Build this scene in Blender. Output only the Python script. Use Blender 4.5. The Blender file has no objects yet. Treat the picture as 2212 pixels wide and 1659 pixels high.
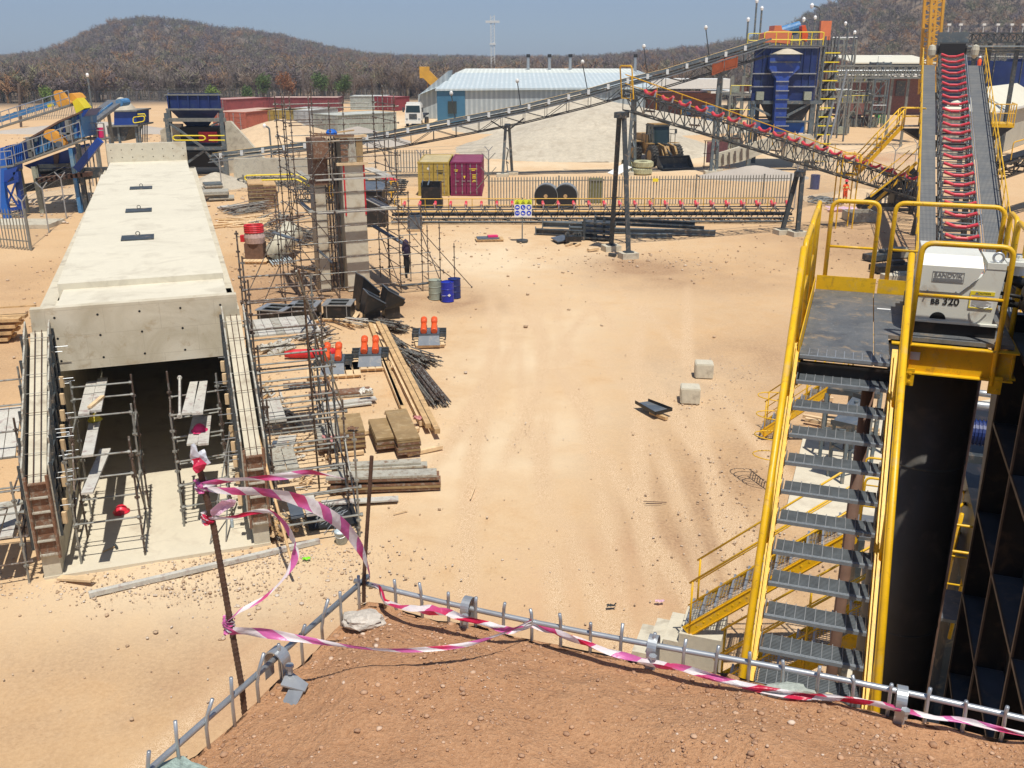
import bpy, bmesh, math, random
import numpy as np
from mathutils import Vector, Matrix, noise as mn
random.seed(7); HZ=.00036
R=math.radians; PI=math.pi
S=bpy.context.scene
COL=S.collection
# ---------------- camera ----------------
F=2063.0; PITCH=R(19.1); CH=10.6
cp,sp=math.cos(PITCH),math.sin(PITCH)
cam=bpy.data.cameras.new('camera'); co=bpy.data.objects.new('camera',cam); COL.objects.link(co)
co.location=(0,0,CH); co.rotation_euler=(R(90)-PITCH,0,0)
cam.sensor_width=36; cam.lens=36*F/2212; cam.clip_start=.05; cam.clip_end=9000
S.camera=co
# ---------------- world and sun ----------------
SUN_DIR=Vector((.12,-.38,1)).normalized()
el=math.asin(SUN_DIR.z); az=math.atan2(SUN_DIR.x,SUN_DIR.y)
w=bpy.data.worlds.new('World'); S.world=w; w.use_nodes=True
nt=w.node_tree; bg=nt.nodes['Background']
sky=nt.nodes.new('ShaderNodeTexSky'); sky.sky_type='NISHITA'; sky.sun_disc=False
sky.sun_elevation=el; sky.sun_rotation=az; sky.altitude=300; sky.air_density=.6; sky.dust_density=.5; sky.ozone_density=5.0
nt.links.new(sky.outputs[0],bg.inputs[0]); bg.inputs[1].default_value=.094
sl=bpy.data.lights.new('sun','SUN'); so=bpy.data.objects.new('sun',sl); COL.objects.link(so)
sl.energy=4.2; sl.angle=R(.5); sl.color=(1,.955,.88)
so.rotation_euler=SUN_DIR.to_track_quat('Z','Y').to_euler(); so.location=(0,0,60)
S.view_settings.view_transform='Standard'; S.view_settings.look='None'; S.view_settings.gamma=1
S.view_settings.exposure=.28
S.cycles.volume_step_rate=4; S.cycles.volume_max_steps=64; S.cycles.max_bounces=8
# ---------------- pixel helpers (2212 px wide picture -> world) ----------------
def ray(px,py):
    u=(px-1106)/F; v=(829.5-py)/F
    return Vector((u,cp+v*sp,-sp+v*cp))
def G(px,py,z=0.0):
    d=ray(px,py); t=(z-CH)/d.z; return Vector((d.x*t,d.y*t,z))
def V(px,py,Y):
    d=ray(px,py); t=Y/d.y; return Vector((d.x*t,Y,CH+d.z*t))
def PX(p):
    x,y,z=p[0],p[1],p[2]-CH; dep=y*cp-z*sp; return 1106+F*x/dep, 829.5-F*(y*sp+z*cp)/dep
# ---------------- materials ----------------
def new_mat(name):
    m=bpy.data.materials.new(name); m.use_nodes=True
    return m,m.node_tree,m.node_tree.nodes['Principled BSDF']
def N(nt,t,**k):
    n=nt.nodes.new(t)
    for a,b in k.items():
        if a in n.inputs.keys() and not hasattr(n,a): n.inputs[a].default_value=b
        else: setattr(n,a,b)
    return n
def noise(nt,scale,detail=4,rough=.55,vec=None,dist=0):
    n=nt.nodes.new('ShaderNodeTexNoise'); n.inputs['Scale'].default_value=scale; n.inputs['Detail'].default_value=detail
    n.inputs['Roughness'].default_value=rough; n.inputs['Distortion'].default_value=dist
    if vec: nt.links.new(vec,n.inputs['Vector'])
    return n
def coord(nt): return nt.nodes.new('ShaderNodeTexCoord').outputs['Object']
def geo(nt): return nt.nodes.new('ShaderNodeNewGeometry').outputs['Position']
def ramp(nt,fac,stops,interp='LINEAR'):
    r=nt.nodes.new('ShaderNodeValToRGB'); r.color_ramp.interpolation=interp
    while len(r.color_ramp.elements)<len(stops): r.color_ramp.elements.new(.5)
    for e,(p,c) in zip(r.color_ramp.elements,stops):
        e.position=p; e.color=(*c,1) if len(c)==3 else c
    nt.links.new(fac,r.inputs[0]); return r.outputs[0]
def mixc(nt,fac,a,b,mode='MIX'):
    m=nt.nodes.new('ShaderNodeMix'); m.data_type='RGBA'; m.blend_type=mode
    for i,v in ((0,fac),(6,a),(7,b)):
        if isinstance(v,(int,float)): m.inputs[i].default_value=v
        elif isinstance(v,tuple): m.inputs[i].default_value=(*v,1) if len(v)==3 else v
        else: nt.links.new(v,m.inputs[i])
    return m.outputs[2]
def bump(nt,b,h,strength=.3,dist=.02):
    n=nt.nodes.new('ShaderNodeBump'); n.inputs['Strength'].default_value=strength; n.inputs['Distance'].default_value=dist
    nt.links.new(h,n.inputs['Height']); nt.links.new(n.outputs[0],b.inputs['Normal'])
def mat(name,c,rough=.6,metal=0,var=.25,scale=3,dirt=None,dirt_amt=.5,bmp=0,bscale=None,fine=0):
    m,nt,b=new_mat(name); v=coord(nt)
    n1=noise(nt,scale,5,.6,v)
    lo=tuple(x*(1-var) for x in c); hi=tuple(min(1,x*(1+var)) for x in c)
    colr=ramp(nt,n1.outputs[0],[(.3,lo),(.7,hi)])
    if fine:
        n3=noise(nt,scale*9,3,.7,v); colr=mixc(nt,fine,colr,ramp(nt,n3.outputs[0],[(.35,lo),(.65,hi)]))
    if dirt:
        n2=noise(nt,scale*1.7+.3,6,.65,v,.6)
        f=ramp(nt,n2.outputs[0],[(.6-dirt_amt*.25,(0,0,0)),(.75-dirt_amt*.15,(1,1,1))])
        colr=mixc(nt,f,colr,dirt)
    nt.links.new(colr,b.inputs['Base Color'])
    b.inputs['Roughness'].default_value=rough; b.inputs['Metallic'].default_value=metal
    if bmp:
        n4=noise(nt,bscale or scale*6,4,.6,v); bump(nt,b,n4.outputs[0],bmp,.02)
    return m
def stripes(name,c1,c2,axis,period,duty=.5,rough=.6,metal=0,bmp=.6,var=.15):
    """corrugated sheet: ribs of real bump, two near tones"""
    m,nt,b=new_mat(name); v=coord(nt)
    sx=nt.nodes.new('ShaderNodeSeparateXYZ'); nt.links.new(v,sx.inputs[0])
    mu=N(nt,'ShaderNodeMath',operation='MULTIPLY'); nt.links.new(sx.outputs[axis],mu.inputs[0]); mu.inputs[1].default_value=2*PI/period
    sn=N(nt,'ShaderNodeMath',operation='SINE'); nt.links.new(mu.outputs[0],sn.inputs[0])
    f=ramp(nt,sn.outputs[0],[(0,(0,0,0)),(.5,(1,1,1))])
    n1=noise(nt,.5,5,.6,v)
    a=ramp(nt,n1.outputs[0],[(.3,tuple(x*(1-var) for x in c1)),(.7,tuple(min(1,x*(1+var)) for x in c1))])
    cc=mixc(nt,f,c2,a)
    nt.links.new(cc,b.inputs['Base Color']); bump(nt,b,sn.outputs[0],bmp,.03)
    b.inputs['Roughness'].default_value=rough; b.inputs['Metallic'].default_value=metal
    return m
M={}
M['steel_dark']=mat('dark_grey_painted_steel',(.045,.055,.06),.5,.0,.3,2,(.25,.19,.13),.25)
M['steel_mid']=mat('grey_painted_steel',(.11,.135,.145),.5,0,.2,2,(.35,.28,.2),.25)
M['steel_black']=mat('black_painted_steel',(.012,.012,.012),.45,0,.3,2,(.06,.04,.03),.3)
M['steel_blue_grey']=mat('blue_grey_plate',(.09,.11,.135),.45,0,.2,2,(.2,.19,.17),.3)
M['galv']=mat('galvanised_steel',(.42,.44,.45),.4,.6,.18,8)
M['galv_dull']=mat('dull_galvanised_fence',(.24,.24,.21),.55,.3,.2,4)
M['yellow']=mat('yellow_paint',(.76,.44,.008),.42,0,.1,6,(.4,.22,.03),.12,.08,60,.2)
M['yellow_far']=mat('far_yellow_paint',(.75,.42,.02),.5,0,.1,2)
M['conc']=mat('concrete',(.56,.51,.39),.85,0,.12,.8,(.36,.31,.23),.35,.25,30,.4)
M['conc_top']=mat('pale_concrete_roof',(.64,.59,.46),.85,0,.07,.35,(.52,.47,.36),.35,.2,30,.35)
M['conc_stain']=mat('stained_concrete',(.58,.53,.41),.85,0,.1,.6,(.44,.36,.24),.4,.2,25,.45)
M['conc_floor']=mat('concrete_floor',(.62,.555,.42),.85,0,.08,.7,(.5,.43,.32),.3,.15,25,.3)
M['wood']=mat('timber',(.55,.36,.17),.75,0,.25,3,(.3,.19,.1),.3,.2,20)
M['wood_pale']=mat('pale_timber',(.68,.49,.28),.75,0,.2,4)
M['ply']=mat('shuttering_board',(.3,.2,.09),.6,0,.2,2,(.42,.31,.17),.4)
M['form']=mat('formwork_panel',(.42,.4,.33),.6,.1,.3,5,(.2,.12,.07),.35,fine=.5)
M['form_rust']=mat('rusty_formwork',(.2,.1,.055),.75,.1,.4,5,(.33,.3,.24),.4,fine=.5)
M['board']=mat('scaffold_board',(.5,.48,.42),.7,0,.2,3,(.3,.22,.2),.35,fine=.4)
M['tube']=mat('rusty_scaffold_tube',(.11,.075,.055),.6,.3,.45,4,(.35,.35,.32),.4)
M['tube_grey']=mat('grey_scaffold_tube',(.27,.27,.24),.55,.3,.35,4,(.15,.09,.06),.35)
M['rust']=mat('rusty_pipe',(.16,.09,.06),.7,.1,.25,5)
M['rebar']=mat('rusty_rebar',(.1,.055,.035),.65,.3,.35,30)
M['blue']=mat('deep_blue_paint',(.006,.022,.12),.5,0,.3,.5,(.02,.045,.12),.4)
M['blue_strong']=mat('strong_blue_paint',(.008,.05,.27),.45,0,.25,.6)
M['pedestal']=mat('dark_dusty_pedestal',(.05,.046,.04),.5,.1,.3,1.2,(.09,.075,.06),.3)
M['blue_bright']=mat('bright_blue_paint',(.01,.12,.5),.45,0,.2,.6)
M['blue_light']=mat('light_blue_paint',(.055,.2,.42),.55,0,.25,.5,(.22,.33,.38),.4)
M['blue_drum']=mat('blue_drum_paint',(.01,.025,.35),.4,0,.15,3)
M['dark_blue_drum']=mat('dark_blue_drum_paint',(.008,.02,.13),.45,0,.15,3)
M['grey_drum']=mat('grey_green_drum_paint',(.3,.33,.26),.55,0,.15,4,(.2,.15,.1),.2)
M['green_drum']=mat('green_drum_paint',(.06,.4,.08),.45,0,.15,2)
M['orange']=mat('orange_motor_paint',(.72,.1,.02),.4,0,.08,4)
M['orange_cover']=mat('orange_cover',(.7,.2,.08),.5,0,.12,2)
M['red']=mat('red_roller',(.66,.05,.07),.38,0,.06,2)
M['red_panel']=mat('red_plastic',(.6,.02,.03),.5,0,.2,4)
M['black']=mat('black_rubber',(.012,.012,.012),.6,0,.2,2)
M['dark_in']=mat('dark_interior',(.008,.008,.008),.9,0,.1,2)
M['white']=mat('white_paint',(.75,.74,.68),.45,0,.05,3)
M['off_white']=mat('off_white_machine_paint',(.68,.68,.60),.4,0,.04,3,(.5,.42,.32),.06)
M['white_bright']=mat('bright_white',(.88,.88,.86),.5,0,.04,3)
M['glass']=mat('dark_glass',(.02,.035,.035),.08,0,.2,2)
M['tyre']=mat('tyre_rubber',(.03,.03,.028),.8,0,.25,4,(.2,.16,.12),.3)
M['tyre_dust']=mat('dusty_old_tyre',(.42,.41,.25),.9,0,.2,3,(.25,.24,.16),.3)
M['cat']=mat('dusty_machine_yellow',(.36,.21,.06),.6,0,.2,2,(.3,.22,.14),.4)
M['crane']=mat('crane_orange_yellow',(.62,.32,.03),.5,0,.15,1)
M['grating']=mat('walkway_grating',(.16,.17,.18),.5,.3,.2,3,(.3,.27,.22),.3)
M['grat']=mat('galvanised_grating',(.17,.19,.2),.5,.3,.25,6)
M['nose']=mat('tread_nosing',(.28,.31,.33),.45,.4,.2,20,fine=.5)
M['deck']=None
M['brick_wall']=mat('dark_brick',(.16,.07,.055),.85,0,.3,3)
M['pink']=mat('pink_cloth',(.55,.25,.24),.9,0,.2,6)
M['magenta']=mat('pink_helmet',(.8,.03,.16),.4,0,.05,4)
M['red_helmet']=mat('red_helmet',(.75,.03,.06),.4,0,.05,4)
M['yellow_helmet']=mat('yellow_helmet',(.7,.55,.02),.4,0,.05,4)
M['purple_cloth']=mat('purple_cloth',(.03,.02,.05),.9,0,.3,6)
M['hi_vis']=mat('orange_workwear',(.8,.1,.02),.8,0,.12,8)
M['reflective']=mat('pale_reflective_band',(.75,.7,.2),.5,0,.1,8)
M['skin']=mat('dark_skin',(.09,.045,.03),.6,0,.1,8)
M['boot']=mat('black_boots',(.01,.01,.01),.6)
M['bark']=mat('grey_bark',(.13,.1,.08),.9,0,.3,3)
M['olive']=mat('olive_paint',(.16,.15,.05),.6,0,.2,2)
M['plastic_wrap']=mat('translucent_wrap',(.5,.36,.32),.3,0,.2,6)
M['tarp']=mat('crumpled_cream_sheet',(.5,.47,.36),.7,0,.15,2,bmp=.4)
M['paper']=mat('paper_white',(.75,.75,.72),.7,0,.05,5)
M['ink']=mat('black_lettering',(.01,.01,.01),.6)
M['ink_grey']=mat('grey_lettering',(.2,.2,.2),.6)
M['sign_yellow']=mat('sign_yellow_green',(.72,.78,.03),.5,0,.04,3)
M['sign_blue']=mat('sign_blue',(.01,.05,.55),.5,0,.04,3)
M['caution']=mat('caution_yellow',(.85,.68,.03),.5,0,.04,3)
M['pail']=mat('grey_blue_pail',(.4,.47,.5),.5,0,.2,8)
M['lime']=mat('lime_green_plastic',(.25,.8,.02),.5)
M['window']=M['glass']
def chips(m,c,scale,lo,hi):
    nt=m.node_tree; b=nt.nodes['Principled BSDF']; l=b.inputs['Base Color'].links[0]; src=l.from_socket; n=noise(nt,scale,5,.7,geo(nt),.3)
    nt.links.new(mixc(nt,ramp(nt,n.outputs[0],[(lo,(0,0,0)),(hi,(1,1,1))]),src,c),b.inputs['Base Color'])
chips(M['yellow'],(.06,.055,.035),22,.69,.71); chips(M['yellow'],(.5,.36,.16),5,.55,.8); chips(M['red'],(.4,.16,.1),3,.5,.75)
# ---------------- mesh builder ----------------
OFF={}
def perp(d,up=Vector((0,0,1))):
    d=d.normalized()
    if abs(d.dot(up))>.98: up=Vector((0,1,0)) if abs(d.y)<.9 else Vector((1,0,0))
    a=d.cross(up).normalized(); b=a.cross(d).normalized(); return a,b
class B:
    def __init__(s): s.v=[]; s.f=[]; s.m=[]; s.c=0; s.uv=[]
    def mi(s,i): s.c=i; return s
    def add(s,vs,fs):
        k=len(s.v); s.v.extend([tuple(p) for p in vs])
        for f in fs: s.f.append(tuple(i+k for i in f)); s.m.append(s.c)
        return s
    def box(s,c,d,yaw=0,mtx=None):
        x,y,z=d[0]/2,d[1]/2,d[2]/2
        P=[Vector((a*x,b*y,e*z)) for e in(-1,1) for b in(-1,1) for a in(-1,1)]
        if mtx is not None: P=[mtx@p for p in P]
        elif yaw:
            q=Matrix.Rotation(yaw,3,'Z'); P=[q@p for p in P]
        c=Vector(c); P=[p+c for p in P]
        return s.add(P,[(0,2,3,1),(4,5,7,6),(0,1,5,4),(2,6,7,3),(0,4,6,2),(1,3,7,5)])
    def bar(s,p,q,w,h=None,up=Vector((0,0,1))):
        """rectangular bar p->q, w across (horizontal), h along up"""
        p=Vector(p);q=Vector(q); h=h or w
        a,b=perp(q-p,up); a=a*w/2;b=b*h/2
        return s.add([p-a-b,p+a-b,p+a+b,p-a+b,q-a-b,q+a-b,q+a+b,q-a+b],[(0,1,2,3),(7,6,5,4),(0,4,5,1),(1,5,6,2),(2,6,7,3),(3,7,4,0)])
    def tube(s,p,q,r,n=6,r2=None,cap=True):
        p=Vector(p);q=Vector(q); a,b=perp(q-p); r2=r if r2 is None else r2
        vs=[]
        for k in range(n):
            t=2*PI*k/n; e=a*math.cos(t)+b*math.sin(t); vs.append(p+e*r)
        for k in range(n):
            t=2*PI*k/n; e=a*math.cos(t)+b*math.sin(t); vs.append(q+e*r2)
        fs=[(k,k+n,(k+1)%n+n,(k+1)%n) for k in range(n)]
        if cap: fs+= [tuple(range(n)),tuple(range(2*n-1,n-1,-1))]
        return s.add(vs,fs)
    def path(s,pts,r,n=6,closed=False):
        pts=[Vector(p) for p in pts]; L=len(pts); vs=[];fs=[]
        pa=None
        for i,p in enumerate(pts):
            d=(pts[(i+1)%L]-pts[i-1]) if closed or 0<i<L-1 else (pts[1]-pts[0] if i==0 else pts[-1]-pts[-2])
            d.normalize()
            if pa is None: a,b=perp(d)
            else:
                a=(pa-d*pa.dot(d)).normalized(); b=a.cross(d).normalized()
            pa=a
            rr=r[i] if isinstance(r,(list,tuple)) else r
            for k in range(n):
                t=2*PI*k/n; vs.append(p+(a*math.cos(t)+b*math.sin(t))*rr)
        for i in range(L if closed else L-1):
            j=(i+1)%L
            for k in range(n): fs.append((i*n+k,j*n+k,j*n+(k+1)%n,i*n+(k+1)%n))
        if not closed: fs+=[tuple(range(n)),tuple(range(L*n-1,L*n-n-1,-1))]
        return s.add(vs,fs)
    def cyl(s,c,r,h,n=16,r2=None): c=Vector(c); return s.tube(c,c+Vector((0,0,h)),r,n,r2)
    def quad(s,*P): return s.add(P,[tuple(range(len(P)))])
    def prism(s,poly,d):
        """closed polygon (3-D points) extruded by vector d"""
        poly=[Vector(p) for p in poly]; d=Vector(d); n=len(poly)
        return s.add(poly+[p+d for p in poly],[tuple(range(n)),tuple(range(2*n-1,n-1,-1))]+[(k,k+n,(k+1)%n+n,(k+1)%n) for k in range(n)])
    def ibeam(s,p,q,h,w,t=.02,up=Vector((0,0,1))):
        p=Vector(p);q=Vector(q); a,b=perp(q-p,up)
        s.bar(p,q,t,h-2*t,up); o=b*(h/2-t/2)
        s.bar(p+o,q+o,w,t,up); s.bar(p-o,q-o,w,t,up); return s
    def lathe(s,c,prof,n=20,axis=None):
        """prof: (r,z) list about vertical axis through c (or given axis vector)"""
        c=Vector(c); A=Vector(axis).normalized() if axis is not None else Vector((0,0,1)); a,b=perp(A) if axis is not None else (Vector((1,0,0)),Vector((0,1,0)))
        vs=[];fs=[]
        for r,z in prof:
            for k in range(n):
                t=2*PI*k/n; vs.append(c+A*z+(a*math.cos(t)+b*math.sin(t))*max(r,1e-4))
        for i in range(len(prof)-1):
            for k in range(n): fs.append((i*n+k,i*n+(k+1)%n,(i+1)*n+(k+1)%n,(i+1)*n+k))
        return s.add(vs,fs)
    def build(s,name,m,parent=None,smooth=False,w=False):
        me=bpy.data.meshes.new(name)
        vs=s.v
        if w and parent is not None and parent in OFF:
            o=OFF[parent]; vs=[(x-o[0],y-o[1],z-o[2]) for x,y,z in vs]
        me.from_pydata(vs,[],s.f)
        ms=m if isinstance(m,(list,tuple)) else [m]
        for x in ms: me.materials.append(M[x] if isinstance(x,str) else x)
        if len(ms)>1: me.polygons.foreach_set('material_index',s.m)
        bm=bmesh.new(); bm.from_mesh(me); bmesh.ops.recalc_face_normals(bm,faces=bm.faces); bm.to_mesh(me); bm.free()
        if smooth: me.polygons.foreach_set('use_smooth',[True]*len(me.polygons))
        o=bpy.data.objects.new(name,me); COL.objects.link(o)
        if parent is not None:
            o.parent=parent
            if parent in OFF: OFF[o]=OFF[parent]
        return o
def tag(o,label=None,cat=None,group=None,kind=None):
    if label: o['label']=label
    if cat: o['category']=cat
    if group: o['group']=group
    if kind: o['kind']=kind
    return o
def thing(name,label,cat,loc=(0,0,0),rz=0,group=None):
    o=bpy.data.objects.new(name,None); COL.objects.link(o); o.empty_display_size=.2
    o.location=loc; o.rotation_euler=(0,0,rz); OFF[o]=tuple(loc)
    return tag(o,label,cat,group)
def dup(o,loc=None,rz=None,label=None,group=None,scale=None,parent=None):
    def kids(x): return [c for c in x.children]
    def cp_(x,par):
        n=x.copy(); COL.objects.link(n)
        if par is not None: n.parent=par
        for ch in kids(x): cp_(ch,n)
        return n
    n=cp_(o,parent)
    if loc is not None: n.location=loc
    if rz is not None: n.rotation_euler=(n.rotation_euler[0],n.rotation_euler[1],rz)
    if scale is not None: n.scale=scale if hasattr(scale,'__len__') else (scale,)*3
    if label: n['label']=label
    if group: n['group']=group
    return n
def npmesh(name,verts,faces,m,smooth=False,attr=None):
    """fast mesh from numpy arrays (faces: n x k)"""
    me=bpy.data.meshes.new(name); nv=len(verts); nf,k=faces.shape
    me.vertices.add(nv); me.vertices.foreach_set('co',np.asarray(verts,dtype=np.float32).ravel())
    me.loops.add(nf*k); me.loops.foreach_set('vertex_index',faces.astype(np.int32).ravel())
    me.polygons.add(nf); me.polygons.foreach_set('loop_start',np.arange(0,nf*k,k,dtype=np.int32))
    me.polygons.foreach_set('loop_total',np.full(nf,k,dtype=np.int32))
    if smooth: me.polygons.foreach_set('use_smooth',np.ones(nf,dtype=bool))
    me.update(); me.validate()
    me.materials.append(m)
    if attr:
        for an,arr in attr.items():
            a=me.attributes.new(an,'FLOAT','POINT'); a.data.foreach_set('value',np.asarray(arr,dtype=np.float32))
    o=bpy.data.objects.new(name,me); COL.objects.link(o); return o
def frame(ox,oy,yaw):
    """local frame: u right, v forward, yaw clockwise-from-above positive = turned right"""
    t=Vector((math.cos(yaw),-math.sin(yaw),0)); f=Vector((math.sin(yaw),math.cos(yaw),0)); o=Vector((ox,oy,0))
    return lambda u,v,z=0: o+t*u+f*v+Vector((0,0,z))
def roundrect(P0,P1,P2,P3,r=.12,n=4):
    """closed loop with rounded corners through 4 points"""
    P=[Vector(p) for p in (P0,P1,P2,P3)]; out=[]
    for i in range(4):
        a=P[i-1];b=P[i];c=P[(i+1)%4]
        d1=(a-b).normalized();d2=(c-b).normalized()
        for k in range(n+1):
            t=k/n; out.append(((b+d1*r)*(1-t)**2)+b*2*t*(1-t)+(b+d2*r)*t*t)
    return out
def bend(pts,r=.1,n=4):
    P=[Vector(p) for p in pts]; out=[P[0]]
    for i in range(1,len(P)-1):
        d1=(P[i-1]-P[i]);d2=(P[i+1]-P[i]); rr=min(r,d1.length*.45,d2.length*.45); d1.normalize();d2.normalize()
        for k in range(n+1):
            t=k/n; out.append((P[i]+d1*rr)*(1-t)**2+P[i]*2*t*(1-t)+(P[i]+d2*rr)*t*t)
    out.append(P[-1]); return out
def text(body,size,loc,rot,m,parent,name='lettering',ext=.001,align='CENTER',bold=False):
    cu=bpy.data.curves.new(name,'FONT'); cu.body=body; cu.size=size; cu.extrude=ext; cu.align_x=align; cu.align_y='CENTER'
    if bold: cu.offset=size*.018
    tmp=bpy.data.objects.new(name,cu); COL.objects.link(tmp)
    dg=bpy.context.evaluated_depsgraph_get(); me=bpy.data.meshes.new_from_object(tmp.evaluated_get(dg)); 
    bpy.data.objects.remove(tmp)
    o=bpy.data.objects.new(name,me); COL.objects.link(o); me.materials.clear(); me.materials.append(M[m])
    if isinstance(rot,Matrix): mtx=Matrix.Translation(loc)@rot.to_4x4()
    else: mtx=Matrix.Translation(loc)@Matrix.Rotation(rot[2],4,'Z')@Matrix.Rotation(rot[0],4,'X')
    me.transform(mtx)
    if parent is not None:
        if parent in OFF: me.transform(Matrix.Translation(-Vector(OFF[parent])))
        o.parent=parent
    return o
# ================= TERRAIN, ROADS, SKYLINE =================
# skyline of the hills in picture px: (x, y) -> elevation angle, two hills
LH=[(-900,118),(-500,112),(-200,112),(0,118),(60,112),(130,96),(200,66),(260,46),(330,38),(400,42),(470,56),(540,62),(600,72),(660,86),(740,102),(800,112),(860,117),(1000,119),(1100,120)]
RH=[(1150,122),(1290,118),(1400,107),(1500,98),(1600,84),(1650,74),(1700,56),(1740,32),(1790,8),(1850,-30),(2000,-95),(2212,-150),(2600,-180),(3000,-130),(3600,0),(4200,118)]
def interp(T,x):
    if x<=T[0][0]: return T[0][1]
    if x>=T[-1][0]: return T[-1][1]
    for (a,b),(c,d) in zip(T,T[1:]):
        if a<=x<=c: 
            t=(x-a)/(c-a); t=t*t*(3-2*t)*.5+t*.5; return b+(d-b)*t
def smooth(t): t=max(0,min(1,t)); return t*t*(3-2*t)
def hz(x,y):
    r=math.hypot(x,y)
    if r<230 or y<=0: return 0.
    # azimuth -> px at the horizon
    px=1106+F*(x/max(y,1))*1.058
    z=0
    for T,R0,R1,th in ((LH,330,900,9),(RH,330,760,9)):
        py=interp(T,px)
        ang=math.atan((829.5-py)/F)-PITCH   # elevation
        top=CH+math.tan(ang)*R1-th*.8
        if top>0.5:
            t=(r-R0)/(R1-R0); g=smooth(t) if t<=1 else 1-.8*smooth((t-1)/1.2)
            g=g*(.75)+.25*max(0,min(1,t))*(1 if t<=1 else g)
            z=max(z,top*g)
    if z>0: z+=mn.noise(Vector((x*.012,y*.012,0)))*min(z,12)*.22
    return z
def patchy(x,y):
    return
def ground():
    xs=list(np.concatenate([np.arange(-60,-14,1.0),np.arange(-14,18,.22),np.arange(18,60.01,1.0)])); ys=list(np.concatenate([np.arange(-12,8,1.0),np.arange(8,50,.25),np.arange(50,100.01,1.0)]))
    def ext(a,lo,hi,f):
        st=a[-1]-a[-2];v=a[-1]
        while v<hi: st*=f; v+=st; a.append(v)
        st=a[1]-a[0];v=a[0]
        while v>lo: st*=f; v-=st; a.insert(0,v)
        return a
    xs=ext(xs,-3500,3500,1.06); ys=ext(ys,-800,4500,1.055)
    nx,ny=len(xs),len(ys); vs=np.zeros((nx*ny,3)); dk=np.zeros(nx*ny); wt=np.zeros(nx*ny); rd=np.zeros(nx*ny); tr=np.zeros(nx*ny)
    RUT=((2.5,-1,2.2,0),(4.2,1.5,-1.5,0),(0.5,5,-2.5,0),(6.5,3.2,1.2,0),(-6.5,-1,3.5,0),(3.4,8.5,-1,0))
    PT=[ # px,py,rx,ry,kind,strength
     (1640,1000,3.2,8,'d',.5),(1600,1180,2.4,5,'d',.45),(1400,1150,2.5,4,'d',.2),(1640,760,5,6,'d',.4),(1450,600,5,4,'d',.45),
     (600,1480,5,3.5,'d',.25),(250,1450,5,2.5,'d',.2),(120,1600,3,2.5,'d',.2),(200,1290,4,2,'w',.6),(640,1130,2.5,6,'w',.45),(560,950,2,8,'w',.4),
     (1080,560,6,4,'w',.8),(1200,640,10,10,'w',.35),(1100,870,4,10,'w',.35),(1160,1000,3.5,9,'w',.2),(650,640,6,6,'d',.35),(700,580,5,7,'d',.45),(620,470,6,6,'d',.3),
     (900,640,4,3,'d',.45),(1900,520,8,5,'d',.7),(1870,440,8,8,'d',.6),(2150,620,7,8,'d',.7),(1750,600,6,4,'d',.2),(80,620,9,12,'d',.35),(60,800,5,8,'d',.4),
     (1350,570,4,3,'d',.5),(980,660,3,2,'d',.4),(1500,860,2,3,'w',.5),(1530,800,2,2,'w',.4),(1250,350,25,14,'w',.5),(1450,330,20,16,'w',.5),
     (1500,215,26,30,'w',.8),(900,265,14,22,'w',.8),(1050,500,20,6,'w',.2),(1250,1250,4,5,'r',.3),(700,1520,3,2.5,'r',.5),(1950,330,16,12,'w',.6),(1900,340,8,9,'r',.7),(2150,470,6,9,'r',.5)]
    PP=[(G(a,b),rx,ry,k,st) for a,b,rx,ry,k,st in PT]
    i=0
    for y in ys:
        for x in xs:
            z=hz(x,y)
            near=abs(x)<62 and -14<y<110
            if near:
                z+=.05*mn.noise(Vector((x*.35,y*.35,3)))+.025*mn.noise(Vector((x*1.1,y*1.1,9)))
                # low berms and diggings
                b=G(1890,500); z+=.0
            tk=0
            if -14<x<18 and 8<y<50:
                for (x0,x1,cv,yy) in RUT:
                    xc=x0+(x1-x0)*(y-8)/42+cv*math.sin((y-8)/42*3.1)+.25*mn.noise(Vector((y*.12,x0,0)))
                    for g in (-.95,.95):
                        q_=abs(x-xc-g)
                        if q_<.6: tk=max(tk,math.exp(-(q_/.26)**2)*(.6+.6*mn.noise(Vector((x*.5,y*.3,x0)))))
            tk*=smooth((49-y)/10)*smooth((18-x)/3)*smooth((x+14)/3); tr[i]=tk; vs[i]=(x,y,z-.03-.02*tk)
            nn=.75+.6*mn.noise(Vector((x*.22,y*.22,5)))+.35*mn.noise(Vector((x*.9,y*.9,1)))
            for c,rx,ry,k,st in PP:
                q=((x-c.x)/rx)**2+((y-c.y)/ry)**2
                if q<4:
                    v=math.exp(-q)*st*nn*1.15
                    if k=='d': dk[i]+=v
                    elif k=='w': wt[i]+=v
                    else: rd[i]+=v
            i+=1
    idx=np.arange(nx*ny).reshape(ny,nx)
    fs=np.stack([idx[:-1,:-1],idx[:-1,1:],idx[1:,1:],idx[1:,:-1]],-1).reshape(-1,4)
    m,nt,b=new_mat('sandy_site_ground'); v=geo(nt)
    def at(n):
        a=nt.nodes.new('ShaderNodeAttribute'); a.attribute_name=n; return a.outputs['Fac']
    n1=noise(nt,.16,6,.6,v,.4); n2=noise(nt,1.3,6,.65,v,.3); n3=noise(nt,14,5,.75,v); n4=noise(nt,55,3,.7,v)
    base=ramp(nt,n1.outputs[0],[(.3,(.56,.355,.175)),(.5,(.65,.425,.22)),(.7,(.68,.475,.265))])
    base=mixc(nt,.35,base,ramp(nt,n2.outputs[0],[(.3,(.5,.30,.14)),(.7,(.70,.49,.27))]))
    base=mixc(nt,.25,base,ramp(nt,n3.outputs[0],[(.3,(.42,.25,.12)),(.65,(.70,.50,.29))]))
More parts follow.
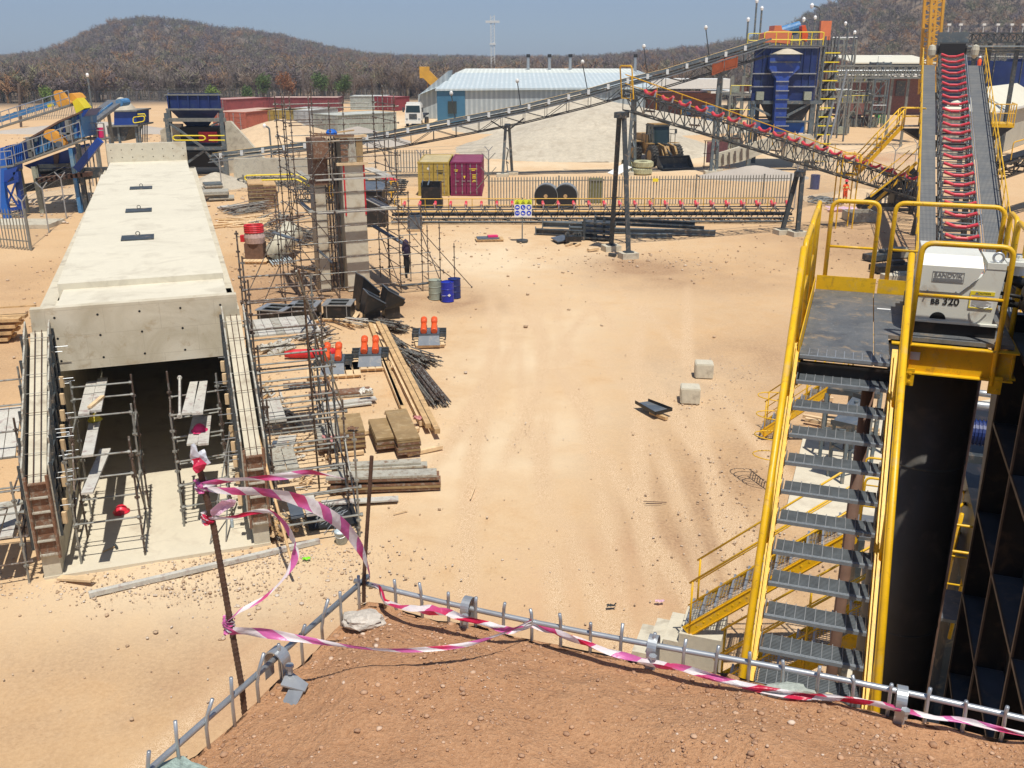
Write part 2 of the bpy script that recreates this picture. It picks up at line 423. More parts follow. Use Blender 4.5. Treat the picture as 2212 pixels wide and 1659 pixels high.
    def thr(a,lo,hi):
        ad=N(nt,'ShaderNodeMath',operation='MULTIPLY_ADD'); nt.links.new(n2.outputs[0],ad.inputs[0]); ad.inputs[1].default_value=.5; nt.links.new(a,ad.inputs[2])
        return ramp(nt,ad.outputs[0],[(lo,(0,0,0)),(hi,(1,1,1))])
    base=mixc(nt,thr(at('white'),.3,1.0),base,(.72,.56,.36))
    base=mixc(nt,thr(at('dark'),.3,1.25),base,ramp(nt,n3.outputs[0],[(.35,(.31,.18,.095)),(.7,(.54,.35,.19))]))
    base=mixc(nt,thr(at('red'),.4,1.3),base,(.58,.34,.18))
    # wheel tracks: compacted paler ruts with cross treads
    tkf=ramp(nt,at('track'),[(.08,(0,0,0)),(.6,(.85,.85,.85))]); base=mixc(nt,tkf,base,mixc(nt,ramp(nt,n4.outputs[0],[(.45,(0,0,0)),(.55,(1,1,1))]),(.47,.295,.145),(.78,.58,.37)))
    # dry woodland floor far away
    sx=nt.nodes.new('ShaderNodeSeparateXYZ'); nt.links.new(v,sx.inputs[0])
    ln=nt.nodes.new('ShaderNodeVectorMath'); ln.operation='LENGTH'; nt.links.new(v,ln.inputs[0])
    nf=noise(nt,.02,5,.6,v); nf2=noise(nt,.15,4,.6,v)
    fl=ramp(nt,nf.outputs[0],[(.38,(.12,.095,.075)),(.5,(.15,.115,.08)),(.62,(.24,.15,.08))])
    fl=mixc(nt,.4,fl,ramp(nt,nf2.outputs[0],[(.35,(.10,.085,.07)),(.7,(.3,.2,.12))]))
    fr=N(nt,'ShaderNodeMapRange'); fr.inputs[1].default_value=222; fr.inputs[2].default_value=246; nt.links.new(ln.outputs['Value'],fr.inputs[0])
    base=mixc(nt,fr.outputs[0],base,fl)
    nt.links.new(base,b.inputs['Base Color']); b.inputs['Roughness'].default_value=.95
    ad=N(nt,'ShaderNodeMath',operation='ADD'); nt.links.new(n3.outputs[0],ad.inputs[0]); nt.links.new(n4.outputs[0],ad.inputs[1])
    ad2=N(nt,'ShaderNodeMath',operation='MULTIPLY_ADD'); nt.links.new(n2.outputs[0],ad2.inputs[0]); ad2.inputs[1].default_value=2.; nt.links.new(ad.outputs[0],ad2.inputs[2])
    bump(nt,b,ad2.outputs[0],.5,.04)
    o=npmesh('ground',vs,fs,m,True,{'dark':dk,'white':wt,'red':rd,'track':tr}); tag(o,kind='structure')
    return o
ground()
# ---- woodland as massed bare crowns on the hills ----
rng=np.random.default_rng(3)
def bare_template(seed,h=9,nb=26,nt_=170,tw=.10):
    """bare dry-season tree: trunk and limbs as thin prisms, twig sprays as slim triangles"""
    r=random.Random(seed); V_=[];F_=[]
    def tri(a,b,w):
        a=Vector(a);b=Vector(b); d=(b-a); s=d.cross(Vector((r.gauss(0,1),r.gauss(0,1),r.gauss(0,1)))).normalized()*w
        k=len(V_); V_.extend([tuple(a-s),tuple(a+s),tuple(b)]); F_.append((k,k+1,k+2))
    tips=[]
    top=h*.42
    for j in range(3):
        tri((0,0,-.4),(r.gauss(0,.12),r.gauss(0,.12),top+.6),.19)
    for i in range(nb):
        z0=top*r.uniform(.5,1.05); a=r.uniform(0,2*PI); ln=h*r.uniform(.25,.5); up=r.uniform(.45,1.1)
        e=Vector((math.cos(a)*ln*.75,math.sin(a)*ln*.75,z0+ln*up*.75)); e.z=min(e.z,h)
        tri((0,0,z0),e,.09); tips.append((Vector((0,0,z0)),e))
    for i in range(nt_):
        s,e=r.choice(tips); p=s.lerp(e,r.uniform(.45,1.0))
        q=p+Vector((r.gauss(0,.8),r.gauss(0,.8),abs(r.gauss(.5,.7)))); tri(p,q,tw*r.uniform(.7,1.6))
    return np.array(V_),np.array(F_)
def wood(name,pts,tmpls,m,label=None):
    Vs=[];Fs=[];T=[];k=0
    for x,y,z,s,tint in pts:
        tv,tf=tmpls[rng.integers(len(tmpls))]; a=rng.uniform(0,6.28); c_,s_=math.cos(a),math.sin(a)
        v=tv*s; v=np.stack([v[:,0]*c_-v[:,1]*s_,v[:,0]*s_+v[:,1]*c_,v[:,2]],-1)+np.array([x,y,z])
        Vs.append(v);Fs.append(tf+k);T.append(np.full(len(v),tint));k+=len(v)
    o=npmesh(name,np.concatenate(Vs),np.concatenate(Fs),m,False,{'tint':np.concatenate(T)})
    tag(o,kind='stuff',label=label,cat='woodland'); return o
def twig_mat(name,stops,bright=1):
    m,nt,b=new_mat(name); a=nt.nodes.new('ShaderNodeAttribute'); a.attribute_name='tint'
    n1=noise(nt,.018,3,.6,geo(nt)); ad=N(nt,'ShaderNodeMath',operation='MULTIPLY_ADD'); nt.links.new(n1.outputs[0],ad.inputs[0]); ad.inputs[1].default_value=.7
    sb=N(nt,'ShaderNodeMath',operation='SUBTRACT'); nt.links.new(a.outputs['Fac'],sb.inputs[0]); sb.inputs[1].default_value=.35; nt.links.new(sb.outputs[0],ad.inputs[2])
    nt.links.new(ramp(nt,ad.outputs[0],stops),b.inputs['Base Color']); b.inputs['Roughness'].default_value=.9
    return m
M['twig']=twig_mat('dry_bush_twigs',[(.1,(.15,.115,.12)),(.35,(.19,.145,.125)),(.55,(.24,.19,.14)),(.7,(.19,.19,.10)),(.85,(.28,.17,.10)),(.97,(.36,.19,.08))])
fart=[bare_template(i,8.5,20,150,.075) for i in range(7)]
pts=[]
for i in range(17000):
    # sample by azimuth px and distance, thicker nearer
    px=rng.uniform(-350,2560); r=248+(1150-248)*rng.uniform(0,1)**1.25
    u=(px-1106)/F/1.058; y=r/math.hypot(1,u); x=y*u
    if rng.uniform()<.12 and 480<r<800: continue
    # bare clearings on the left hill face
    cl=mn.noise(Vector((x*.02,y*.012,7)))
    if cl>.22 and 430<r<850 and 180<px<560 and rng.uniform()<.7: continue
    pts.append((x,y,hz(x,y)-.3,rng.uniform(.7,1.25),rng.uniform(0,1)))
wood('woodland',pts,fart,M['twig'],'dense bare dry-season bush covering the flat land and hillsides behind the site')
# ================= NEAR RIGHT: PLATFORM, STAIRS, BREAKER, HOPPER WALL =================
YS=R(19.6); Sf=frame(2.725,8.641,YS)
TT=Vector((math.cos(YS),-math.sin(YS),0)); FF=Vector((math.sin(YS),math.cos(YS),0)); UZ=Vector((0,0,1))
# deck plate material: worn tread plate
m,nt,b=new_mat('worn_tread_plate'); v=coord(nt)
mp=nt.nodes.new('ShaderNodeMapping'); mp.inputs['Rotation'].default_value=(0,0,YS); nt.links.new(v,mp.inputs[0])
n1=noise(nt,2.2,6,.65,v,.5); n2=noise(nt,9,5,.7,v)
cc=ramp(nt,n1.outputs[0],[(.3,(.06,.07,.08)),(.5,(.15,.165,.17)),(.62,(.22,.215,.2)),(.72,(.38,.29,.2))])
cc=mixc(nt,.3,cc,ramp(nt,n2.outputs[0],[(.35,(.06,.07,.08)),(.7,(.26,.25,.23))]))
ch=nt.nodes.new('ShaderNodeTexBrick'); ch.inputs['Scale'].default_value=28; ch.inputs['Mortar Size'].default_value=.035; ch.offset=.5; nt.links.new(mp.outputs[0],ch.inputs[0])
bump(nt,b,ch.outputs['Fac'],.5,.004); cc=mixc(nt,.22,cc,mixc(nt,ch.outputs['Fac'],(.05,.05,.055),(.22,.23,.235)))
nt.links.new(cc,b.inputs['Base Color']); b.inputs['Roughness'].default_value=.45; b.inputs['Metallic'].default_value=.15
M['deck']=m; chips(m,(.34,.26,.17),6,.56,.68); chips(m,(.3,.31,.31),30,.6,.66)
def sbox(bb,u0,u1,v0,v1,z0,z1,fr=None,yaw=None):
    fr=fr or Sf
    P=[fr(u,v,z) for z in (z0,z1) for v in (v0,v1) for u in (u0,u1)]
    return bb.add(P,[(0,2,3,1),(4,5,7,6),(0,1,5,4),(2,6,7,3),(0,4,6,2),(1,3,7,5)])
def hoop(par,a,b_,z0,z1,mid,r=.027,name='guard_rail',m='yellow',fr=None):
    """inverted-U guard rail from ground point a to b (u,v)"""
    fr=fr or Sf
    q=B(); q.path(bend([fr(a[0],a[1],z0),fr(a[0],a[1],z1),fr(b_[0],b_[1],z1),fr(b_[0],b_[1],z0)],.11,5),r,8)
    for mz in (mid if isinstance(mid,(list,tuple)) else [mid]): q.tube(fr(a[0],a[1],mz),fr(b_[0],b_[1],mz),r*.62,6)
    return q.build(name,m,par,True,w=True)
pf=thing('access_platform','yellow railed steel platform with grating stairs coming down towards the mound','platform',Sf(0,0,0))
for (u0,u1,v0,v1) in ((0,.658,0,2.85),(.668,.8,0,.99),(.668,1.96,1.0,2.85)):
    sbox(B(),u0,u1,v0,v1,7.86,7.9).build('deck_plate','deck',pf,w=True)
sbox(B(),.70,.84,2.06,2.10,7.902,7.906).build('sticker','paper',pf,w=True)
for (u0,u1) in ((.0,.675),(.70,1.96)): sbox(B(),u0,u1,2.862,2.872,7.88,8.07).build('toe_board','yellow',pf,w=True)
sbox(B(),-.02,-.01,0,2.86,7.88,8.05).build('toe_board','yellow',pf,w=True)
for d in ((0.0,'beam'),): 
    q=B(); q.ibeam(Sf(-.03,-.0,7.72),Sf(-.03,2.9,7.72),.26,.08); q.build('beam','yellow',pf,w=True)
q=B(); q.bar(Sf(.84,.97,7.70),Sf(1.98,.97,7.70),.012,.3); q.bar(Sf(.84,.935,7.845),Sf(1.98,.935,7.845),.08,.012); q.bar(Sf(.84,.935,7.555),Sf(1.98,.935,7.555),.08,.012); q.build('beam','yellow',pf,w=True)
sbox(B(),1.0,1.12,.955,.962,7.68,7.76).build('sticker','paper',pf,w=True)
q=B(); q.ibeam(Sf(0,2.86,7.7),Sf(1.96,2.86,7.7),.28,.1); q.build('beam','yellow',pf,w=True)
q=B(); q.ibeam(Sf(1.96,.95,7.7),Sf(1.96,2.9,7.7),.28,.1); q.build('beam','yellow',pf,w=True)
q=B(); q.ibeam(Sf(0.0,.03,7.73),Sf(.84,.03,7.73),.2,.08); q.ibeam(Sf(.86,0,7.73),Sf(.86,.95,7.73),.2,.08); q.build('beam','steel_black',pf,w=True)
for cu,cv in ((.66,.42),(1.9,2.75)):
    q=B(); q.cyl(Sf(cu,cv,0),.06,7.7,14); q.build('column','rust',pf,True,w=True)
hoop(pf,(.09,2.9),(.62,2.9),7.75,8.96,8.42)
hoop(pf,(.79,2.9),(1.93,2.9),7.75,8.97,8.42)
for (v0,v1) in ((.10,1.14),(1.24,2.26),(2.36,2.86)): hoop(pf,(-.05,v0),(-.05,v1),7.7,8.95,8.42)
for (v0,v1) in ((1.5,2.2),(2.3,2.84)): hoop(pf,(1.985,v0),(1.985,v1),7.7,8.93,8.42)
hoop(pf,(1.0,.92),(1.8,.92),7.5,8.87,8.36,.028)
for u in (1.0,1.8):
    q=B(); sbox(q,u-.03,u+.09,.90,.915,7.42,7.6)
    for zz in (7.46,7.55): q.tube(Sf(u+.05,.905,zz),Sf(u+.05,.885,zz),.016,6)
    q.build('bracket','yellow',pf,w=True)
# stair flight
RI,RU,NT=.187,.213,16
for s_,uu in ((-1,-.035),(1,.835)):
    q=B(); a=Sf(uu,.1,7.9-.02); e=Sf(uu,-RU*NT,7.9-RI*NT-.1); q.bar(a,e,.008,.27)
    dn=Vector((0,0,1)); 
    q.bar(a+UZ*.13,e+UZ*.13,.05,.008); q.bar(a-UZ*.13,e-UZ*.13,.05,.008)
    q.build('stringer','yellow',pf,w=True)
tr0=None
for i in range(NT):
    loc=Sf(0,-RU*i,7.9-RI*i)-Vector(Sf(0,0,0))
    if tr0 is None:
        q=B()
        for k in range(11):
            vv=.03+k*.02; q.bar(TT*.02+FF*vv-UZ*.016,TT*.79+FF*vv-UZ*.016,.009,.028)
        q.bar(TT*.0+FF*.02-UZ*.02,TT*.0+FF*.25-UZ*.02,.008,.06); q.bar(TT*.8+FF*.02-UZ*.02,TT*.8+FF*.25-UZ*.02,.008,.06)
        tr0=q.build('tread','grat',pf)
        q=B()
        for k in range(1,10): q.bar(TT*(.08*k)+FF*.02-UZ*.001,TT*(.08*k)+FF*.25-UZ*.001,.007,.010)
        cb=q.build('cross_bars','galv',tr0)
        q=B(); q.bar(TT*.0+FF*.008-UZ*.012,TT*.8+FF*.008-UZ*.012,.036,.03)
        for k in range(26): q.bar(TT*(.02+.03*k)+FF*.008+UZ*.003,TT*(.034+.03*k)+FF*.008+UZ*.003,.016,.006)
        ns=q.build('nosing','nose',tr0); tr0.location=loc
    else: dup(tr0,loc,parent=pf)
def srail(uu,off,vtop,vbot,r):
    z=lambda v:7.9+(v/RU)*RI
    return Sf(uu,vtop,z(vtop)+off),Sf(uu,vbot,z(vbot)+off)
for uu in (-.06,.86):
    q=B(); a,e=srail(uu,1.0,.02,-RU*NT+.3,.024); q.tube(a,e,.029,10); 
    q.tube(*srail(uu,.55,.0,-RU*NT+.3,.02),.015,8)
    q.build('handrail','yellow',pf,True,w=True)
    for vv in (-.35,-1.45,-2.5):
        z=7.9+(vv/RU)*RI; q=B(); q.tube(Sf(uu,vv,z-.1),Sf(uu,vv,z+1.0),.022,8); q.build('post','yellow',pf,True,w=True)
zb=7.9-RI*NT
q=B(); sbox(q,-.1,.9,-RU*NT-1.1,-RU*NT-.0,zb-.05,zb); q.build('landing','grating',pf,w=True)
for u in (0,.8):
    q=B(); q.cyl(Sf(u,-RU*NT-.6,0),.06,zb-.05,10); q.build('column','rust',pf,True,w=True)
# ---------- rock breaker ----------
rb=thing('rock_breaker','white hydraulic rock breaker base on the platform, lettered BB320','rock breaker',Sf(1.38,1.85,0))
q=B(); q.cyl(Sf(1.38,1.87,0),.43,7.5,40); q.build('pedestal','pedestal',rb,True,w=True)
for zz in (1.9,4.2,6.3):
    q=B(); q.lathe(Sf(1.38,1.87,zz),[(.43,-.012),(.437,0),(.43,.012)],40); q.build('weld_seam','steel_dark',rb,True,w=True)
q=B(); q.cyl(Sf(1.38,1.87,7.5),.56,.05,40)
for k in range(16):
    a=k*PI/8; c_=Sf(1.38,1.87,7.55)+Vector((math.cos(a)*.5,math.sin(a)*.5,0)); q.cyl(c_,.022,.03,6)
q.cyl(Sf(1.38,1.87,7.55),.4,.33,30); q.build('slew_ring','steel_black',rb,w=True)
q=B(); sbox(q,.98,1.80,1.20,2.5,7.905,8.035); q.build('base_plate','steel_black',rb,w=True)
q=B()
q.prism([Sf(1.0,1.2,8.04),Sf(1.75,1.2,8.04),Sf(1.80,1.2,8.55),Sf(1.80,1.2,8.60),Sf(1.63,1.2,8.60),Sf(1.60,1.2,8.52),Sf(1.42,1.2,8.335),Sf(1.0,1.2,8.335)],FF*.03)
sbox(q,1.0,1.75,1.23,2.3,8.04,8.33)
q.prism([Sf(.985,1.17,8.025),Sf(1.80,1.17,8.025),Sf(1.80,1.17,8.045),Sf(.985,1.17,8.045)],FF*.06)
q.build('housing','off_white',rb,w=True)
q=B(); q.prism([Sf(1.02,1.175,8.345),Sf(1.41,1.175,8.345),Sf(1.56,1.175,8.50),Sf(1.60,1.175,8.60),Sf(1.03,1.175,8.60)],FF*.02)
q.prism([Sf(1.03,1.175,8.60),Sf(1.60,1.175,8.60),Sf(1.58,1.27,8.70),Sf(1.04,1.27,8.70)],UZ*.004)
q.prism([Sf(1.04,1.27,8.70),Sf(1.58,1.27,8.70),Sf(1.58,2.0,8.70),Sf(1.04,2.0,8.70)],UZ*.004)
q.prism([Sf(1.02,1.195,8.345),Sf(1.03,1.195,8.60),Sf(1.04,1.27,8.70),Sf(1.04,2.0,8.70),Sf(1.02,2.0,8.345)],TT*.006)
q.prism([Sf(1.56,1.195,8.5),Sf(1.60,1.195,8.60),Sf(1.58,1.27,8.70),Sf(1.58,2.0,8.70),Sf(1.56,2.0,8.5)],TT*-.006)
q.build('hood','off_white',rb,w=True)
for u,z in ((1.12,8.355),(1.38,8.355)):
    q=B(); q.tube(Sf(u,1.174,z),Sf(u,1.16,z),.008,8); q.build('bolt','galv',rb,w=True)
q=B(); sbox(q,1.63,1.80,1.195,1.8,8.60,8.66); q.build('lug_block','off_white',rb,w=True)
q=B(); c_=Sf(1.72,1.24,8.71); q.path([c_+TT*math.cos(a)*.045+UZ*math.sin(a)*.045 for a in [k*PI/10 for k in range(20)]],.013,8,True); q.cyl(Sf(1.72,1.24,8.655),.02,.02,8); q.build('lifting_eye','galv',rb,True,w=True)
q=B(); sbox(q,1.81,2.02,1.32,1.52,8.62,8.66); q.cyl(Sf(1.93,1.42,8.66),.045,.02,12); q.cyl(Sf(1.93,1.42,8.68),.028,.03,6); q.cyl(Sf(1.93,1.42,8.52),.07,.1,14); q.build('pivot_bracket','off_white',rb,w=True)
q=B(); q.tube(Sf(1.79,1.5,8.5),Sf(2.02,1.45,8.42),.055,12); q.tube(Sf(1.79,1.45,8.32),Sf(2.0,1.4,8.30),.02,8); q.tube(Sf(1.79,1.5,8.22),Sf(2.0,1.5,8.2),.04,8); q.build('hydraulic_cylinder','black',rb,True,w=True)
q=B(); c_=Sf(1.25,1.196,8.062); q.prism([c_+TT*math.cos(a)*.075+UZ*math.sin(a)*.07 for a in [k*PI/12 for k in range(13)]],FF*-.002); q.build('access_hole','dark_in',rb,w=True)
fm=Matrix((TT,UZ,-FF)).transposed()   # text frame: x right, y up, z towards camera
text('BB',.075,Sf(1.205,1.196,8.235),fm,'ink',rb,bold=True); text('320',.105,Sf(1.35,1.196,8.245),fm,'ink',rb,bold=True)
text('SANDVIK',.062,Sf(1.29,1.172,8.515),fm,'ink_grey',rb,bold=True)
q=B(); 
for (u0,u1,z0,z1) in ((1.145,1.435,8.548,8.551),(1.145,1.435,8.447,8.45),(1.145,1.148,8.447,8.551),(1.432,1.435,8.447,8.551),(1.155,1.425,8.457,8.484)): sbox(q,u0,u1,1.170,1.1735,z0,z1)
q.build('logo_frame','ink_grey',rb,w=True)
q=B(); sbox(q,1.515,1.735,1.192,1.197,8.20,8.375); dc=q.build('warning_decal','paper',rb,w=True)
q=B(); sbox(q,1.515,1.735,1.189,1.1925,8.335,8.375); sbox(q,1.515,1.735,1.189,1.1925,8.20,8.21); sbox(q,1.515,1.525,1.189,1.1925,8.21,8.335); q.build('decal_border','caution',dc,w=True)
text('CAUTION',.026,Sf(1.64,1.1885,8.354),fm,'ink',rb,bold=True)
q=B(); q.prism([Sf(1.555,1.189,8.342),Sf(1.59,1.189,8.342),Sf(1.5725,1.189,8.37)],FF*-.001)
for k in range(9): sbox(q,1.535,1.535+.18*(.75+.25*((k*7)%3)/2),1.190,1.1915,8.318-k*.012,8.3205-k*.012)
q.build('decal_print','ink_grey',dc,w=True)
q=B(); q.path([Sf(1.55+.16*t/8,1.17-.03*math.sin(PI*t/8),8.235-.018*math.sin(PI*t/8)) for t in range(9)],.006,6); q.build('grab_handle','galv',rb,True,w=True)
# ---------- dark hopper wall on the right ----------
hw=thing('feed_hopper','tall black steel hopper wall with crossing stiffener ribs at the right edge','hopper',Sf(2.2,0,0))
q=B(); q.bar(Sf(2.34,2.14,3.5),Sf(2.34,-5.5,3.5),.02,9.5); q.build('side_plate','steel_black',hw,w=True)
M['rib_edge']=mat('brown_dusty_edge_lit_side',(.14,.105,.08),.6,.1,.2,4)
for vv in (2.12,.62,-.9,-2.4,-3.9):
    q=B(); sbox(q,2.07,2.33,vv-.012,vv+.012,-1,8.2 if vv<2 else 7.95); rbm=q.build('vertical_rib','steel_black',hw,w=True)
    q=B(); sbox(q,2.05,2.069,vv-.022,vv+.022,-1,8.2 if vv<2 else 7.95); q.build('rib_edge','rib_edge',rbm,w=True)
for zz in (7.75,6.7,5.6,4.5,3.4,2.3,1.2):
    q=B(); sbox(q,2.074,2.33,-5.5,2.10,zz-.012,zz+.012); rbm=q.build('horizontal_rib','steel_blue_grey',hw,w=True)  # blue grey instead of black paints the light on the rib tops
    q=B(); sbox(q,2.055,2.072,-5.5,2.10,zz-.02,zz+.02); q.build('rib_edge','rib_edge',rbm,w=True)
q=B(); q.prism([Sf(2.05,2.14,5.5),Sf(2.05,2.55,7.0),Sf(2.05,2.45,7.9),Sf(2.05,2.14,7.9)],TT*.3); q.prism([Sf(2.06,2.14,8.0),Sf(2.06,3.0,8.35),Sf(2.06,3.0,8.45),Sf(2.06,-5.5,8.45),Sf(2.06,-5.5,8.25),Sf(2.06,2.1,8.25)],TT*.5)
q.build('top_flange','steel_blue_grey',hw,w=True)
q=B(); q.prism([Sf(2.045,2.9,8.2),Sf(2.045,2.3,8.1),Sf(2.045,1.6,8.2),Sf(2.045,.7,9.0),Sf(2.045,.4,9.05),Sf(2.045,-2,9.05),Sf(2.045,-2,8.2)],TT*.015); q.build('side_flange','rib_edge',hw,w=True)
cr=thing('shade_frame','added dark steel bed on legs, shading the ground between the hopper wall and the conveyor foot','frame',Sf(3,5,0))  # added bed on legs, there to throw shade on the slab beyond the pedestal
q=B(); sbox(q,2.42,5.5,2.5,9.5,3.3,4.4); q.build('shading_bed','steel_black',cr,w=True)
for v_ in (3,6,9): 
    for u_ in (2.6,5.2): q=B(); q.bar(Sf(u_,v_,0),Sf(u_,v_,3.3),.3,.3); q.build('leg','steel_dark',cr,w=True)
# ---------- lower stairs ----------
def stair(name,label,P0,dirv,side,L_,H_,W_,n,r=.02,cat='stairs',plat=None,grp=None,legs=True):
    th=thing(name,label,cat,(P0.x,P0.y,0),0,grp)
    d=dirv.normalized(); w_=side.normalized()*W_
    for o in (Vector((0,0,0)),w_):
        q=B(); a=P0+o; e=P0+o+d*L_+UZ*H_; q.bar(a,e,.01,.24); q.bar(a+UZ*.12,e+UZ*.12,.05,.01); q.bar(a-UZ*.12,e-UZ*.12,.05,.01)
        for k in range(n*2):
            t=(k+.5)/(n*2); q.tube(a+(e-a)*t-w_.normalized()*.012,a+(e-a)*t+w_.normalized()*.012,.018,6)
        q.build('stringer','yellow',th,w=True)
        q=B(); q.tube(a+UZ*1.0,e+UZ*1.0,r,8); q.tube(a+UZ*.55,e+UZ*.55,r*.65,6); q.build('handrail','yellow',th,True,w=True)
        for t in (.02,.5,.97):
            q=B(); b0=a+(e-a)*t; q.tube(b0-UZ*.1,b0+UZ*1.0,r,8); q.build('post','yellow',th,True,w=True)
    t0=None
    for i in range(n):
        c_=P0+d*(L_*(i+.5)/n)+UZ*(H_*(i+.8)/n)
        if t0 is None:
            q=B(); 
            for k in range(5): q.bar(d*(-.1+.05*k),d*(-.1+.05*k)+w_,.006,.03)
            for k in range(1,16): q.bar(-d*.1+w_*(k/16),d*.12+w_*(k/16),.005,.012)
            q.bar(-d*.13+UZ*.004,-d*.13+w_+UZ*.004,.035,.036)
            t0=q.build('tread','galv',th); t0.location=c_-Vector(OFF[th]); P00=c_
        else: dup(t0,c_-Vector(OFF[th]),parent=th)
    if plat:
        e=P0+d*L_+UZ*H_
        q=B(); q.prism([e,e+w_,e+w_+d*plat,e+d*plat],UZ*-.05); q.build('landing','grating',th,w=True)
        for o in (Vector((0,0,0)),w_):
            a=e+o; q=B(); q.path(bend([a+d*.05,a+d*.05+UZ*1.05,a+d*plat+UZ*1.05,a+d*plat],.1),r,8); q.tube(a+d*.05+UZ*.55,a+d*plat+UZ*.55,r*.65,6); q.build('guard_rail','yellow',th,True,w=True)
        if legs:
            for o in (d*.1,d*.1+w_,d*(plat-.1),d*(plat-.1)+w_):
                q=B(); a=e+o; q.bar(Vector((a.x,a.y,0)),a-UZ*.05,.1); q.build('leg','steel_dark',th,w=True)
    return th
stair('lower_staircase','yellow staircase with open grating treads rising from the concrete steps under the near platform stairs','',Vector((3.13,14.75,.75)),TT if False else FF,FF,1,1,1,1) if False else None
P1=Vector((3.13,14.75,.78))
stair('lower_staircase','yellow lower staircase with open grating treads that starts on the concrete steps',P1,TT,FF,2.6,2.4,.85,11,plat=1.5)
P2=Vector((3.11,12.5,.78))
stair('lower_staircase','nearest yellow lower staircase, half hidden behind the mound edge',P2,TT,FF,2.6,2.4,.85,11,plat=1.5)
q=B()
for k in range(4):
    z=.19*(4-k); u0=-.14-.3*k
    C1=P1+TT*(-.12-.28*k); 
    q.prism([Vector((C1.x,C1.y,-.1)),Vector((C1.x,C1.y,-.1))+TT*(.75 if k==0 else .28),Vector((C1.x,C1.y,-.1))+TT*(.75 if k==0 else .28)+FF*.95,Vector((C1.x,C1.y,-.1))+FF*.95],UZ*(z+.1))
for i in range(len(q.v)): q.v[i]=(q.v[i][0]-FF.x*.05,q.v[i][1]-FF.y*.05,q.v[i][2])
o=q.build('concrete_steps','conc'); tag(o,'pale concrete steps with four risers at the foot of the yellow lower staircase','steps')
# upper small stair and caged ladder
Q0=G(1646,938,0.15)
stair('lower_staircase','small yellow staircase with stepped side rails beyond the left stringer of the platform stairs',Q0,TT,FF,2.2,2.0,.8,9,plat=1.2)
lad=thing('caged_ladder','yellow ladder with round safety hoops standing left of the platform stairs','ladder',G(1662,1060,0))
c0=G(1665,1062,0)
for o in (0,.45):
    q=B(); q.tube(c0+FF*o,c0+FF*o+UZ*2.7,.022,8); q.build('rail','yellow',lad,True,w=True)
q=B()
for k in range(9): q.tube(c0+UZ*(.25+.28*k),c0+FF*.45+UZ*(.25+.28*k),.012,6)
q.build('rungs','yellow',lad,True,w=True)
for z in (.9,1.45,2.0,2.5):
    q=B(); q.path([c0+FF*.225+FF*math.cos(a)*.32-TT*abs(math.sin(a))*.55+UZ*z for a in [k*PI/12 for k in range(13)]],.014,6); q.build('hoop','yellow',lad,True,w=True)
# concrete slabs under the plant
q=B()
q.prism([G(1738,930,.02),G(1694,1118,.02),G(1800,1150,.02),G(2212,1240,.02),G(2212,850,.02)],UZ*-.3); q.build('concrete_slab','conc_floor'); tag(bpy.data.objects['concrete_slab'],kind='structure')
q=B(); q.prism([Sf(.9,-3,.05),Sf(9,-3,.05),Sf(9,14.5,.05),Sf(1.6,11.5,.05),Sf(.9,4.2,.05)],UZ*-.3); o=q.build('concrete_slab','conc_floor'); tag(o,kind='structure')
# grey chutes on trestles
def chute(name,label,A,Bp,Cp,Dp,legs,mt='steel_blue_grey'):
    th=thing(name,label,'chute',(A.x,A.y,0)); q=B(); q.prism([A,Bp,Cp,Dp],UZ*.02); q.build('plate',mt,th,w=True)
    for a,b_ in ((A,Bp),(Cp,Dp)): q=B(); q.bar(a+UZ*.07,b_+UZ*.07,.02,.14); q.build('side_wall','steel_dark',th,w=True)
    for l in legs: q=B(); q.bar(Vector((l.x,l.y,0)),l,.08); q.build('leg','steel_mid',th,w=True)
    q=B(); 
    for i in range(len(legs)):
        a=legs[i];b_=legs[(i+1)%len(legs)]; q.bar(Vector((a.x,a.y,.9)),Vector((b_.x,b_.y,.9)),.05)
    q.build('brace','steel_mid',th,w=True)
A_=G(1794,917,1.6);B_=G(1859,932,1.6);C_=G(1884,872,2.0);D_=G(1842,858,2.0)
chute('chute','grey tilted steel chute plate on trestle legs seen through the platform stairs',A_,B_,C_,D_,[A_+Vector((.2,.3,0)),B_+Vector((-.2,.3,0)),C_-Vector((.1,.3,.0)),D_-Vector((0,.3,.0))])
a0=G(1786,850,1.9);a1=G(1900,862,1.9);a2=G(1905,838,1.9);a3=G(1792,828,1.9)
chute('chute','long dark steel trough beyond the tilted chute plate',a0,a1,a2,a3,[a0,a1,a2,a3],'steel_dark')
q=B()
for k,(x0,y0,x1,y1) in enumerate(((1735,898,1900,930),(1740,905,1900,938),(1745,855,1800,862))):
    q.bar(G(x0,y0,.12),G(x1,y1,.12),.12,.1)
o=q.build('timber_beams','wood_pale'); tag(o,'pale timber beams laid on the ground beyond the platform stairs','timber')
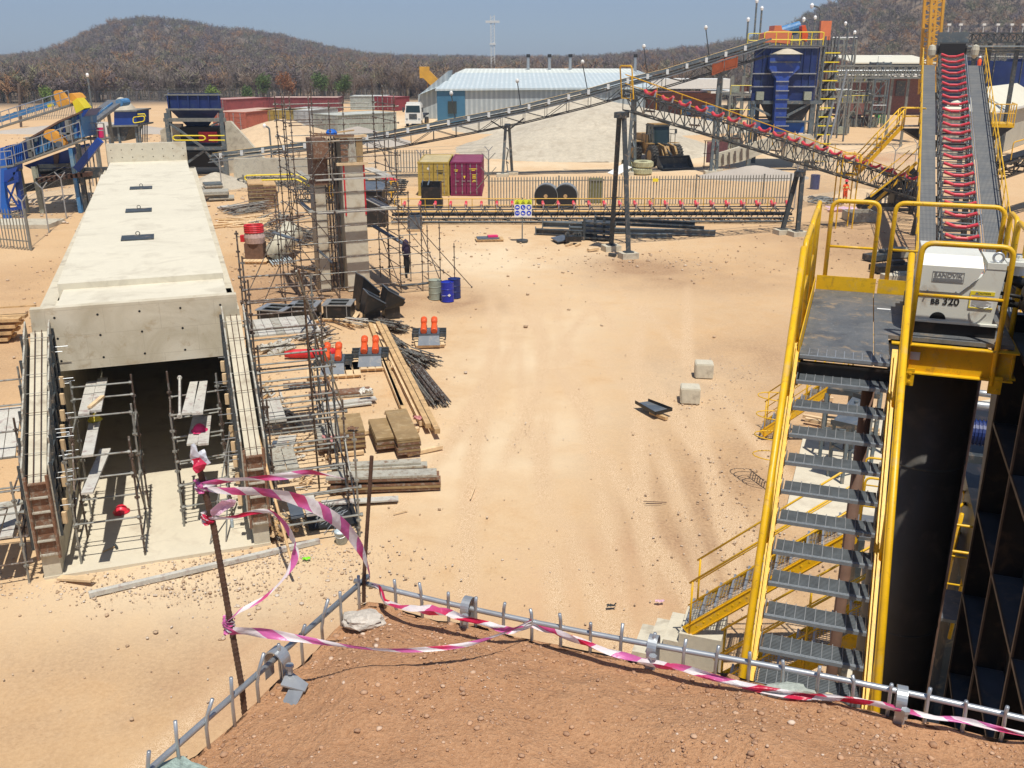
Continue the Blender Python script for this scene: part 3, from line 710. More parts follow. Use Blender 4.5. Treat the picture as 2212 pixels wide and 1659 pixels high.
# machinery behind pedestal
mc=thing('drive_motor','blue ribbed electric motor on a steel frame between the pedestal and the hopper ribs','motor',G(2130,1010,2.5))
c_=V(2125,935,13.2); q=B(); q.lathe(c_,[(0,-.25),(.16,-.25),(.18,-.2),(.18,.2),(0,.25)],20,TT)
for k in range(8): q.lathe(c_+TT*(-.18+.05*k),[(.18,-.008),(.2,-.008),(.2,.008),(.18,.008)],20,TT)
q.build('body','blue',mc,w=True)
q=B(); q.box(c_+Vector((0,0,-.35)),(.7,.5,.12),-YS)
for a in(-1,1):
    for b_ in (-1,1): q.bar(c_+TT*.3*a+FF*.2*b_-UZ*.35,(c_+TT*.3*a+FF*.2*b_)*1-UZ*(c_.z-.05),.08)
q.build('frame','steel_dark',mc,w=True)
q=B(); q.tube(c_+UZ*.42-TT*.5,c_+UZ*.42+TT*.3,.07,12); q.tube(c_+UZ*.62-TT*.4,c_+UZ*.6+TT*.3,.05,12); q.build('hydraulic_line','galv',mc,True,w=True)
# yellow guard rails low behind pedestal
gr=thing('guard_railing','yellow railing of the lower walkway glimpsed between pedestal and hopper','railing',G(2060,1240,1.5))
for (x,y) in ((2062,1100),(2078,1110),(2105,1150)):
    a=V(x,y,12.6); q=B(); q.tube(a,a-UZ*2.2+FF*.6,.03,8); q.build('post','yellow',gr,True,w=True)
for z_ in (0,.5):
    q=B(); q.path(bend([V(2062,1100,12.6)-UZ*(z_+1.4)+FF*.4,V(2062,1100,12.6)-UZ*z_,V(2130,1060,14.5)-UZ*z_],.15),.028,8); q.build('rail','yellow',gr,True,w=True)
# ================= FOREGROUND MOUND, EDGE TUBES, REBAR, TAPE =================
MZ=9.0; MC=Vector((-.47,2.64)); ML=Vector((-.84,1.84)); MR=Vector((1.28,1.98))
dl=(ML-MC).normalized(); dr=(MR-MC).normalized()
def mtop(x,y):
    p=Vector((x,y))-MC
    # distances inside from each edge
    nl=Vector((-dl.y,dl.x)); nr=Vector((dr.y,-dr.x))
    if nl.dot(Vector((0,1))-MC)<0: nl=-nl
    if nr.dot(Vector((0,1))-MC)<0: nr=-nr
    a=p.dot(nl); b=p.dot(nr); d=min(a,b)
    z=MZ-.045+.055*smooth(d/.35)+.035*mn.noise(Vector((x*2.2,y*2.2,1)))+.02*mn.noise(Vector((x*6,y*6,2)))+.009*abs(mn.noise(Vector((x*19,y*19,4))))+.004*mn.noise(Vector((x*45,y*45,4)))
    return z,d
def mound():
    vs=[];n=240; mm=240
    # grid param: s along from far left to right, t from edge back
    L0=MC+dl*3.2; R0=MC+dr*4.5
    rows=[]
    def edge(s):
        return L0.lerp(MC,s/.45) if s<.45 else MC.lerp(R0,(s-.45)/.55)
    back=lambda s: Vector((-6+14*s,-6))
    for j in range(mm):
        t=(j/(mm-1))**2.2
        for i in range(n):
            s=i/(n-1); e=edge(s)+0*Vector((1,1)); w_=.012*mn.noise(Vector((s*60,0,3)))
            p=e.lerp(back(s),t); p=p+Vector((w_,w_-.02)) if j<3 else p
            z,_=mtop(p.x,p.y); vs.append((p.x,p.y,z if j else z-.05))
    idx=np.arange(n*mm).reshape(mm,n)
    fs=np.stack([idx[:-1,:-1],idx[:-1,1:],idx[1:,1:],idx[1:,:-1]],-1).reshape(-1,4)
    # side skirt to the ground
    k=len(vs); 
    for i in range(n): x,y,z=vs[i]; vs.append((x,y,-.2))
    sk=np.array([[i,k+i,k+i+1,i+1] for i in range(n-1)]); fs=np.concatenate([fs,sk])
    m,nt,b=new_mat('red_brown_earth'); v=geo(nt)
    n1=noise(nt,2.0,6,.6,v,.4); n2=noise(nt,16,6,.7,v); n3=noise(nt,90,4,.75,v); vo=nt.nodes.new('ShaderNodeTexVoronoi'); vo.inputs['Scale'].default_value=75; nt.links.new(v,vo.inputs[0])
    c=ramp(nt,n1.outputs[0],[(.35,(.46,.225,.10)),(.65,(.6,.315,.15))])
    c=mixc(nt,.45,c,ramp(nt,n2.outputs[0],[(.3,(.36,.165,.07)),(.7,(.62,.35,.18))]))
    c=mixc(nt,.35,c,ramp(nt,n3.outputs[0],[(.35,(.33,.15,.065)),(.65,(.68,.41,.23))]))
    nt.links.new(c,b.inputs['Base Color']); b.inputs['Roughness'].default_value=.95
    a1=N(nt,'ShaderNodeMath',operation='MULTIPLY_ADD'); nt.links.new(n2.outputs[0],a1.inputs[0]); a1.inputs[1].default_value=2.5; nt.links.new(n3.outputs[0],a1.inputs[2])
    bump(nt,b,a1.outputs[0],.9,.012)
    o=npmesh('earth_mound',np.array(vs),fs,m,True); tag(o,kind='structure')
mound()
def rock_template(seed,n=1):
    bm=bmesh.new(); bmesh.ops.create_icosphere(bm,subdivisions=n,radius=1); r=random.Random(seed)
    for v in bm.verts: v.co*=r.uniform(.7,1.15); v.co.z*=.7
    vs=np.array([tuple(v.co) for v in bm.verts]); fs=np.array([[v.index for v in f.verts] for f in bm.faces]); bm.free(); return vs,fs
RT=[rock_template(i,1) for i in range(6)]
def tint_mat(name,stops,rough=.9):
    m,nt,b=new_mat(name); a=nt.nodes.new('ShaderNodeAttribute'); a.attribute_name='tint'
    c=ramp(nt,a.outputs['Fac'],stops); n1=noise(nt,40,4,.6,geo(nt)); c=mixc(nt,.25,c,ramp(nt,n1.outputs[0],[(.3,(.2,.12,.08)),(.7,(.6,.5,.4))]))
    nt.links.new(c,b.inputs['Base Color']); b.inputs['Roughness'].default_value=rough; return m
def scatter(name,pts,m,label):
    Vs=[];Fs=[];T=[];k=0
    for x,y,z,s,tn in pts:
        tv,tf=RT[rng.integers(len(RT))]; a=rng.uniform(0,6.28); c_,s_=math.cos(a),math.sin(a); sc=np.array([rng.uniform(.7,1.3),rng.uniform(.7,1.3),rng.uniform(.6,1.1)])*s
        v=tv*sc; v=np.stack([v[:,0]*c_-v[:,1]*s_,v[:,0]*s_+v[:,1]*c_,v[:,2]],-1)+np.array([x,y,z]); Vs.append(v);Fs.append(tf+k);T.append(np.full(len(v),tn));k+=len(v)
    o=npmesh(name,np.concatenate(Vs),np.concatenate(Fs),m,False,{'tint':np.concatenate(T)}); tag(o,kind='stuff',label=label,cat='gravel'); return o
M['earth_crumbs']=tint_mat('earth_crumbs',[(0,(.3,.14,.06)),(.7,(.55,.3,.15)),(.93,(.6,.38,.23)),(1,(.72,.58,.45))])
pts=[]
for i in range(42000):
    x=rng.uniform(-1.3,1.6); y=rng.uniform(1.2,2.7); z,d=mtop(x,y)
    if d<.015: continue
    cl=mn.noise(Vector((x*3,y*3,8)))
    if cl<-.02 and rng.uniform()<.6: continue
    s=.0009+.0032*rng.uniform()**4+(.008*rng.uniform()**18)
    pts.append((x,y,z+s*.3,s,rng.uniform()**1.3))

for i in range(420):
    t=rng.uniform(-1.2,2.2); e=(MC+dl*(-t)) if t<0 else MC+dr*t; x=e.x+rng.normal()*.03; y=e.y-abs(rng.normal())*.12-.02; z,d=mtop(x,y)
    if d>.01: pts.append((x,y,z+.001,.003+.008*rng.uniform()**3,rng.uniform(0,.6)))
scatter('earth_crumbs',pts,M['earth_crumbs'],'loose crumbs and small stones on the red brown mound')
M['site_stones']=tint_mat('site_stones',[(0,(.28,.17,.09)),(.4,(.48,.32,.18)),(.75,(.58,.44,.3)),(1,(.68,.6,.5))])
pts=[]
def band(cx,cy,rx,ry,n,s0,s1,t0=0,t1=1):
    c=G(cx,cy)
    for i in range(n):
        x=c.x+rng.normal()*rx; y=c.y+rng.normal()*ry
        if y<6: continue
        s=s0+(s1-s0)*rng.uniform()**5; pts.append((x,y,s*.2+hz(x,y)-.005,s,rng.uniform(t0,t1)))
band(560,1205,1.9,.36,2600,.004,.034,.5,1); band(330,1270,2.0,.38,2200,.004,.036,.5,1); band(200,1400,3.2,1.2,250,.004,.03,.3,1)
band(1640,1150,1.3,3.0,1300,.005,.045,.2,.9); band(1580,950,2.5,4,500,.005,.03,.2,.9); band(1450,1300,1.4,1.3,200,.005,.035,.2,.9)
band(1575,805,1.0,.8,500,.006,.03,.6,1); band(1500,860,1.0,.7,350,.006,.035,.5,1); band(1085,945,1,.8,150,.006,.03,.5,1); band(1385,565,3,1.5,500,.015,.09,.2,.9)
band(700,560,6,8,2200,.01,.1,.2,1); band(620,950,1.2,2.2,1500,.006,.05,.3,1); band(560,760,1.5,5,900,.01,.06,.3,1); band(600,900,3,6,1200,.01,.06,.2,1); band(1000,1100,5,9,500,.005,.025,.1,.9); band(1250,1400,2.5,2.5,300,.005,.03,.1,.9)
band(90,620,7,8,600,.02,.1,.1,.7); band(1900,560,5,6,600,.02,.09,0,.6); band(640,1280,1.5,.6,350,.008,.06,.2,1); band(60,900,2.5,6,500,.01,.07,.1,.8); band(1100,900,9,18,500,.006,.03,.2,.9)
band(220,410,4,6,500,.05,.25,.5,1); band(150,445,10,6,500,.04,.2,.4,1); band(330,290,10,6,300,.1,.5,.3,.9)
scatter('loose_stones',pts,M['site_stones'],'loose stones and rubble strewn over the sandy site ground')
# ---- edge tubes and upright wires ----
eg=thing('wire_mesh_edge','grey tube with upright wire stubs edging the left side of the mound','mesh edge',(MC.x,MC.y,MZ))
eg2=thing('wire_mesh_edge','grey tube with upright wire stubs edging the long right side of the mound','mesh edge',(MC.x,MC.y,MZ))
def P3(p,z): return Vector((p.x,p.y,z))
q=B(); q.tube(P3(MC-dl*.03,MZ+.03),P3(MC+dl*2.2,MZ-.01),.0085,10); q.build('tube','galv',eg,True,w=True)
q=B(); q.path([P3(MC+dr*t,MZ+.022-.012*math.sin(t*3)) for t in np.arange(-.03,3.3,.15)],.0085,10); q.build('tube','galv',eg2,True,w=True)
rr=random.Random(4)
def stub(par,p,h,lean):
    q=B(); q.path([P3(p,MZ-.14),P3(p,MZ+.0),P3(p,MZ+.02)+Vector((lean*.3,0,.02)),P3(p,MZ+h)+Vector((lean,rr.uniform(-.01,.01),0))],.005,8); q.build('wire_stub','galv',par,True,w=True)
for i in range(17): stub(eg,MC+dl*(.04+.098*i)+Vector((.008,0)),.075+rr.uniform(-.012,.02),rr.uniform(0,.03))
for i in range(30): stub(eg2,MC+dr*(.115+.09*i)+Vector((0,-.006)),.062+rr.uniform(-.008,.008),rr.uniform(-.008,.006))
M['mesh_wire']=M['galv']
def strap(p,dirv,label,ang=0,open_=False):
    KW=1 if open_ else .7
    th=thing('strap_clamp',label,'clamp',(p.x,p.y,MZ),0,'galvanised strap clamps over the edge tubes')
    d=P3(dirv,0).normalized(); n_=Vector((-d.y,d.x,0)); W=.019*KW
    q=B(); pr=[]
    for k in range(13):
        a=PI*k/12; pr.append((math.cos(a)*.028,math.sin(a)*.028+.016))
    pr=[(.03,-.05)]+pr+[(-.03,-.05)]
    for s0,s1 in zip(pr,pr[1:]):
        a=P3(p,MZ)+n_*s0[0]+UZ*s0[1]; b_=P3(p,MZ)+n_*s1[0]+UZ*s1[1]
        q.add([a-d*W,a+d*W,b_+d*W,b_-d*W],[(0,1,2,3)]); o2=(a-P3(p,MZ)).normalized()*.004; o3=(b_-P3(p,MZ)).normalized()*.004
        q.add([a-d*W+o2,a+d*W+o2,b_+d*W+o3,b_-d*W+o3],[(0,1,2,3)]); q.add([a-d*W,a-d*W+o2,b_-d*W+o3,b_-d*W],[(0,1,2,3)]); q.add([a+d*W,a+d*W+o2,b_+d*W+o3,b_+d*W],[(0,1,2,3)])
    q.build('strap','galv',th,w=True)
    if open_:
        q=B(); a=P3(p,MZ-.03)+d*.0; q.prism([a+Vector((.02,-.06,.0)),a+Vector((.09,-.08,-.005)),a+Vector((.095,-.055,.0)),a+Vector((.03,-.01,.015))],UZ*.005); q.prism([a+Vector((.03,-.1,-.03)),a+Vector((.07,-.13,-.03)),a+Vector((.09,-.06,.0)),a+Vector((.05,-.04,.0))],UZ*.005); q.build('tab','galv',th,w=True)
    q=B(); bp=P3(p,MZ-.01)-n_*(.05 if n_.y>0 else -.05)+d*.01; q.cyl(bp,.008,.02,6); q.cyl(bp+UZ*.02,.012,.008,6); q.build('bolt','galv',th,w=True)
strap(MC+dl*.43,dl,'galvanised strap clamp with bent tabs on the left edge tube below the tied tape',0,True)
strap(MC+dr*.36,dr,'galvanised strap clamp on the right edge tube just right of the crumpled tape')
strap(MC+dr*1.585,dr,'galvanised strap clamp on the edge tube in front of the black pedestal')
strap(MC+dr*.93,dr,'small galvanised strap clamp on the edge tube left of the concrete steps')
def rock(name,c,s,col,label,seed,flat=1):
    bm=bmesh.new(); bmesh.ops.create_icosphere(bm,subdivisions=3,radius=1); r=random.Random(seed)
    for v in bm.verts:
        f=1+.35*mn.noise(v.co*1.6+Vector((seed,0,0)))+.12*mn.noise(v.co*5+Vector((0,seed,0)))
        v.co=Vector((v.co.x*s[0]*f,v.co.y*s[1]*f,v.co.z*s[2]*f))
    me=bpy.data.meshes.new(name); bm.to_mesh(me); bm.free(); me.materials.append(mat(name+'_stone',col,.85,0,.3,9,tuple(x*.55 for x in col),.3,.6,30,.4)); o=bpy.data.objects.new(name,me); COL.objects.link(o); o.location=c; tag(o,label,'rock'); return o
rock('rock',P3(MC+dl*.08,MZ-.02)+Vector((.05,-.07,0)),(.07,.04,.022),(.5,.45,.38),'pale grey rock at the corner of the mound beside the thin rebar post',3)
rock('rock',P3(MC+dl*.92,MZ-.05)+Vector((.05,-.02,0)),(.10,.14,.05),(.33,.42,.37),'green grey rock slab at the lower left corner of the picture',5)
rock('rock',P3(MC+dr*1.31,MZ-.015)+Vector((-.03,-.03,0)),(.075,.025,.022),(.35,.38,.33),'grey green stone wedged under the tape in front of the stairs',8)
rock('rock',P3(MC+dr*1.42,MZ-.01)+Vector((-.02,-.02,0)),(.015,.01,.012),(.6,.5,.33),'small tan pebble beside the edge tube in front of the pedestal',9)
# ---- rebar posts ----
def rebar(label,pts,r):
    q=B(); P=[Vector(p) for p in pts]; q.path(P,r,10)
    tot=sum((b_-a).length for a,b_ in zip(P,P[1:])); n=int(tot/.0135)
    for i in range(n):
        t=(i+.5)/n*tot; 
        for a,b_ in zip(P,P[1:]):
            L=(b_-a).length
            if t<=L: break
            t-=L
        d=(b_-a).normalized(); c=a+d*t; x,y=perp(d); tl=.35
        ring=[c+(x*math.cos(k*PI/5)+y*math.sin(k*PI/5))*(r*1.03)+d*math.sin(k*PI/5*1)*r*tl for k in range(10)]
        q.path(ring,r*.09,4,True)
    o=q.build('rebar_post','rebar',None,False); tag(o,label,'rebar post'); return o
Yd=2.12
rebar('thick rusty rebar post on the left with tape knots and white plastic on top',[V(526,1520,2.13)-UZ*.1,V(522,1480,2.13),V(497,1340,2.14),V(462,1140,2.15),V(438,1040,2.15),V(424,985,2.15)],.0078)
rebar('thin rusty rebar post standing at the corner of the mound',[V(786,1300,2.62),V(786,1250,2.62),V(803,985,2.66)],.006)
# ---- barrier tape ----
def tape_mat(name,red,white,pink,seed):
    m,nt,b=new_mat(name); uv=nt.nodes.new('ShaderNodeUVMap'); sx=nt.nodes.new('ShaderNodeSeparateXYZ'); nt.links.new(uv.outputs[0],sx.inputs[0])
    ad=N(nt,'ShaderNodeMath',operation='MULTIPLY_ADD'); nt.links.new(sx.outputs[1],ad.inputs[0]); ad.inputs[1].default_value=.45; nt.links.new(sx.outputs[0],ad.inputs[2])
    fr=N(nt,'ShaderNodeMath',operation='FRACT'); nt.links.new(ad.outputs[0],fr.inputs[0])
    f=ramp(nt,fr.outputs[0],[(0,(0,0,0)),(.5,(1,1,1))],'CONSTANT')
    n1=noise(nt,4,2,.5,geo(nt)); rc=mixc(nt,ramp(nt,n1.outputs[0],[(.40,(0,0,0)),(.5,(1,1,1))]),red,pink)
    n2=noise(nt,9,3,.5,geo(nt)); wc=mixc(nt,ramp(nt,n2.outputs[0],[(.5,(0,0,0)),(.75,(.5,.5,.5))]),white,(.85,.62,.68))
    nt.links.new(mixc(nt,f,rc,wc),b.inputs['Base Color']); b.inputs['Roughness'].default_value=.35
    nn=noise(nt,30,3,.6,geo(nt)); bump(nt,b,nn.outputs[0],.4,.01)
    tr=nt.nodes.new('ShaderNodeBsdfTranslucent'); nt.links.new(mixc(nt,f,rc,wc),tr.inputs[0]); mx=nt.nodes.new('ShaderNodeMixShader'); mx.inputs[0].default_value=.3
    nt.links.new(b.outputs[0],mx.inputs[1]); nt.links.new(tr.outputs[0],mx.inputs[2]); nt.links.new(mx.outputs[0],nt.nodes['Material Output'].inputs[0])
    return m
M['tape']=tape_mat('barrier_tape',(.62,.02,.07),(.84,.79,.79),(.68,.16,.42),1)
def catmull(P,n=10):
    P=[Vector(p) for p in P]; Q=[P[0]*2-P[1]]+P+[P[-1]*2-P[-2]]; out=[]
    for i in range(1,len(Q)-2):
        for k in range(n):
            t=k/n; a,b_,c,d=Q[i-1],Q[i],Q[i+1],Q[i+2]
            out.append(.5*((2*b_)+(c-a)*t+(2*a-5*b_+4*c-d)*t*t+(3*b_-a-3*c+d)*t**3))
    out.append(P[-1]); return out
def tape(name,label,pts,w_,side=Vector((0,0,1)),twist=0,seed=0,parent=None,period=.118,cr=.25):
    """ribbon through pts; w_ = width (number or list per control point)"""
    P=catmull(pts,10); L=len(P); r=random.Random(seed); wl=w_ if isinstance(w_,list) else [w_]*len(pts)
    me=bpy.data.meshes.new(name); vs=[];uv=[];fs=[]; s=0; ph=r.uniform(0,1); K=5
    for i,p in enumerate(P):
        if i: s+=(P[i]-P[i-1]).length
        d=(P[min(i+1,L-1)]-P[max(i-1,0)]).normalized()
        t=i/(L-1)*(len(wl)-1); j=min(int(t),len(wl)-2); wi=wl[j]+(wl[j+1]-wl[j])*(t-j)
        a=(side-d*side.dot(d)).normalized(); b_=d.cross(a)
        an=twist*i/(L-1)*2*PI+.35*math.sin(i*.21+seed)+.2*mn.noise(Vector((i*.1,seed,0)))
        e=a*math.cos(an)+b_*math.sin(an); nn=d.cross(e)
        for k in range(K):
            x=k/(K-1)-.5; fold=nn*(math.sin(x*7+i*.25+seed)*wi*cr*.5)
            vs.append(p+e*(x*wi)+fold); uv.append((s/period+ph,k/(K-1)))
    for i in range(L-1):
        for k in range(K-1): fs.append((i*K+k,i*K+k+1,(i+1)*K+k+1,(i+1)*K+k))
    me.from_pydata([tuple(v) for v in vs],[],fs); me.materials.append(M['tape'])
    ul=me.uv_layers.new(name='UVMap'); 
    for l in me.loops: ul.data[l.index].uv=uv[l.vertex_index]
    me.polygons.foreach_set('use_smooth',[True]*len(fs))
    o=bpy.data.objects.new(name,me); COL.objects.link(o)
    if parent is not None: o.parent=parent
    elif label: tag(o,label,'tape','red and white barrier tape')
    return o
y1=2.13
t1=tape('barrier_tape','long red and white tape sagging low over the mound from the thick rebar',[V(500,1365,2.12),V(560,1366,2.16),V(650,1380,2.17),G(760,1398,9.1),G(880,1404,9.085),G(1000,1394,9.085),V(1080,1370,2.31),V(1148,1340,2.42)],[.027,.03,.018,.013,.014,.013,.011,.008],UZ,.0,1)
tape('barrier_tape','red and white tape blown in a high arch between the two rebar posts',[V(432,1052,2.14),V(480,1060,2.16),V(550,1062,2.25),V(620,1072,2.32),V(690,1100,2.4),V(745,1140,2.5),V(780,1190,2.56),V(798,1235,2.62),V(795,1265,2.66)],[.012,.016,.024,.03,.037,.034,.026,.02,.013],UZ,.05,3,cr=.12)
tape('barrier_tape','short loose end of tape streaming right from the top knot of the thick rebar',[V(432,1048,2.14),V(480,1040,2.13),V(550,1033,2.14),V(620,1028,2.16),V(680,1022,2.18),V(745,1034,2.2)],[.012,.018,.014,.019,.024,.006],UZ,.1,5)
tape('barrier_tape','red and white tape looping from the middle to the lower knot of the thick rebar',[V(450,1122,2.14),V(500,1118,2.15),V(550,1106,2.18),V(590,1110,2.2),V(625,1145,2.22),V(638,1195,2.22),V(620,1240,2.2),V(570,1290,2.17),V(520,1320,2.14),V(492,1342,2.13)],[.014,.013,.012,.018,.024,.02,.016,.014,.013,.012],UZ,.3,7)
tape('barrier_tape','crumpled red and white tape lying along the edge tube right of the thin rebar',[V(798,1262,2.63),V(820,1268,2.6),V(832,1300,2.55),V(870,1310,2.5),V(930,1318,2.46),V(1000,1335,2.42),V(1060,1352,2.38),V(1100,1360,2.40),V(1148,1352,2.41)],[.012,.013,.018,.015,.034,.018,.018,.022,.015],UZ,.6,9,cr=.8)
tape('barrier_tape','twisted red and white tape running along the right edge tube to the picture edge',[V(1150,1350,2.40),V(1210,1370,2.36),V(1300,1402,2.30),V(1400,1430,2.26),V(1500,1452,2.2),V(1600,1480,2.15),V(1700,1498,2.12),V(1800,1508,2.1),V(1900,1522,2.07),V(2000,1545,2.03),V(2100,1562,2.0),V(2230,1590,1.95)],[.012,.02,.022,.022,.02,.018,.02,.018,.018,.014,.016,.01],UZ,.9,11,cr=.9)
def flap(name,label,c,pts,col,Y,cat='plastic'):
    q=B(); P=[V(x,y,Y+dy) for x,y,dy in pts]; q.prism(P,Vector((0,.002,0)))
    bm=bmesh.new(); me=bpy.data.meshes.new(name); me.from_pydata([tuple(p) for p in q.v],[],q.f); bm.from_mesh(me); bmesh.ops.triangulate(bm,faces=bm.faces); bmesh.ops.subdivide_edges(bm,edges=bm.edges,cuts=2,use_grid_fill=True)
    for v in bm.verts: v.co+=Vector((0,1,0))*.02*mn.noise(v.co*38)+Vector((1,0,.6))*.009*mn.noise(v.co*45+Vector((5,0,0)))
    bm.to_mesh(me); bm.free(); me.materials.append(col); me.polygons.foreach_set('use_smooth',[False]*len(me.polygons)); o=bpy.data.objects.new(name,me); COL.objects.link(o); tag(o,label,cat)
def film(name,c,t=.4):
    m,nt,b=new_mat(name); n1=noise(nt,35,3,.6,geo(nt)); cc=ramp(nt,n1.outputs[0],[(.4,c),(.7,tuple(min(1,x*1.15) for x in c))]); nt.links.new(cc,b.inputs['Base Color']); b.inputs['Roughness'].default_value=.3; bump(nt,b,n1.outputs[0],.6,.01)
    tr=nt.nodes.new('ShaderNodeBsdfTranslucent'); nt.links.new(cc,tr.inputs[0]); mx=nt.nodes.new('ShaderNodeMixShader'); mx.inputs[0].default_value=t; nt.links.new(b.outputs[0],mx.inputs[1]); nt.links.new(tr.outputs[0],mx.inputs[2]); nt.links.new(mx.outputs[0],nt.nodes['Material Output'].inputs[0]); return m
M['film_white']=film('white_plastic_film',(.74,.75,.78)); M['film_pink']=film('pink_plastic_film',(.82,.60,.72)); M['film_red']=film('red_plastic_film',(.7,.05,.12))
flap('plastic_scrap','white plastic scrap flying from the top of the thick rebar',None,[(410,962,0),(418,960,.01),(428,978,0),(440,972,.02),(452,990,.01),(455,1000,0),(440,1010,.01),(428,1008,0),(413,995,.01)],M['film_white'],2.13)
flap('plastic_scrap','crumpled red scrap tied at the tip of the thick rebar',None,[(413,993,0),(430,990,.01),(445,1003,0),(440,1016,.01),(424,1022,0),(416,1010,0)],M['film_red'],2.12)
flap('plastic_scrap','pale pink plastic scrap fluttering at the middle knot of the thick rebar',None,[(456,1118,0),(462,1095,.01),(478,1080,.0),(500,1076,.01),(510,1083,0),(504,1096,.01),(486,1104,0),(472,1116,0)],M['film_pink'],2.13)
def knot(Z,x,y,Y,h,w_):
    P=[]; 
    a=V(x,y,Y); n=26
    P=[a+Vector((math.cos(k*.9)*w_,math.sin(k*.9)*w_,-h*k/n)) for k in range(n)]
    tape('tape_knot',None,P,.016,UZ,0,Z,parent=t1,period=.07,cr=.5)
knot(1,434,1040,2.148,.025,.0125); knot(2,448,1112,2.148,.02,.0125); knot(3,493,1335,2.14,.045,.0125)
# ================= CULVERT WITH WING WALLS, FORMWORK AND SCAFFOLDS =================
YC=R(-19.2); Cf=frame(-9.63,18.0,YC)
CL=Vector((math.cos(YC),-math.sin(YC),0)); CD=Vector((math.sin(YC),math.cos(YC),0))
def cbox(q,l0,l1,d0,d1,z0,z1): return sbox(q,l0,l1,d0,d1,z0,z1,Cf)
m,nt,b=new_mat('board_marked_concrete'); v=coord(nt); mp=nt.nodes.new('ShaderNodeMapping'); mp.inputs['Rotation'].default_value=(0,0,YC); nt.links.new(v,mp.inputs[0])
sx=nt.nodes.new('ShaderNodeSeparateXYZ'); nt.links.new(mp.outputs[0],sx.inputs[0]); cb=nt.nodes.new('ShaderNodeCombineXYZ'); nt.links.new(sx.outputs[0],cb.inputs[0]); nt.links.new(sx.outputs[2],cb.inputs[1])
br=nt.nodes.new('ShaderNodeTexBrick'); br.inputs['Scale'].default_value=1; br.inputs['Brick Width'].default_value=1.25; br.inputs['Row Height'].default_value=.62; br.inputs['Mortar Size'].default_value=.004; br.offset=.35; nt.links.new(cb.outputs[0],br.inputs[0])
n1=noise(nt,.7,5,.6,v,.8); n2=noise(nt,2.4,6,.7,v,.6); n3=noise(nt,30,4,.6,v)
cc=ramp(nt,n1.outputs[0],[(.35,(.47,.41,.29)),(.55,(.6,.54,.41)),(.7,(.62,.58,.46))]); cc=mixc(nt,ramp(nt,n2.outputs[0],[(.56,(0,0,0)),(.66,(.65,.65,.65))]),cc,(.40,.31,.19))
cc=mixc(nt,br.outputs['Fac'],cc,(.42,.36,.26)); nt.links.new(cc,b.inputs['Base Color']); b.inputs['Roughness'].default_value=.85; bump(nt,b,n3.outputs[0],.2,.02); M['head_conc']=m
cu=thing('concrete_culvert','long pale concrete tunnel with flat roof, stained head wall and dark mouth','tunnel',Cf(0,0,0))
q=B(); cbox(q,-.36,4.36,-.02,37,-.3,.05); q.build('floor_slab','conc_floor',cu,w=True)
for l0,l1 in ((-.35,0),(4.0,4.35)):
    q=B(); cbox(q,l0,l1,3.83,37,.05,4.6); q.build('side_wall','conc',cu,w=True)
q=B(); cbox(q,-.3,4.3,3.57,3.82,3.5,5.03); q.build('head_wall','head_conc',cu,w=True)
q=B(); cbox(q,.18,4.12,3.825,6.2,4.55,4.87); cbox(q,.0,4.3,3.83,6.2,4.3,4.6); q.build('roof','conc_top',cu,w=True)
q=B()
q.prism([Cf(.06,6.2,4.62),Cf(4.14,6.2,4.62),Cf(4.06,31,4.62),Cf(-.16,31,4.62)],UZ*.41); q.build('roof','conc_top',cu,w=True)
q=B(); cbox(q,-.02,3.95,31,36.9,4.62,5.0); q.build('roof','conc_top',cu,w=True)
q=B(); cbox(q,-.12,3.98,36.9,37.2,0,5.98); q.build('parapet','conc_stain',cu,w=True)
q=B(); cbox(q,-.3,4.3,36.5,36.88,0,4.6); q.build('end_wall','conc',cu,w=True)
for dd,zz_,nn,l0 in ((36.895,(5.25,5.65),8,.1),(3.565,(3.75,4.3,4.8),5,.2)):
    for zz in zz_:
        for k in range(nn): q=B(); c_=Cf(l0+k*(3.7/(nn-1)),dd,zz); q.lathe(c_,[(0,0),(.028,0)],8,CD*-1); q.build('tie_hole','dark_in',cu,w=True)
for l0,d0,w_ in ((1.38,11.95,.98),(1.33,17.9,.92),(1.30,24.6,.92)):
    q=B(); cbox(q,l0,l0+w_,d0,d0+.85,5.03,5.07); h=q.build('hatch_cover','steel_dark',cu,w=True)
    q=B(); c_=Cf(l0+w_/2,d0+.8,5.12); q.path([c_+CL*math.cos(a)*.06+UZ*math.sin(a)*.06 for a in [k*PI/8 for k in range(16)]],.014,6,True); q.build('lifting_ring','steel_dark',h,True,w=True)
zs=lambda d:2.2+(4.5-2.2)*max(0,min(1,d/3.5))
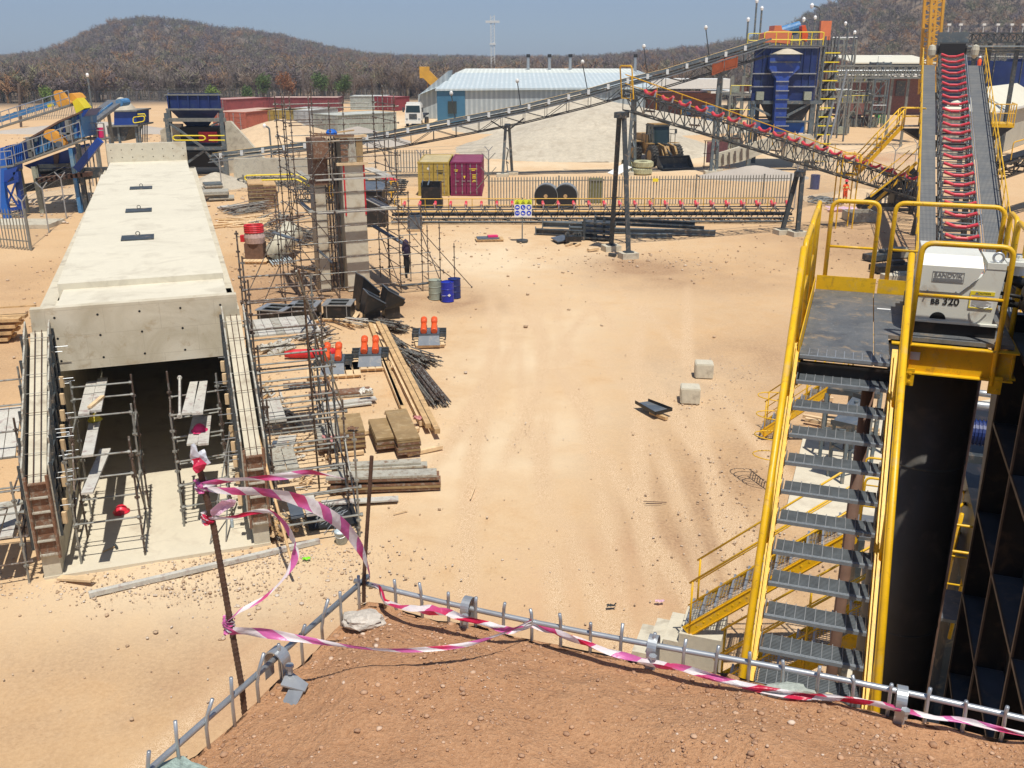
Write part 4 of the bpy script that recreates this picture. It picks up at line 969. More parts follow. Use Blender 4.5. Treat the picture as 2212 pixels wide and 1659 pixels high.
def wing(l0,l1,label,side):
    th=thing('wing_wall',label,'wing wall',Cf(l0,0,0))
    q=B(); q.prism([Cf(l0,0,0),Cf(l0,3.56,0),Cf(l0,3.56,zs(3.5)),Cf(l0,0,zs(0))],CL*(l1-l0)); q.build('wall','conc',th,w=True)
    # stop-end boxes
    for k in range(5):
        z0=.6+.33*k; q=B(); cbox(q,l0+.02,l1-.02,-.03,-.005,z0+.01,z0+.32); q.build('stop_end_board','form_rust',th,w=True)
        q=B(); cbox(q,l0-.0,l1+.0,-.10,-.03,z0-.02,z0+.01); q.build('stop_end_rib','form',th,w=True)
    q=B(); cbox(q,l0-.0,l1,-.10,-.03,2.22,2.25)
    q.bar(Cf(l0-.03,-.07,.5),Cf(l0-.03,-.07,2.4),.05,.07); q.bar(Cf(l1+.03,-.07,.5),Cf(l1+.03,-.07,2.4),.05,.07); q.build('stop_end_frame','form_rust',th,w=True)
    # side panels stepping up the slope
    for lo,zb,sg in ((l0-.06,.7,-1),(l1+.06,.95,1)):
        for k in range(6):
            d0=.02+k*.59; d1=d0+.57; zt=zs((d0+d1)/2)+.28
            q=B(); q.prism([Cf(lo,d0,zb+.2*k),Cf(lo,d1,zb+.2*k),Cf(lo,d1,zt+.16),Cf(lo,d0,zt-.1)],CL*.035*sg); pn=q.build('form_panel','form',th,w=True)
            q=B(); o=lo+sg*.06
            for dd in (d0+.02,d1-.02): q.bar(Cf(o,dd,zb+.2*k),Cf(o,dd,zt-.05),.05,.04)
            zz=zb+.2*k+.05
            while zz<zt-.15: q.bar(Cf(o,d0+.05,zz),Cf(o,d1-.05,zz),.04,.02); zz+=.3
            q.build('panel_rib','steel_dark',pn,w=True)
    for k in range(2):
        lo=l0+.11+.14*k; q=B(); q.tube(Cf(lo,-.05,zs(0)+.05),Cf(lo,3.5,zs(3.5)+.05),.011,5); q.build('rebar','rebar',th,w=True)
    for k in range(8):
        d=.15+.45*k; q=B(); q.tube(Cf(l0-.08,d,zs(d)+.06),Cf(l1+.08,d,zs(d)+.06),.007,5); q.build('cross_tie','tube_grey' if k%3 else 'rebar',th,w=True)
    r=random.Random(int(l0*10)+5)
    inn=1 if side=='L' else -1; lw=l1+.1 if side=='L' else l0-.1
    for k in range(22):
        d=r.uniform(.1,3.4); z=r.uniform(1.0,zs(d)-.1); q=B(); q.tube(Cf(lw,d,z),Cf(lw+inn*r.uniform(.18,.42),d,z),.009,5); q.build('tie_rod','galv',th,w=True)
    for k in range(9):
        d=.25+.36*k; z=1.2+.27*k+r.uniform(-.1,.1); q=B(); q.bar(Cf(lw+inn*.1,d-.06,z-.13),Cf(lw+inn*.1,d-.06,z+.13),.09,.07); q.build('timber_waler','wood_pale',th,w=True)
    return th
wing(-.35,0,'left wing wall of the tunnel mouth, still between stepped formwork panels','L')
wing(4.0,4.35,'right wing wall of the tunnel mouth, still between stepped formwork panels','R')
# ---- scaffolds ----
def pole(th,a,b_,r=.024,mt='tube',name='standard',ros=True):
    q=B(); q.tube(a,b_,r,7)
    if ros:
        L=(b_-a).length; n=int(L/.5); d=(b_-a).normalized()
        for i in range(1,n+1):
            c_=a+d*(i*.5-.08); x,y=perp(d)
            q.bar(c_-x*.055,c_+x*.055,.03,.05,d); q.bar(c_-y*.055,c_+y*.055,.03,.05,d)
    return q.build(name,mt,th,w=True)
def ledger(th,a,b_,r=.021,mt='tube',name='ledger'):
    q=B(); q.tube(a,b_,r,6); d=(b_-a).normalized()
    q.tube(a,a+d*.06,r*1.9,6); q.tube(b_-d*.06,b_,r*1.9,6)
    return q.build(name,mt,th,w=True)
def board(th,a,b_,w_=.23,t=.05,mt='board',name='scaffold_board',side=None):
    q=B(); q.bar(a,b_,w_,t); return q.build(name,mt,th,w=True)
def tower(name,label,fr,cor,h,levels,extra=()):
    th=thing(name,label,'scaffold',fr(*cor[0],0)); n=len(cor)
    for i,(u,v) in enumerate(cor): pole(th,fr(u,v,.05),fr(u,v,h[i] if isinstance(h,(list,tuple)) else h),mt='tube' if i%2 else 'tube_grey')
    for z in levels:
        for i in range(n):
            a=cor[i];b_=cor[(i+1)%n]; ledger(th,fr(*a,z),fr(*b_,z),mt='tube_grey' if (i+int(z*2))%2 else 'tube')
    return th
# left inner tower
def ldof(px,py,z=0.05):
    p=G(px,py,z)-Cf(0,0,0); return (p.dot(CL),p.dot(CD))
a1=ldof(176,1218);a2=ldof(314,1199);a3=ldof(325,1145);a4=ldof(205,1165)
a3=(a2[0]+.05,a2[1]+1.25); a4=(a1[0]+.05,a1[1]+1.25); a5=(a4[0],a4[1]+1.25); a6=(a3[0],a3[1]+1.25)
th=thing('scaffold_tower','left tube scaffold tower inside the tunnel mouth, carrying pale boards','scaffold',Cf(*a1,0))
for i,(p,hh) in enumerate(((a1,2.75),(a2,2.9),(a3,3.2),(a4,3.1),(a5,3.45),(a6,3.5))): pole(th,Cf(*p,.05),Cf(*p,hh),mt='tube' if i%2 else 'tube_grey')
for z,es in ((.5,((a1,a4),(a2,a3))),(1.0,((a1,a2),(a4,a3))),(1.55,((a1,a4),(a2,a3),(a3,a6))),(2.05,((a1,a2),(a4,a3))),(2.55,((a1,a2),(a4,a5),(a3,a6))),(3.0,((a4,a3),(a5,a6))),(3.3,((a5,a6),))):
    for a,b_ in es: ledger(th,Cf(*a,z),Cf(*b_,z),mt='tube_grey')
ledger(th,Cf(*a1,.9),Cf(*a4,2.4),name='brace'); ledger(th,Cf(*a2,2.4),Cf(*a3,.6),name='brace')
def gboard(th,p0,p1,z,w_=.23,mt='board',nm='scaffold_board',ext=0):
    a=G(*p0,z);b_=G(*p1,z); return board(th,a,b_,w_,.05,mt,nm)
gboard(th,(188,1066),(228,971),2.07)
gboard(th,(181,896),(198,826),3.05); gboard(th,(207,888),(222,818),3.07)
gboard(th,(189,985),(205,910),2.6); 
tl=thing('timber_offcut','short yellow timber laid across the upper boards of the left tower','timber',G(205,868,3.12)); q=B(); q.bar(G(193,880,3.13),G(222,856,3.13),.09,.05); q.build('plank','wood_pale',tl,w=True)
# right inner tower
b1=ldof(398,1137);b2=(b1[0]+1.1,b1[1]+.1);b3=(b2[0],b2[1]+1.3);b4=(b1[0],b1[1]+1.3)
th=thing('scaffold_tower','right tube scaffold tower inside the tunnel mouth, with a pink helmet on it','scaffold',Cf(*b1,0))
for i,(p,hh) in enumerate(((b1,2.9),(b2,3.0),(b3,3.3),(b4,3.5))): pole(th,Cf(*p,.05),Cf(*p,hh),mt='tube' if i%2 else 'tube_grey')
for z in (.55,1.1,1.7,2.3,2.85):
    for a,b_ in ((b1,b2),(b4,b3)) : ledger(th,Cf(*a,z),Cf(*b_,z),mt='tube_grey')
    ledger(th,Cf(*b1,z),Cf(*b4,z)); ledger(th,Cf(*b2,z),Cf(*b3,z))
gboard(th,(404,894),(421,826),2.95); gboard(th,(427,894),(438,825),2.95); gboard(th,(415,960),(428,895),2.35); gboard(th,(439,960),(446,900),2.38)
ledger(th,G(388,900,2.9),G(388,815,3.2),.03,'board','brace')
ladd=thing('ladder','small steel ladder leaning near the right inner wall of the tunnel mouth','ladder',G(470,1130,.05))
for o in (0,.35): q=B(); q.tube(Cf(3.05+o,.35,.05),Cf(3.75,1.35+o*.3,2.3),.018,6); q.build('rail','tube_grey',ladd,w=True)
def helmet(label,c,col,r=.14):
    q=B(); q.lathe(c,[(.0,r*.95),(r*.45,r*.86),(r*.8,r*.55),(r*.97,r*.15),(r,0),(r*1.25,-.01),(r*1.25,-.02),(r*.95,-.02)],18)
    q.box(c+Vector((0,-r*1.25,-.008)),(r*1.1,r*.5,.012)); q.bar(c+Vector((0,-r*.6,r*.78)),c+Vector((0,r*.6,r*.78)),.03,.02)
    o=q.build('hard_hat',col,None,True); tag(o,label,'helmet'); return o
helmet('pink hard hat resting on a board of the right inner tower',G(431,928,2.42),'magenta',.15)
helmet('red hard hat lying on the concrete floor under the left inner tower',G(262,1103,.09),'red_helmet',.16)
helmet('yellow hard hat in the shade of the left inner tower',G(205,905,2.66),'yellow_helmet',.13)
hm=thing('hammer','hammer lying on the tunnel floor slab below the left tower','hammer',G(215,1190,.07)); q=B(); q.tube(G(270,1180,.09)+Vector((0,0,0)),G(335,1188,.09),.015,6) if False else q.tube(G(222,1192,.08),G(250,1180,.08),.015,6); q.build('handle','wood',hm,w=True); q=B(); q.bar(G(248,1177,.09),G(253,1184,.09),.05,.05); q.build('head','steel_dark',hm,w=True)
q=B(); q.cyl(G(502,1138,.06),.04,.2,12); q.cyl(G(502,1138,.26),.018,.04,8); q=B(); q.lathe(G(502,1138,.06),[(0,0),(.04,0),(.04,.17),(.017,.22),(.017,.25),(0,.25)],12); o=q.build('water_bottle','pail'); tag(o,'small clear water bottle standing on the floor slab near the right wing wall','bottle')
# left outside scaffold
E0=ldof(63,1255); th=thing('access_scaffold','scaffold with pale boards outside the left wing wall at the picture edge','scaffold',Cf(*E0,0))
for i,(l,d,h) in enumerate(((E0[0],E0[1],2.35),(E0[0],E0[1]+1.5,3.2),(E0[0],E0[1]+3.0,3.9),(-2.4,E0[1],2.3),(-2.4,E0[1]+1.5,3.2),(-2.4,E0[1]+3,3.9))): pole(th,Cf(l,d,0),Cf(l,d,h),mt='tube' if i%2 else 'tube_grey')
for d,zs_ in ((E0[1],(.5,1.1,1.65,2.15)),(E0[1]+1.5,(.6,1.6,2.3,2.9)),(E0[1]+3,(.9,2,3,3.6))):
    for z in zs_: ledger(th,Cf(E0[0]+.15,d,z),Cf(-2.6,d,z),mt='tube_grey' if z>1.5 else 'tube')
for z in (1.1,2.1): ledger(th,Cf(E0[0],E0[1],z),Cf(E0[0],E0[1]+3,z))
ledger(th,Cf(E0[0],E0[1],.3),Cf(E0[0],E0[1]+1.5,2.6),name='brace')
for k in range(4): board(th,Cf(E0[0]-.2-.25*k,E0[1]+1.4,2.35),Cf(E0[0]-.2-.25*k,E0[1]+3.1,2.9),.235)
for k in range(3): board(th,Cf(E0[0]-.25-.27*k,E0[1]-.1,1.18),Cf(E0[0]-.25-.27*k,E0[1]+1.6,1.22),.24)
board(th,Cf(E0[0]-.8,E0[1]-.1,1.75),Cf(E0[0]+.05,E0[1]+.5,1.68),.23,mt='form')
q=B()
for k in range(4): 
    for j in range(2): q.bar(G(-60,735-14*k,.12+.25*k)+Vector((0,j*.5,0)),G(44-8*(3-k),731-14*k,.12+.25*k)+Vector((0,j*.5,0)),.4,.12)
q.bar(G(-60,668,1.25),G(76,660,1.25),.06,.06)
o=q.build('timber_stack','wood'); tag(o,'stack of brown timber beams on the sand left of the tunnel head wall','timber stack')
# right outside scaffold along wing wall and tunnel
th=thing('access_scaffold','long rusty scaffold with boards along the right side of the tunnel mouth','scaffold',Cf(4.7,0,0))
rows=[(-.3,1.9,2.9),(1.1,2.7,3.2),(2.5,3.6,3.9),(3.9,4.9,4.6),(5.4,5.2,5.3),(7.0,5.6,5.2)]
for i,(d,h,h2) in enumerate(rows):
    if d>0: pole(th,Cf(4.62,d,0),Cf(4.62,d,h+.4),mt='tube')
    pole(th,Cf(6.35,d,0),Cf(6.35,d,h2-.3),mt='tube' if i%2 else 'tube_grey')
    for z in (.55,1.25,1.95,2.6,3.3,4.0,4.7):
        if z<h: ledger(th,Cf(4.55,d,z),Cf(6.45,d,z),.026,mt='tube_grey' if int(z*3)%2 else 'tube')
for (d,h,h2),(e,g,g2) in zip(rows,rows[1:]):
    for l in (4.62,6.35):
        for z in (1.25,2.6,4.0):
            if z<h+.3: ledger(th,Cf(l,d,z),Cf(l,e,z))
    ledger(th,Cf(6.35,d,.2),Cf(6.35,e,min(h,2.4)),name='brace',mt='tube_grey')
for k in range(8): board(th,Cf(4.75+.235*k,5.35,3.42),Cf(4.72+.235*k,7.05,3.42),.225,mt='board' if k%3 else 'form')
for k in range(2): board(th,Cf(4.75+.27*k,2.4,2.05),Cf(4.75+.27*k,4.0,2.05),.26)
for k in range(2): board(th,Cf(4.8+.3*k,1.1,1.3),Cf(4.8+.3*k,2.5,1.3),.28,mt='form')
for k in range(2): board(th,Cf(5.0+.35*k,-.1,.62),Cf(5.0+.35*k,1.0,.62),.3,mt='board' if k else 'steel_blue_grey')
pole(th,G(712,846,0),V(644,581,24.2),.03,'rust','raker',False); pole(th,G(690,1055,0),V(657,640,19.5),.026,'tube','raker',False); pole(th,V(545,895,20.5),V(630,1200,17.6)-UZ*.2,.03,'wood','raker',False)
pole(th,G(741,878,0),V(640,585,23.5),.028,'tube_grey','raker',False)
# ================= CONCRETE COLUMN IN ITS SCAFFOLD =================
# frame aligned with the culvert
KO=G(800,625); YK=R(-23); Kf=frame(KO.x,KO.y,YK); KL=Vector((math.cos(YK),-math.sin(YK),0)); KD=Vector((math.sin(YK),math.cos(YK),0))
kc=thing('concrete_column','tall bare concrete column with red edge strips and timber formwork at its top','column',Kf(-.5,.5,0))
KT=7.15
q=B(); sbox(q,-1.05,.0,0,1.5,0,KT-1.3,Kf); sbox(q,-1.02,-.03,.03,1.45,KT-1.3,KT-.15,Kf); q.build('shaft','conc_stain',kc,w=True)
q=B(); sbox(q,-2.25,-1.75,.5,1.5,0,KT-.3,Kf); q.build('rear_pier','conc_stain',kc,w=True)
q=B(); sbox(q,-2.3,-1.6,.35,1.4,KT-2.2,KT-.15,Kf); q.build('rear_formwork','form_rust',kc,w=True)
for k in range(5): q=B(); sbox(q,-1.73+.15*k,-1.66+.15*k,.75,.82,0,KT-.2,Kf); q.build('infill_post','steel_dark',kc,w=True)  # dark bars filling the gap between shaft and rear pier
for l in (-.96,-.03): q=B(); sbox(q,l-.03,l+.035,-.03,.0,KT-3.6,KT-1.35,Kf); q.build('edge_strip','red_panel',kc,w=True)
for z0,z1 in ((KT-1.33,KT-1.22),(KT-.12,KT-.02)): q=B(); sbox(q,-1.3,.15,-.14,.0,z0,z1,Kf); q.build('yoke_beam','wood_pale',kc,w=True)
q=B(); 
for k in range(4): sbox(q,-1.05,-.72,-.05,-.01,KT-1.15+.27*k,KT-.95+.27*k,Kf)
q.build('timber_shutter','form_rust',kc,w=True)
for k in range(2): q=B(); sbox(q,-.68+.34*k,-.38+.34*k,-.05,-.01,KT-1.2,KT-.15,Kf); q.build('form_panel','ply' if k else 'form',kc,w=True)
for k in range(6):
    r_=random.Random(k); q=B(); a=Kf(-2.4+.1*k,-.1+.3*k,KT-.1+r_.uniform(-.3,.2)); q.bar(a,a+KL*(1.2+r_.uniform(0,1))+UZ*r_.uniform(-.25,.25)+KD*r_.uniform(-.2,.4),.1,.06); q.build('formwork_timber','wood' if k%2 else 'form_rust',kc,w=True)
q=B(); sbox(q,-2.3,-1.6,-.1,.25,KT-1.0,KT-.2,Kf); q.build('timber_shutter','form_rust',kc,w=True)
q=B(); sbox(q,-1.8,-1.1,.3,1.4,0.2,KT-.5,Kf)
for k in range(0): pass
cg=thing('rebar_cage','dark upright reinforcement cage between the concrete column and its rear pier','rebar cage',Kf(-1.4,.5,0))
for i in range(3):
    for j in range(3): q=B(); q.tube(Kf(-1.66+.22*i,.25+.35*j,0),Kf(-1.66+.22*i,.25+.35*j,KT+.1),.013,5); q.build('bar','rebar',cg,w=True)
q=B()
for k in range(24): q.path([Kf(-1.7,.2,.3*k+.1),Kf(-1.2,.2,.3*k+.1),Kf(-1.2,1.0,.3*k+.1),Kf(-1.7,1.0,.3*k+.1)],.007,4,True)
q.build('stirrups','rebar',cg,w=True)
th=thing('tower_scaffold','tall rusty tube scaffold wrapped round the concrete column','scaffold',Kf(-3.4,-1.2,0))
ls=(-3.5,-2.3,-1.3,1.2); 
allc=[]
for l in (-3.4,-1.75,1.15):
    for d in (-1.25,.55,2.3):
        h=8.7+((l*7+d*3)%1)*.9; 
        if l>-3 and l<1 and d==.55: continue
        pole(th,Kf(l,d,0),Kf(l,d,h)); allc.append((l,d,h))
for l,d,h in ((-2.6,-1.25,9.1),(-.3,2.3,8.6),(-4.1,.2,4.6),(-4.2,-1.2,5),(2.2,-1.3,4.0),(3.1,-1.25,3.1),(3.9,-1.0,2.1),(2.3,.9,4.4),(3.2,.9,2.7),(-3.0,2.3,8.9),(1.6,2.3,5)): pole(th,Kf(l,d,0),Kf(l,d,h))
lv=[.5,1.2,1.9,2.6,3.3,4.0,4.8,5.6,6.3,7.0,7.7,8.4]
for i,z in enumerate(lv):
    mt='tube_grey' if i%2 else 'tube'
    ledger(th,Kf(-3.5,-1.25,z),Kf(1.35,-1.25,z),.024,mt); ledger(th,Kf(-3.5,2.3,z),Kf(1.3,2.3,z),.024,mt)
    ledger(th,Kf(-3.4,-1.3,z+.06),Kf(-3.4,2.4,z+.06)); ledger(th,Kf(1.15,-1.3,z+.06),Kf(1.15,2.4,z+.06))
    if i%2==0: ledger(th,Kf(-3.4,.5,z),Kf(-1.7,.5,z)); 
for z in (.9,1.8,2.7): ledger(th,Kf(1.15,-1.3,z),Kf(3.9-(z*.7),-1.25,z),mt='tube_grey')
for z in (.8,1.7,2.6): ledger(th,Kf(1.15,.9,z),Kf(3.9-(z*.7),.9,z))
for l0,l1,dd in ((-4.6,-3.4,-1.25),(-4.6,-3.4,.6)):
    for z in (.9,1.9,2.9,3.8): ledger(th,Kf(l0,dd,z),Kf(l1,dd,z))
for a,b_ in (((-3.4,-1.25,.1),(-1.75,-1.25,2.4)),((-1.75,-1.3,2.4),(-3.4,-1.3,4.6)),((-3.4,-1.3,4.6),(-1.75,-1.3,6.8)),((1.15,-1.3,4.1),(4.6,-1.5,0)),((1.15,2.3,4.1),(4.4,2.0,0)),((1.15,-1.2,.2),(1.15,2.3,2.4)),((1.15,2.3,2.4),(1.15,-1.2,4.9)),((1.15,-1.2,4.9),(1.15,2.3,7.2)),((-3.4,-1.25,.2),(-3.4,2.3,2.4)),((-3.4,2.3,2.4),(-3.4,-1.25,4.8)),((-3.4,-1.2,4.9),(-3.4,2.3,7.2)),((-3.4,-1.3,3.6),(-5.4,-1.8,0)),((-3.4,.6,4.2),(-6,-.6,0)),((1.9,-1.3,3.6),(2.9,-2.6,0)),((-1.75,-1.3,.1),(-3.4,-1.3,2.5)),((1.15,-1.3,2.6),(3.9,-1.25,.3))):
    ledger(th,Kf(*a),Kf(*b_),.022,'tube','brace')
for z in (3.9,5.35):
    board(th,Kf(-2.5,-1.12,z),Kf(1.15,-1.12,z),.2)
    board(th,Kf(-2.7,-1.0,z+.05),Kf(-2.6,2.2,z+.05),.23,mt='form')
    for k in range(2): board(th,Kf(.6+.25*k,-1.1,z+.05),Kf(.6+.25*k,2.2,z+.05),.23)
board(th,Kf(-4.3,.1,3.0),Kf(-3.3,-.9,2.7),.26,mt='steel_blue_grey'); board(th,Kf(-2.6,-1.0,2.3),Kf(-2.0,-1.2,1.7),.26,mt='steel_blue_grey'); board(th,Kf(.6,1.2,2.8),Kf(1.5,-.8,2.2),.26,mt='steel_blue_grey')
ct=thing('hanging_clothes','dark jacket and trousers hung on the right braces of the column scaffold','clothes',Kf(1.3,-.6,.9))
q=B(); q.lathe(Kf(1.55,-.9,1.9),[(.02,.55),(.13,.45),(.2,.1),(.17,-.2),(.12,-.3)],9); q.build('jacket','purple_cloth',ct,w=True)
q=B(); q.lathe(Kf(1.53,-.9,1.6),[(.1,.0),(.11,-.3),(.06,-.8),(.05,-1.0)],8); q.lathe(Kf(1.64,-.9,1.6),[(.08,.0),(.09,-.3),(.05,-.7),(.04,-.8)],8); q.build('trousers','black',ct,w=True)
sk=thing('cloth_bundle','small blue bag on top of the column formwork','bag',Kf(-1.5,.6,KT)); q=B(); q.lathe(Kf(-1.3,.5,KT-.02),[(.24,0),(.26,.1),(.18,.22),(.02,.26)],10); q.build('bag','blue_bright',sk,w=True)
q=B(); q.path([Kf(1.15,-1.3,.35)+KL*.45*t+UZ*.1*math.sin(t*3)*.4 for t in range(7)],.06,6); o=q.build('bent_channel','steel_dark'); tag(o,'dark steel channel lying at the right foot of the column scaffold','channel')
# ================= CONVEYORS =================
def PL(px,py,A,Bq):
    """point seen at (px,py) in the vertical plane through ground points A,Bq"""
    A=Vector(A);Bq=Vector(Bq); n=Vector((-(Bq.y-A.y),Bq.x-A.x,0)); d=ray(px,py); o=Vector((0,0,CH)); t=(A-o).dot(n)/d.dot(n); return o+d*t
def lerp(a,b_,t): return a+(b_-a)*t
def truss(th,p,q_,W,Hh,n,ch=.06,lc=.035,mt='steel_dark',name='truss',side=None,vert=True):
    """box truss: p,q_ = centre of the BOTTOM; W across, Hh high"""
    d=(q_-p).normalized(); s=d.cross(UZ).normalized()*W/2; u=UZ*Hh; bq=B()
    for a in(-1,1):
        for h in (0,1): bq.bar(p+s*a+u*h,q_+s*a+u*h,ch)
        for i in range(n):
            x0=lerp(p,q_,i/n)+s*a; x1=lerp(p,q_,(i+1)/n)+s*a; xm=(x0+x1)/2
            if vert=='V': bq.bar(x0+u,xm,lc); bq.bar(xm,x1+u,lc)
            else:
                bq.bar(x0,x0+u,lc); bq.bar(x0 if i%2 else x0+u,x1+u if i%2 else x1,lc)
    for i in range(n+1):
        x=lerp(p,q_,i/n)
        for h in (0,1): bq.bar(x-s+u*h,x+s+u*h,lc)
        if i<n and i%2: bq.bar(x-s,lerp(p,q_,(i+1)/n)+s,lc)
    return bq.build(name,mt,th,w=True)
def idler(th,c,d,W,red=True,r=.07,detail=1,first=[None],up=None,colr='red'):
    """three-roll troughing idler centred at c; d = belt direction"""
    s=d.cross(UZ).normalized(); n=s.cross(d).normalized(); w3=W*.31
    q=B(); q.bar(c-s*W*.52,c+s*W*.52,.06,.05,n)
    for a in (-1,1): q.bar(c+s*a*W*.5,c+s*a*W*.5+n*.3,.05,.07,d); q.bar(c+s*a*W*.17,c+s*a*W*.17+n*.12,.03,.05,d)
    fr_=q.build('idler','galv' if red else 'white',th,w=True)
    P=[c-s*W*.49+n*.30,c-s*W*.17+n*.12,c+s*W*.17+n*.12,c+s*W*.49+n*.30]
    if detail==1:
        for i in range(3):
            a,b_=P[i],P[i+1]; e=(b_-a)*.03; q=B(); q.tube(a+e,b_-e,r,12); q.build('roller',colr,fr_,False,w=True)
    else:
        q=B(); [q.tube(P[i],P[i+1],r,8) for i in range(3)]; q.build('rollers',colr if red else 'white',fr_,False,w=True)
# ---- D: near conveyor with red rollers ----
YD=R(20.5); ED=R(15.7); D0=Vector((15.345,33.791,4.03))
dT=Vector((math.cos(YD),-math.sin(YD),0)); dF=Vector((math.sin(YD)*math.cos(ED),math.cos(YD)*math.cos(ED),math.sin(ED))); dN=dT.cross(dF)
KS=1.28; D0=Vector((0,0,CH))+(D0-Vector((0,0,CH)))*KS
Df=lambda u,l,n=0: D0+(dT*u+dF*l+dN*n)*KS
cd=thing('belt_conveyor','steep unfinished conveyor with red trough rollers and grey walkways behind the rock breaker','conveyor',Df(0,-6,0)-UZ*2.2)
for u in (0,1.25):
    q=B(); q.bar(Df(u,-7,0),Df(u,24.4,0),.07,.2,dN); q.bar(Df(u,-7,-.8),Df(u,24.4,-.8),.07,.1,dN)
    for i in range(22): l=-7+i*1.43; q.bar(Df(u,l,-.8),Df(u,l,0),.05); q.bar(Df(u,l,-.8),Df(u,l+1.43,0),.05)
    q.build('stringer','steel_mid' if u else 'steel_dark',cd,w=True)
q=B(); q.tube(Df(1.33,-7,.12),Df(1.33,23.5,.12),.035,6); q.build('pull_cord_pipe','galv',cd,w=True)
q=B()
for i in range(32):
    l=-6.6+i*.98; q.bar(Df(0,l,-.02),Df(1.25,l,-.02),.12,.05,dN); q.bar(Df(0,l+.49,-.5),Df(1.25,l+.49,-.5),.06,.05,dN)
q.build('cross_members','steel_mid',cd,w=True)
for i in range(31): idler(cd,Df(.625,-6.3+i*.98,.06),dF,1.5,True,.08)
m,nt,b=new_mat('expanded_grating_walkway'); v=coord(nt)
mp=nt.nodes.new('ShaderNodeMapping'); mp.inputs['Rotation'].default_value=(0,0,YD); nt.links.new(v,mp.inputs[0])
br=nt.nodes.new('ShaderNodeTexBrick'); br.inputs['Scale'].default_value=1; br.offset=0; br.inputs['Brick Width'].default_value=.06; br.inputs['Row Height'].default_value=.5; br.inputs['Mortar Size'].default_value=.014; nt.links.new(mp.outputs[0],br.inputs[0])
n1=noise(nt,1.1,5,.6,v); cc=mixc(nt,br.outputs['Fac'],ramp(nt,n1.outputs[0],[(.3,(.17,.18,.18)),(.7,(.27,.26,.23))]),(.08,.085,.09)); nt.links.new(cc,b.inputs['Base Color']); b.inputs['Roughness'].default_value=.6; b.inputs['Metallic'].default_value=.2
M['walk']=m
for u0,u1 in ((-.86,-.2),(1.42,2.12)):
    q=B(); q.prism([Df(u0,-7,-.05),Df(u1,-7,-.05),Df(u1,22.2,-.05),Df(u0,22.2,-.05)],dN*-.04); q.build('walkway','walk',cd,w=True)
    q=B(); ue=u0-.02 if u0<0 else u1+.02; q.bar(Df(ue,-7,-.02),Df(ue,22.2,-.02),.03,.12,dN); q.build('walkway_edge','steel_black',cd,w=True)
    q=B(); q.tube(Df(ue,-7,.8),Df(ue,22.4,.8),.03,6); q.tube(Df(ue,-7,.4),Df(ue,22.4,.4),.02,6); q.build('handrail','yellow',cd,w=True)
    for i in range(20): q=B(); q.tube(Df(ue,-6.5+i*1.5,0),Df(ue,-6.5+i*1.5,0)+UZ*1.05,.028,6); q.build('post','yellow',cd,w=True)
q=B(); q.box(Df(.62,24.9,.35),(1.95,1.4,1.5),-YD); 
for k in range(3): q.box(Df(.62,24.3,.1+.25*k),(2.0,.08,.06),-YD)
q.build('head_hood','steel_mid',cd,w=True)
q=B(); q.box(Df(.62,24.1,.2),(1.65,.7,.9),-YD); q.tube(Df(-.1,24.2,.3),Df(1.35,24.2,.3),.38,14); q.build('head_drum','black',cd,w=True)
for u in (-.42,1.72):
    q=B(); q.lathe(Df(u,23.4,.35),[(.02,.45),(.22,.36),(.28,.1),(.24,-.25),(.08,-.45),(.02,-.48)],10); q.build('wrapped_bearing','tarp',cd,w=True)
for l in (6.5,13,20):
    a=Df(-.1,l,-.8);b_=Df(1.35,l,-.8); q=B()
    for x,o in ((a,-.5),(b_,.5)): q.bar(Vector((x.x,x.y,0))+dT*o,x,.26,.26)
    for z in (1.2,3.2,5.5):
        if z<a.z: q.bar(lerp(Vector((a.x,a.y,0))-dT*.5,a,z/a.z),lerp(Vector((b_.x,b_.y,0))+dT*.5,b_,z/b_.z),.1)
    q.build('trestle','steel_black',cd,w=True)
# landing and access stair left of D
w0=V(1856,372,61);w1=V(1950,272,61)
st=stair('access_stairs','yellow stairs climbing right to a small landing on the near conveyor',w0,Vector((1,0,0)),Vector((0,1,0)),w1.x-w0.x,w1.z-w0.z,.8,13,r=.04,plat=1.3,legs=False)
q=B(); e=w0+Vector((0,0,-.1)); q.prism([e,e+Vector((-1.1,0,0)),e+Vector((-1.1,.9,0)),e+Vector((0,.9,0))],UZ*-.12); q.build('lower_landing','yellow',st,w=True)
for dx in (-1.1,-.05):
    for dy in (0,.9): q=B(); a=w0+Vector((dx,dy,0)); q.tube(Vector((a.x,a.y,0)),a+UZ*1.1,.045,6); q.build('post','yellow',st,w=True)
for dy in (0,.9): q=B(); a=w0+Vector((-1.1,dy,1.1)); q.tube(a,a+Vector((1.1,0,0)),.04,6); q.tube(a-UZ*.5,a+Vector((1.1,0,-.5)),.03,6); q.build('guard_rail','yellow',st,w=True)
g0=V(1900,412,60); q=B(); q.bar(V(1880,425,60),V(1965,358,60),.06,.1); q.tube(V(1880,392,60),V(1965,325,60),.03,6); q.build('lower_flight','yellow',st,w=True)
q=B(); q.prism([w1+Vector((0,0,-.2)),w1+Vector((1.3,0,-.2)),w1+Vector((1.3,0,-.9))],Vector((0,.8,0))); q.build('landing_bracket','steel_black',st,w=True)
rl=thing('side_landing','small yellow railed landing jutting right from the near conveyor','landing',Df(2.2,10.2,0))
ll=min((abs(PX(Df(2.14,l*.1,0))[1]-262),l*.1) for l in range(240))[1]
q=B(); p0=Df(2.16,ll,-.1); q.prism([p0,p0+dT*1.25,p0+dT*1.25+FF*2.2,p0+FF*2.2],UZ*-.2); q.build('deck','yellow',rl,w=True)
q=B(); 
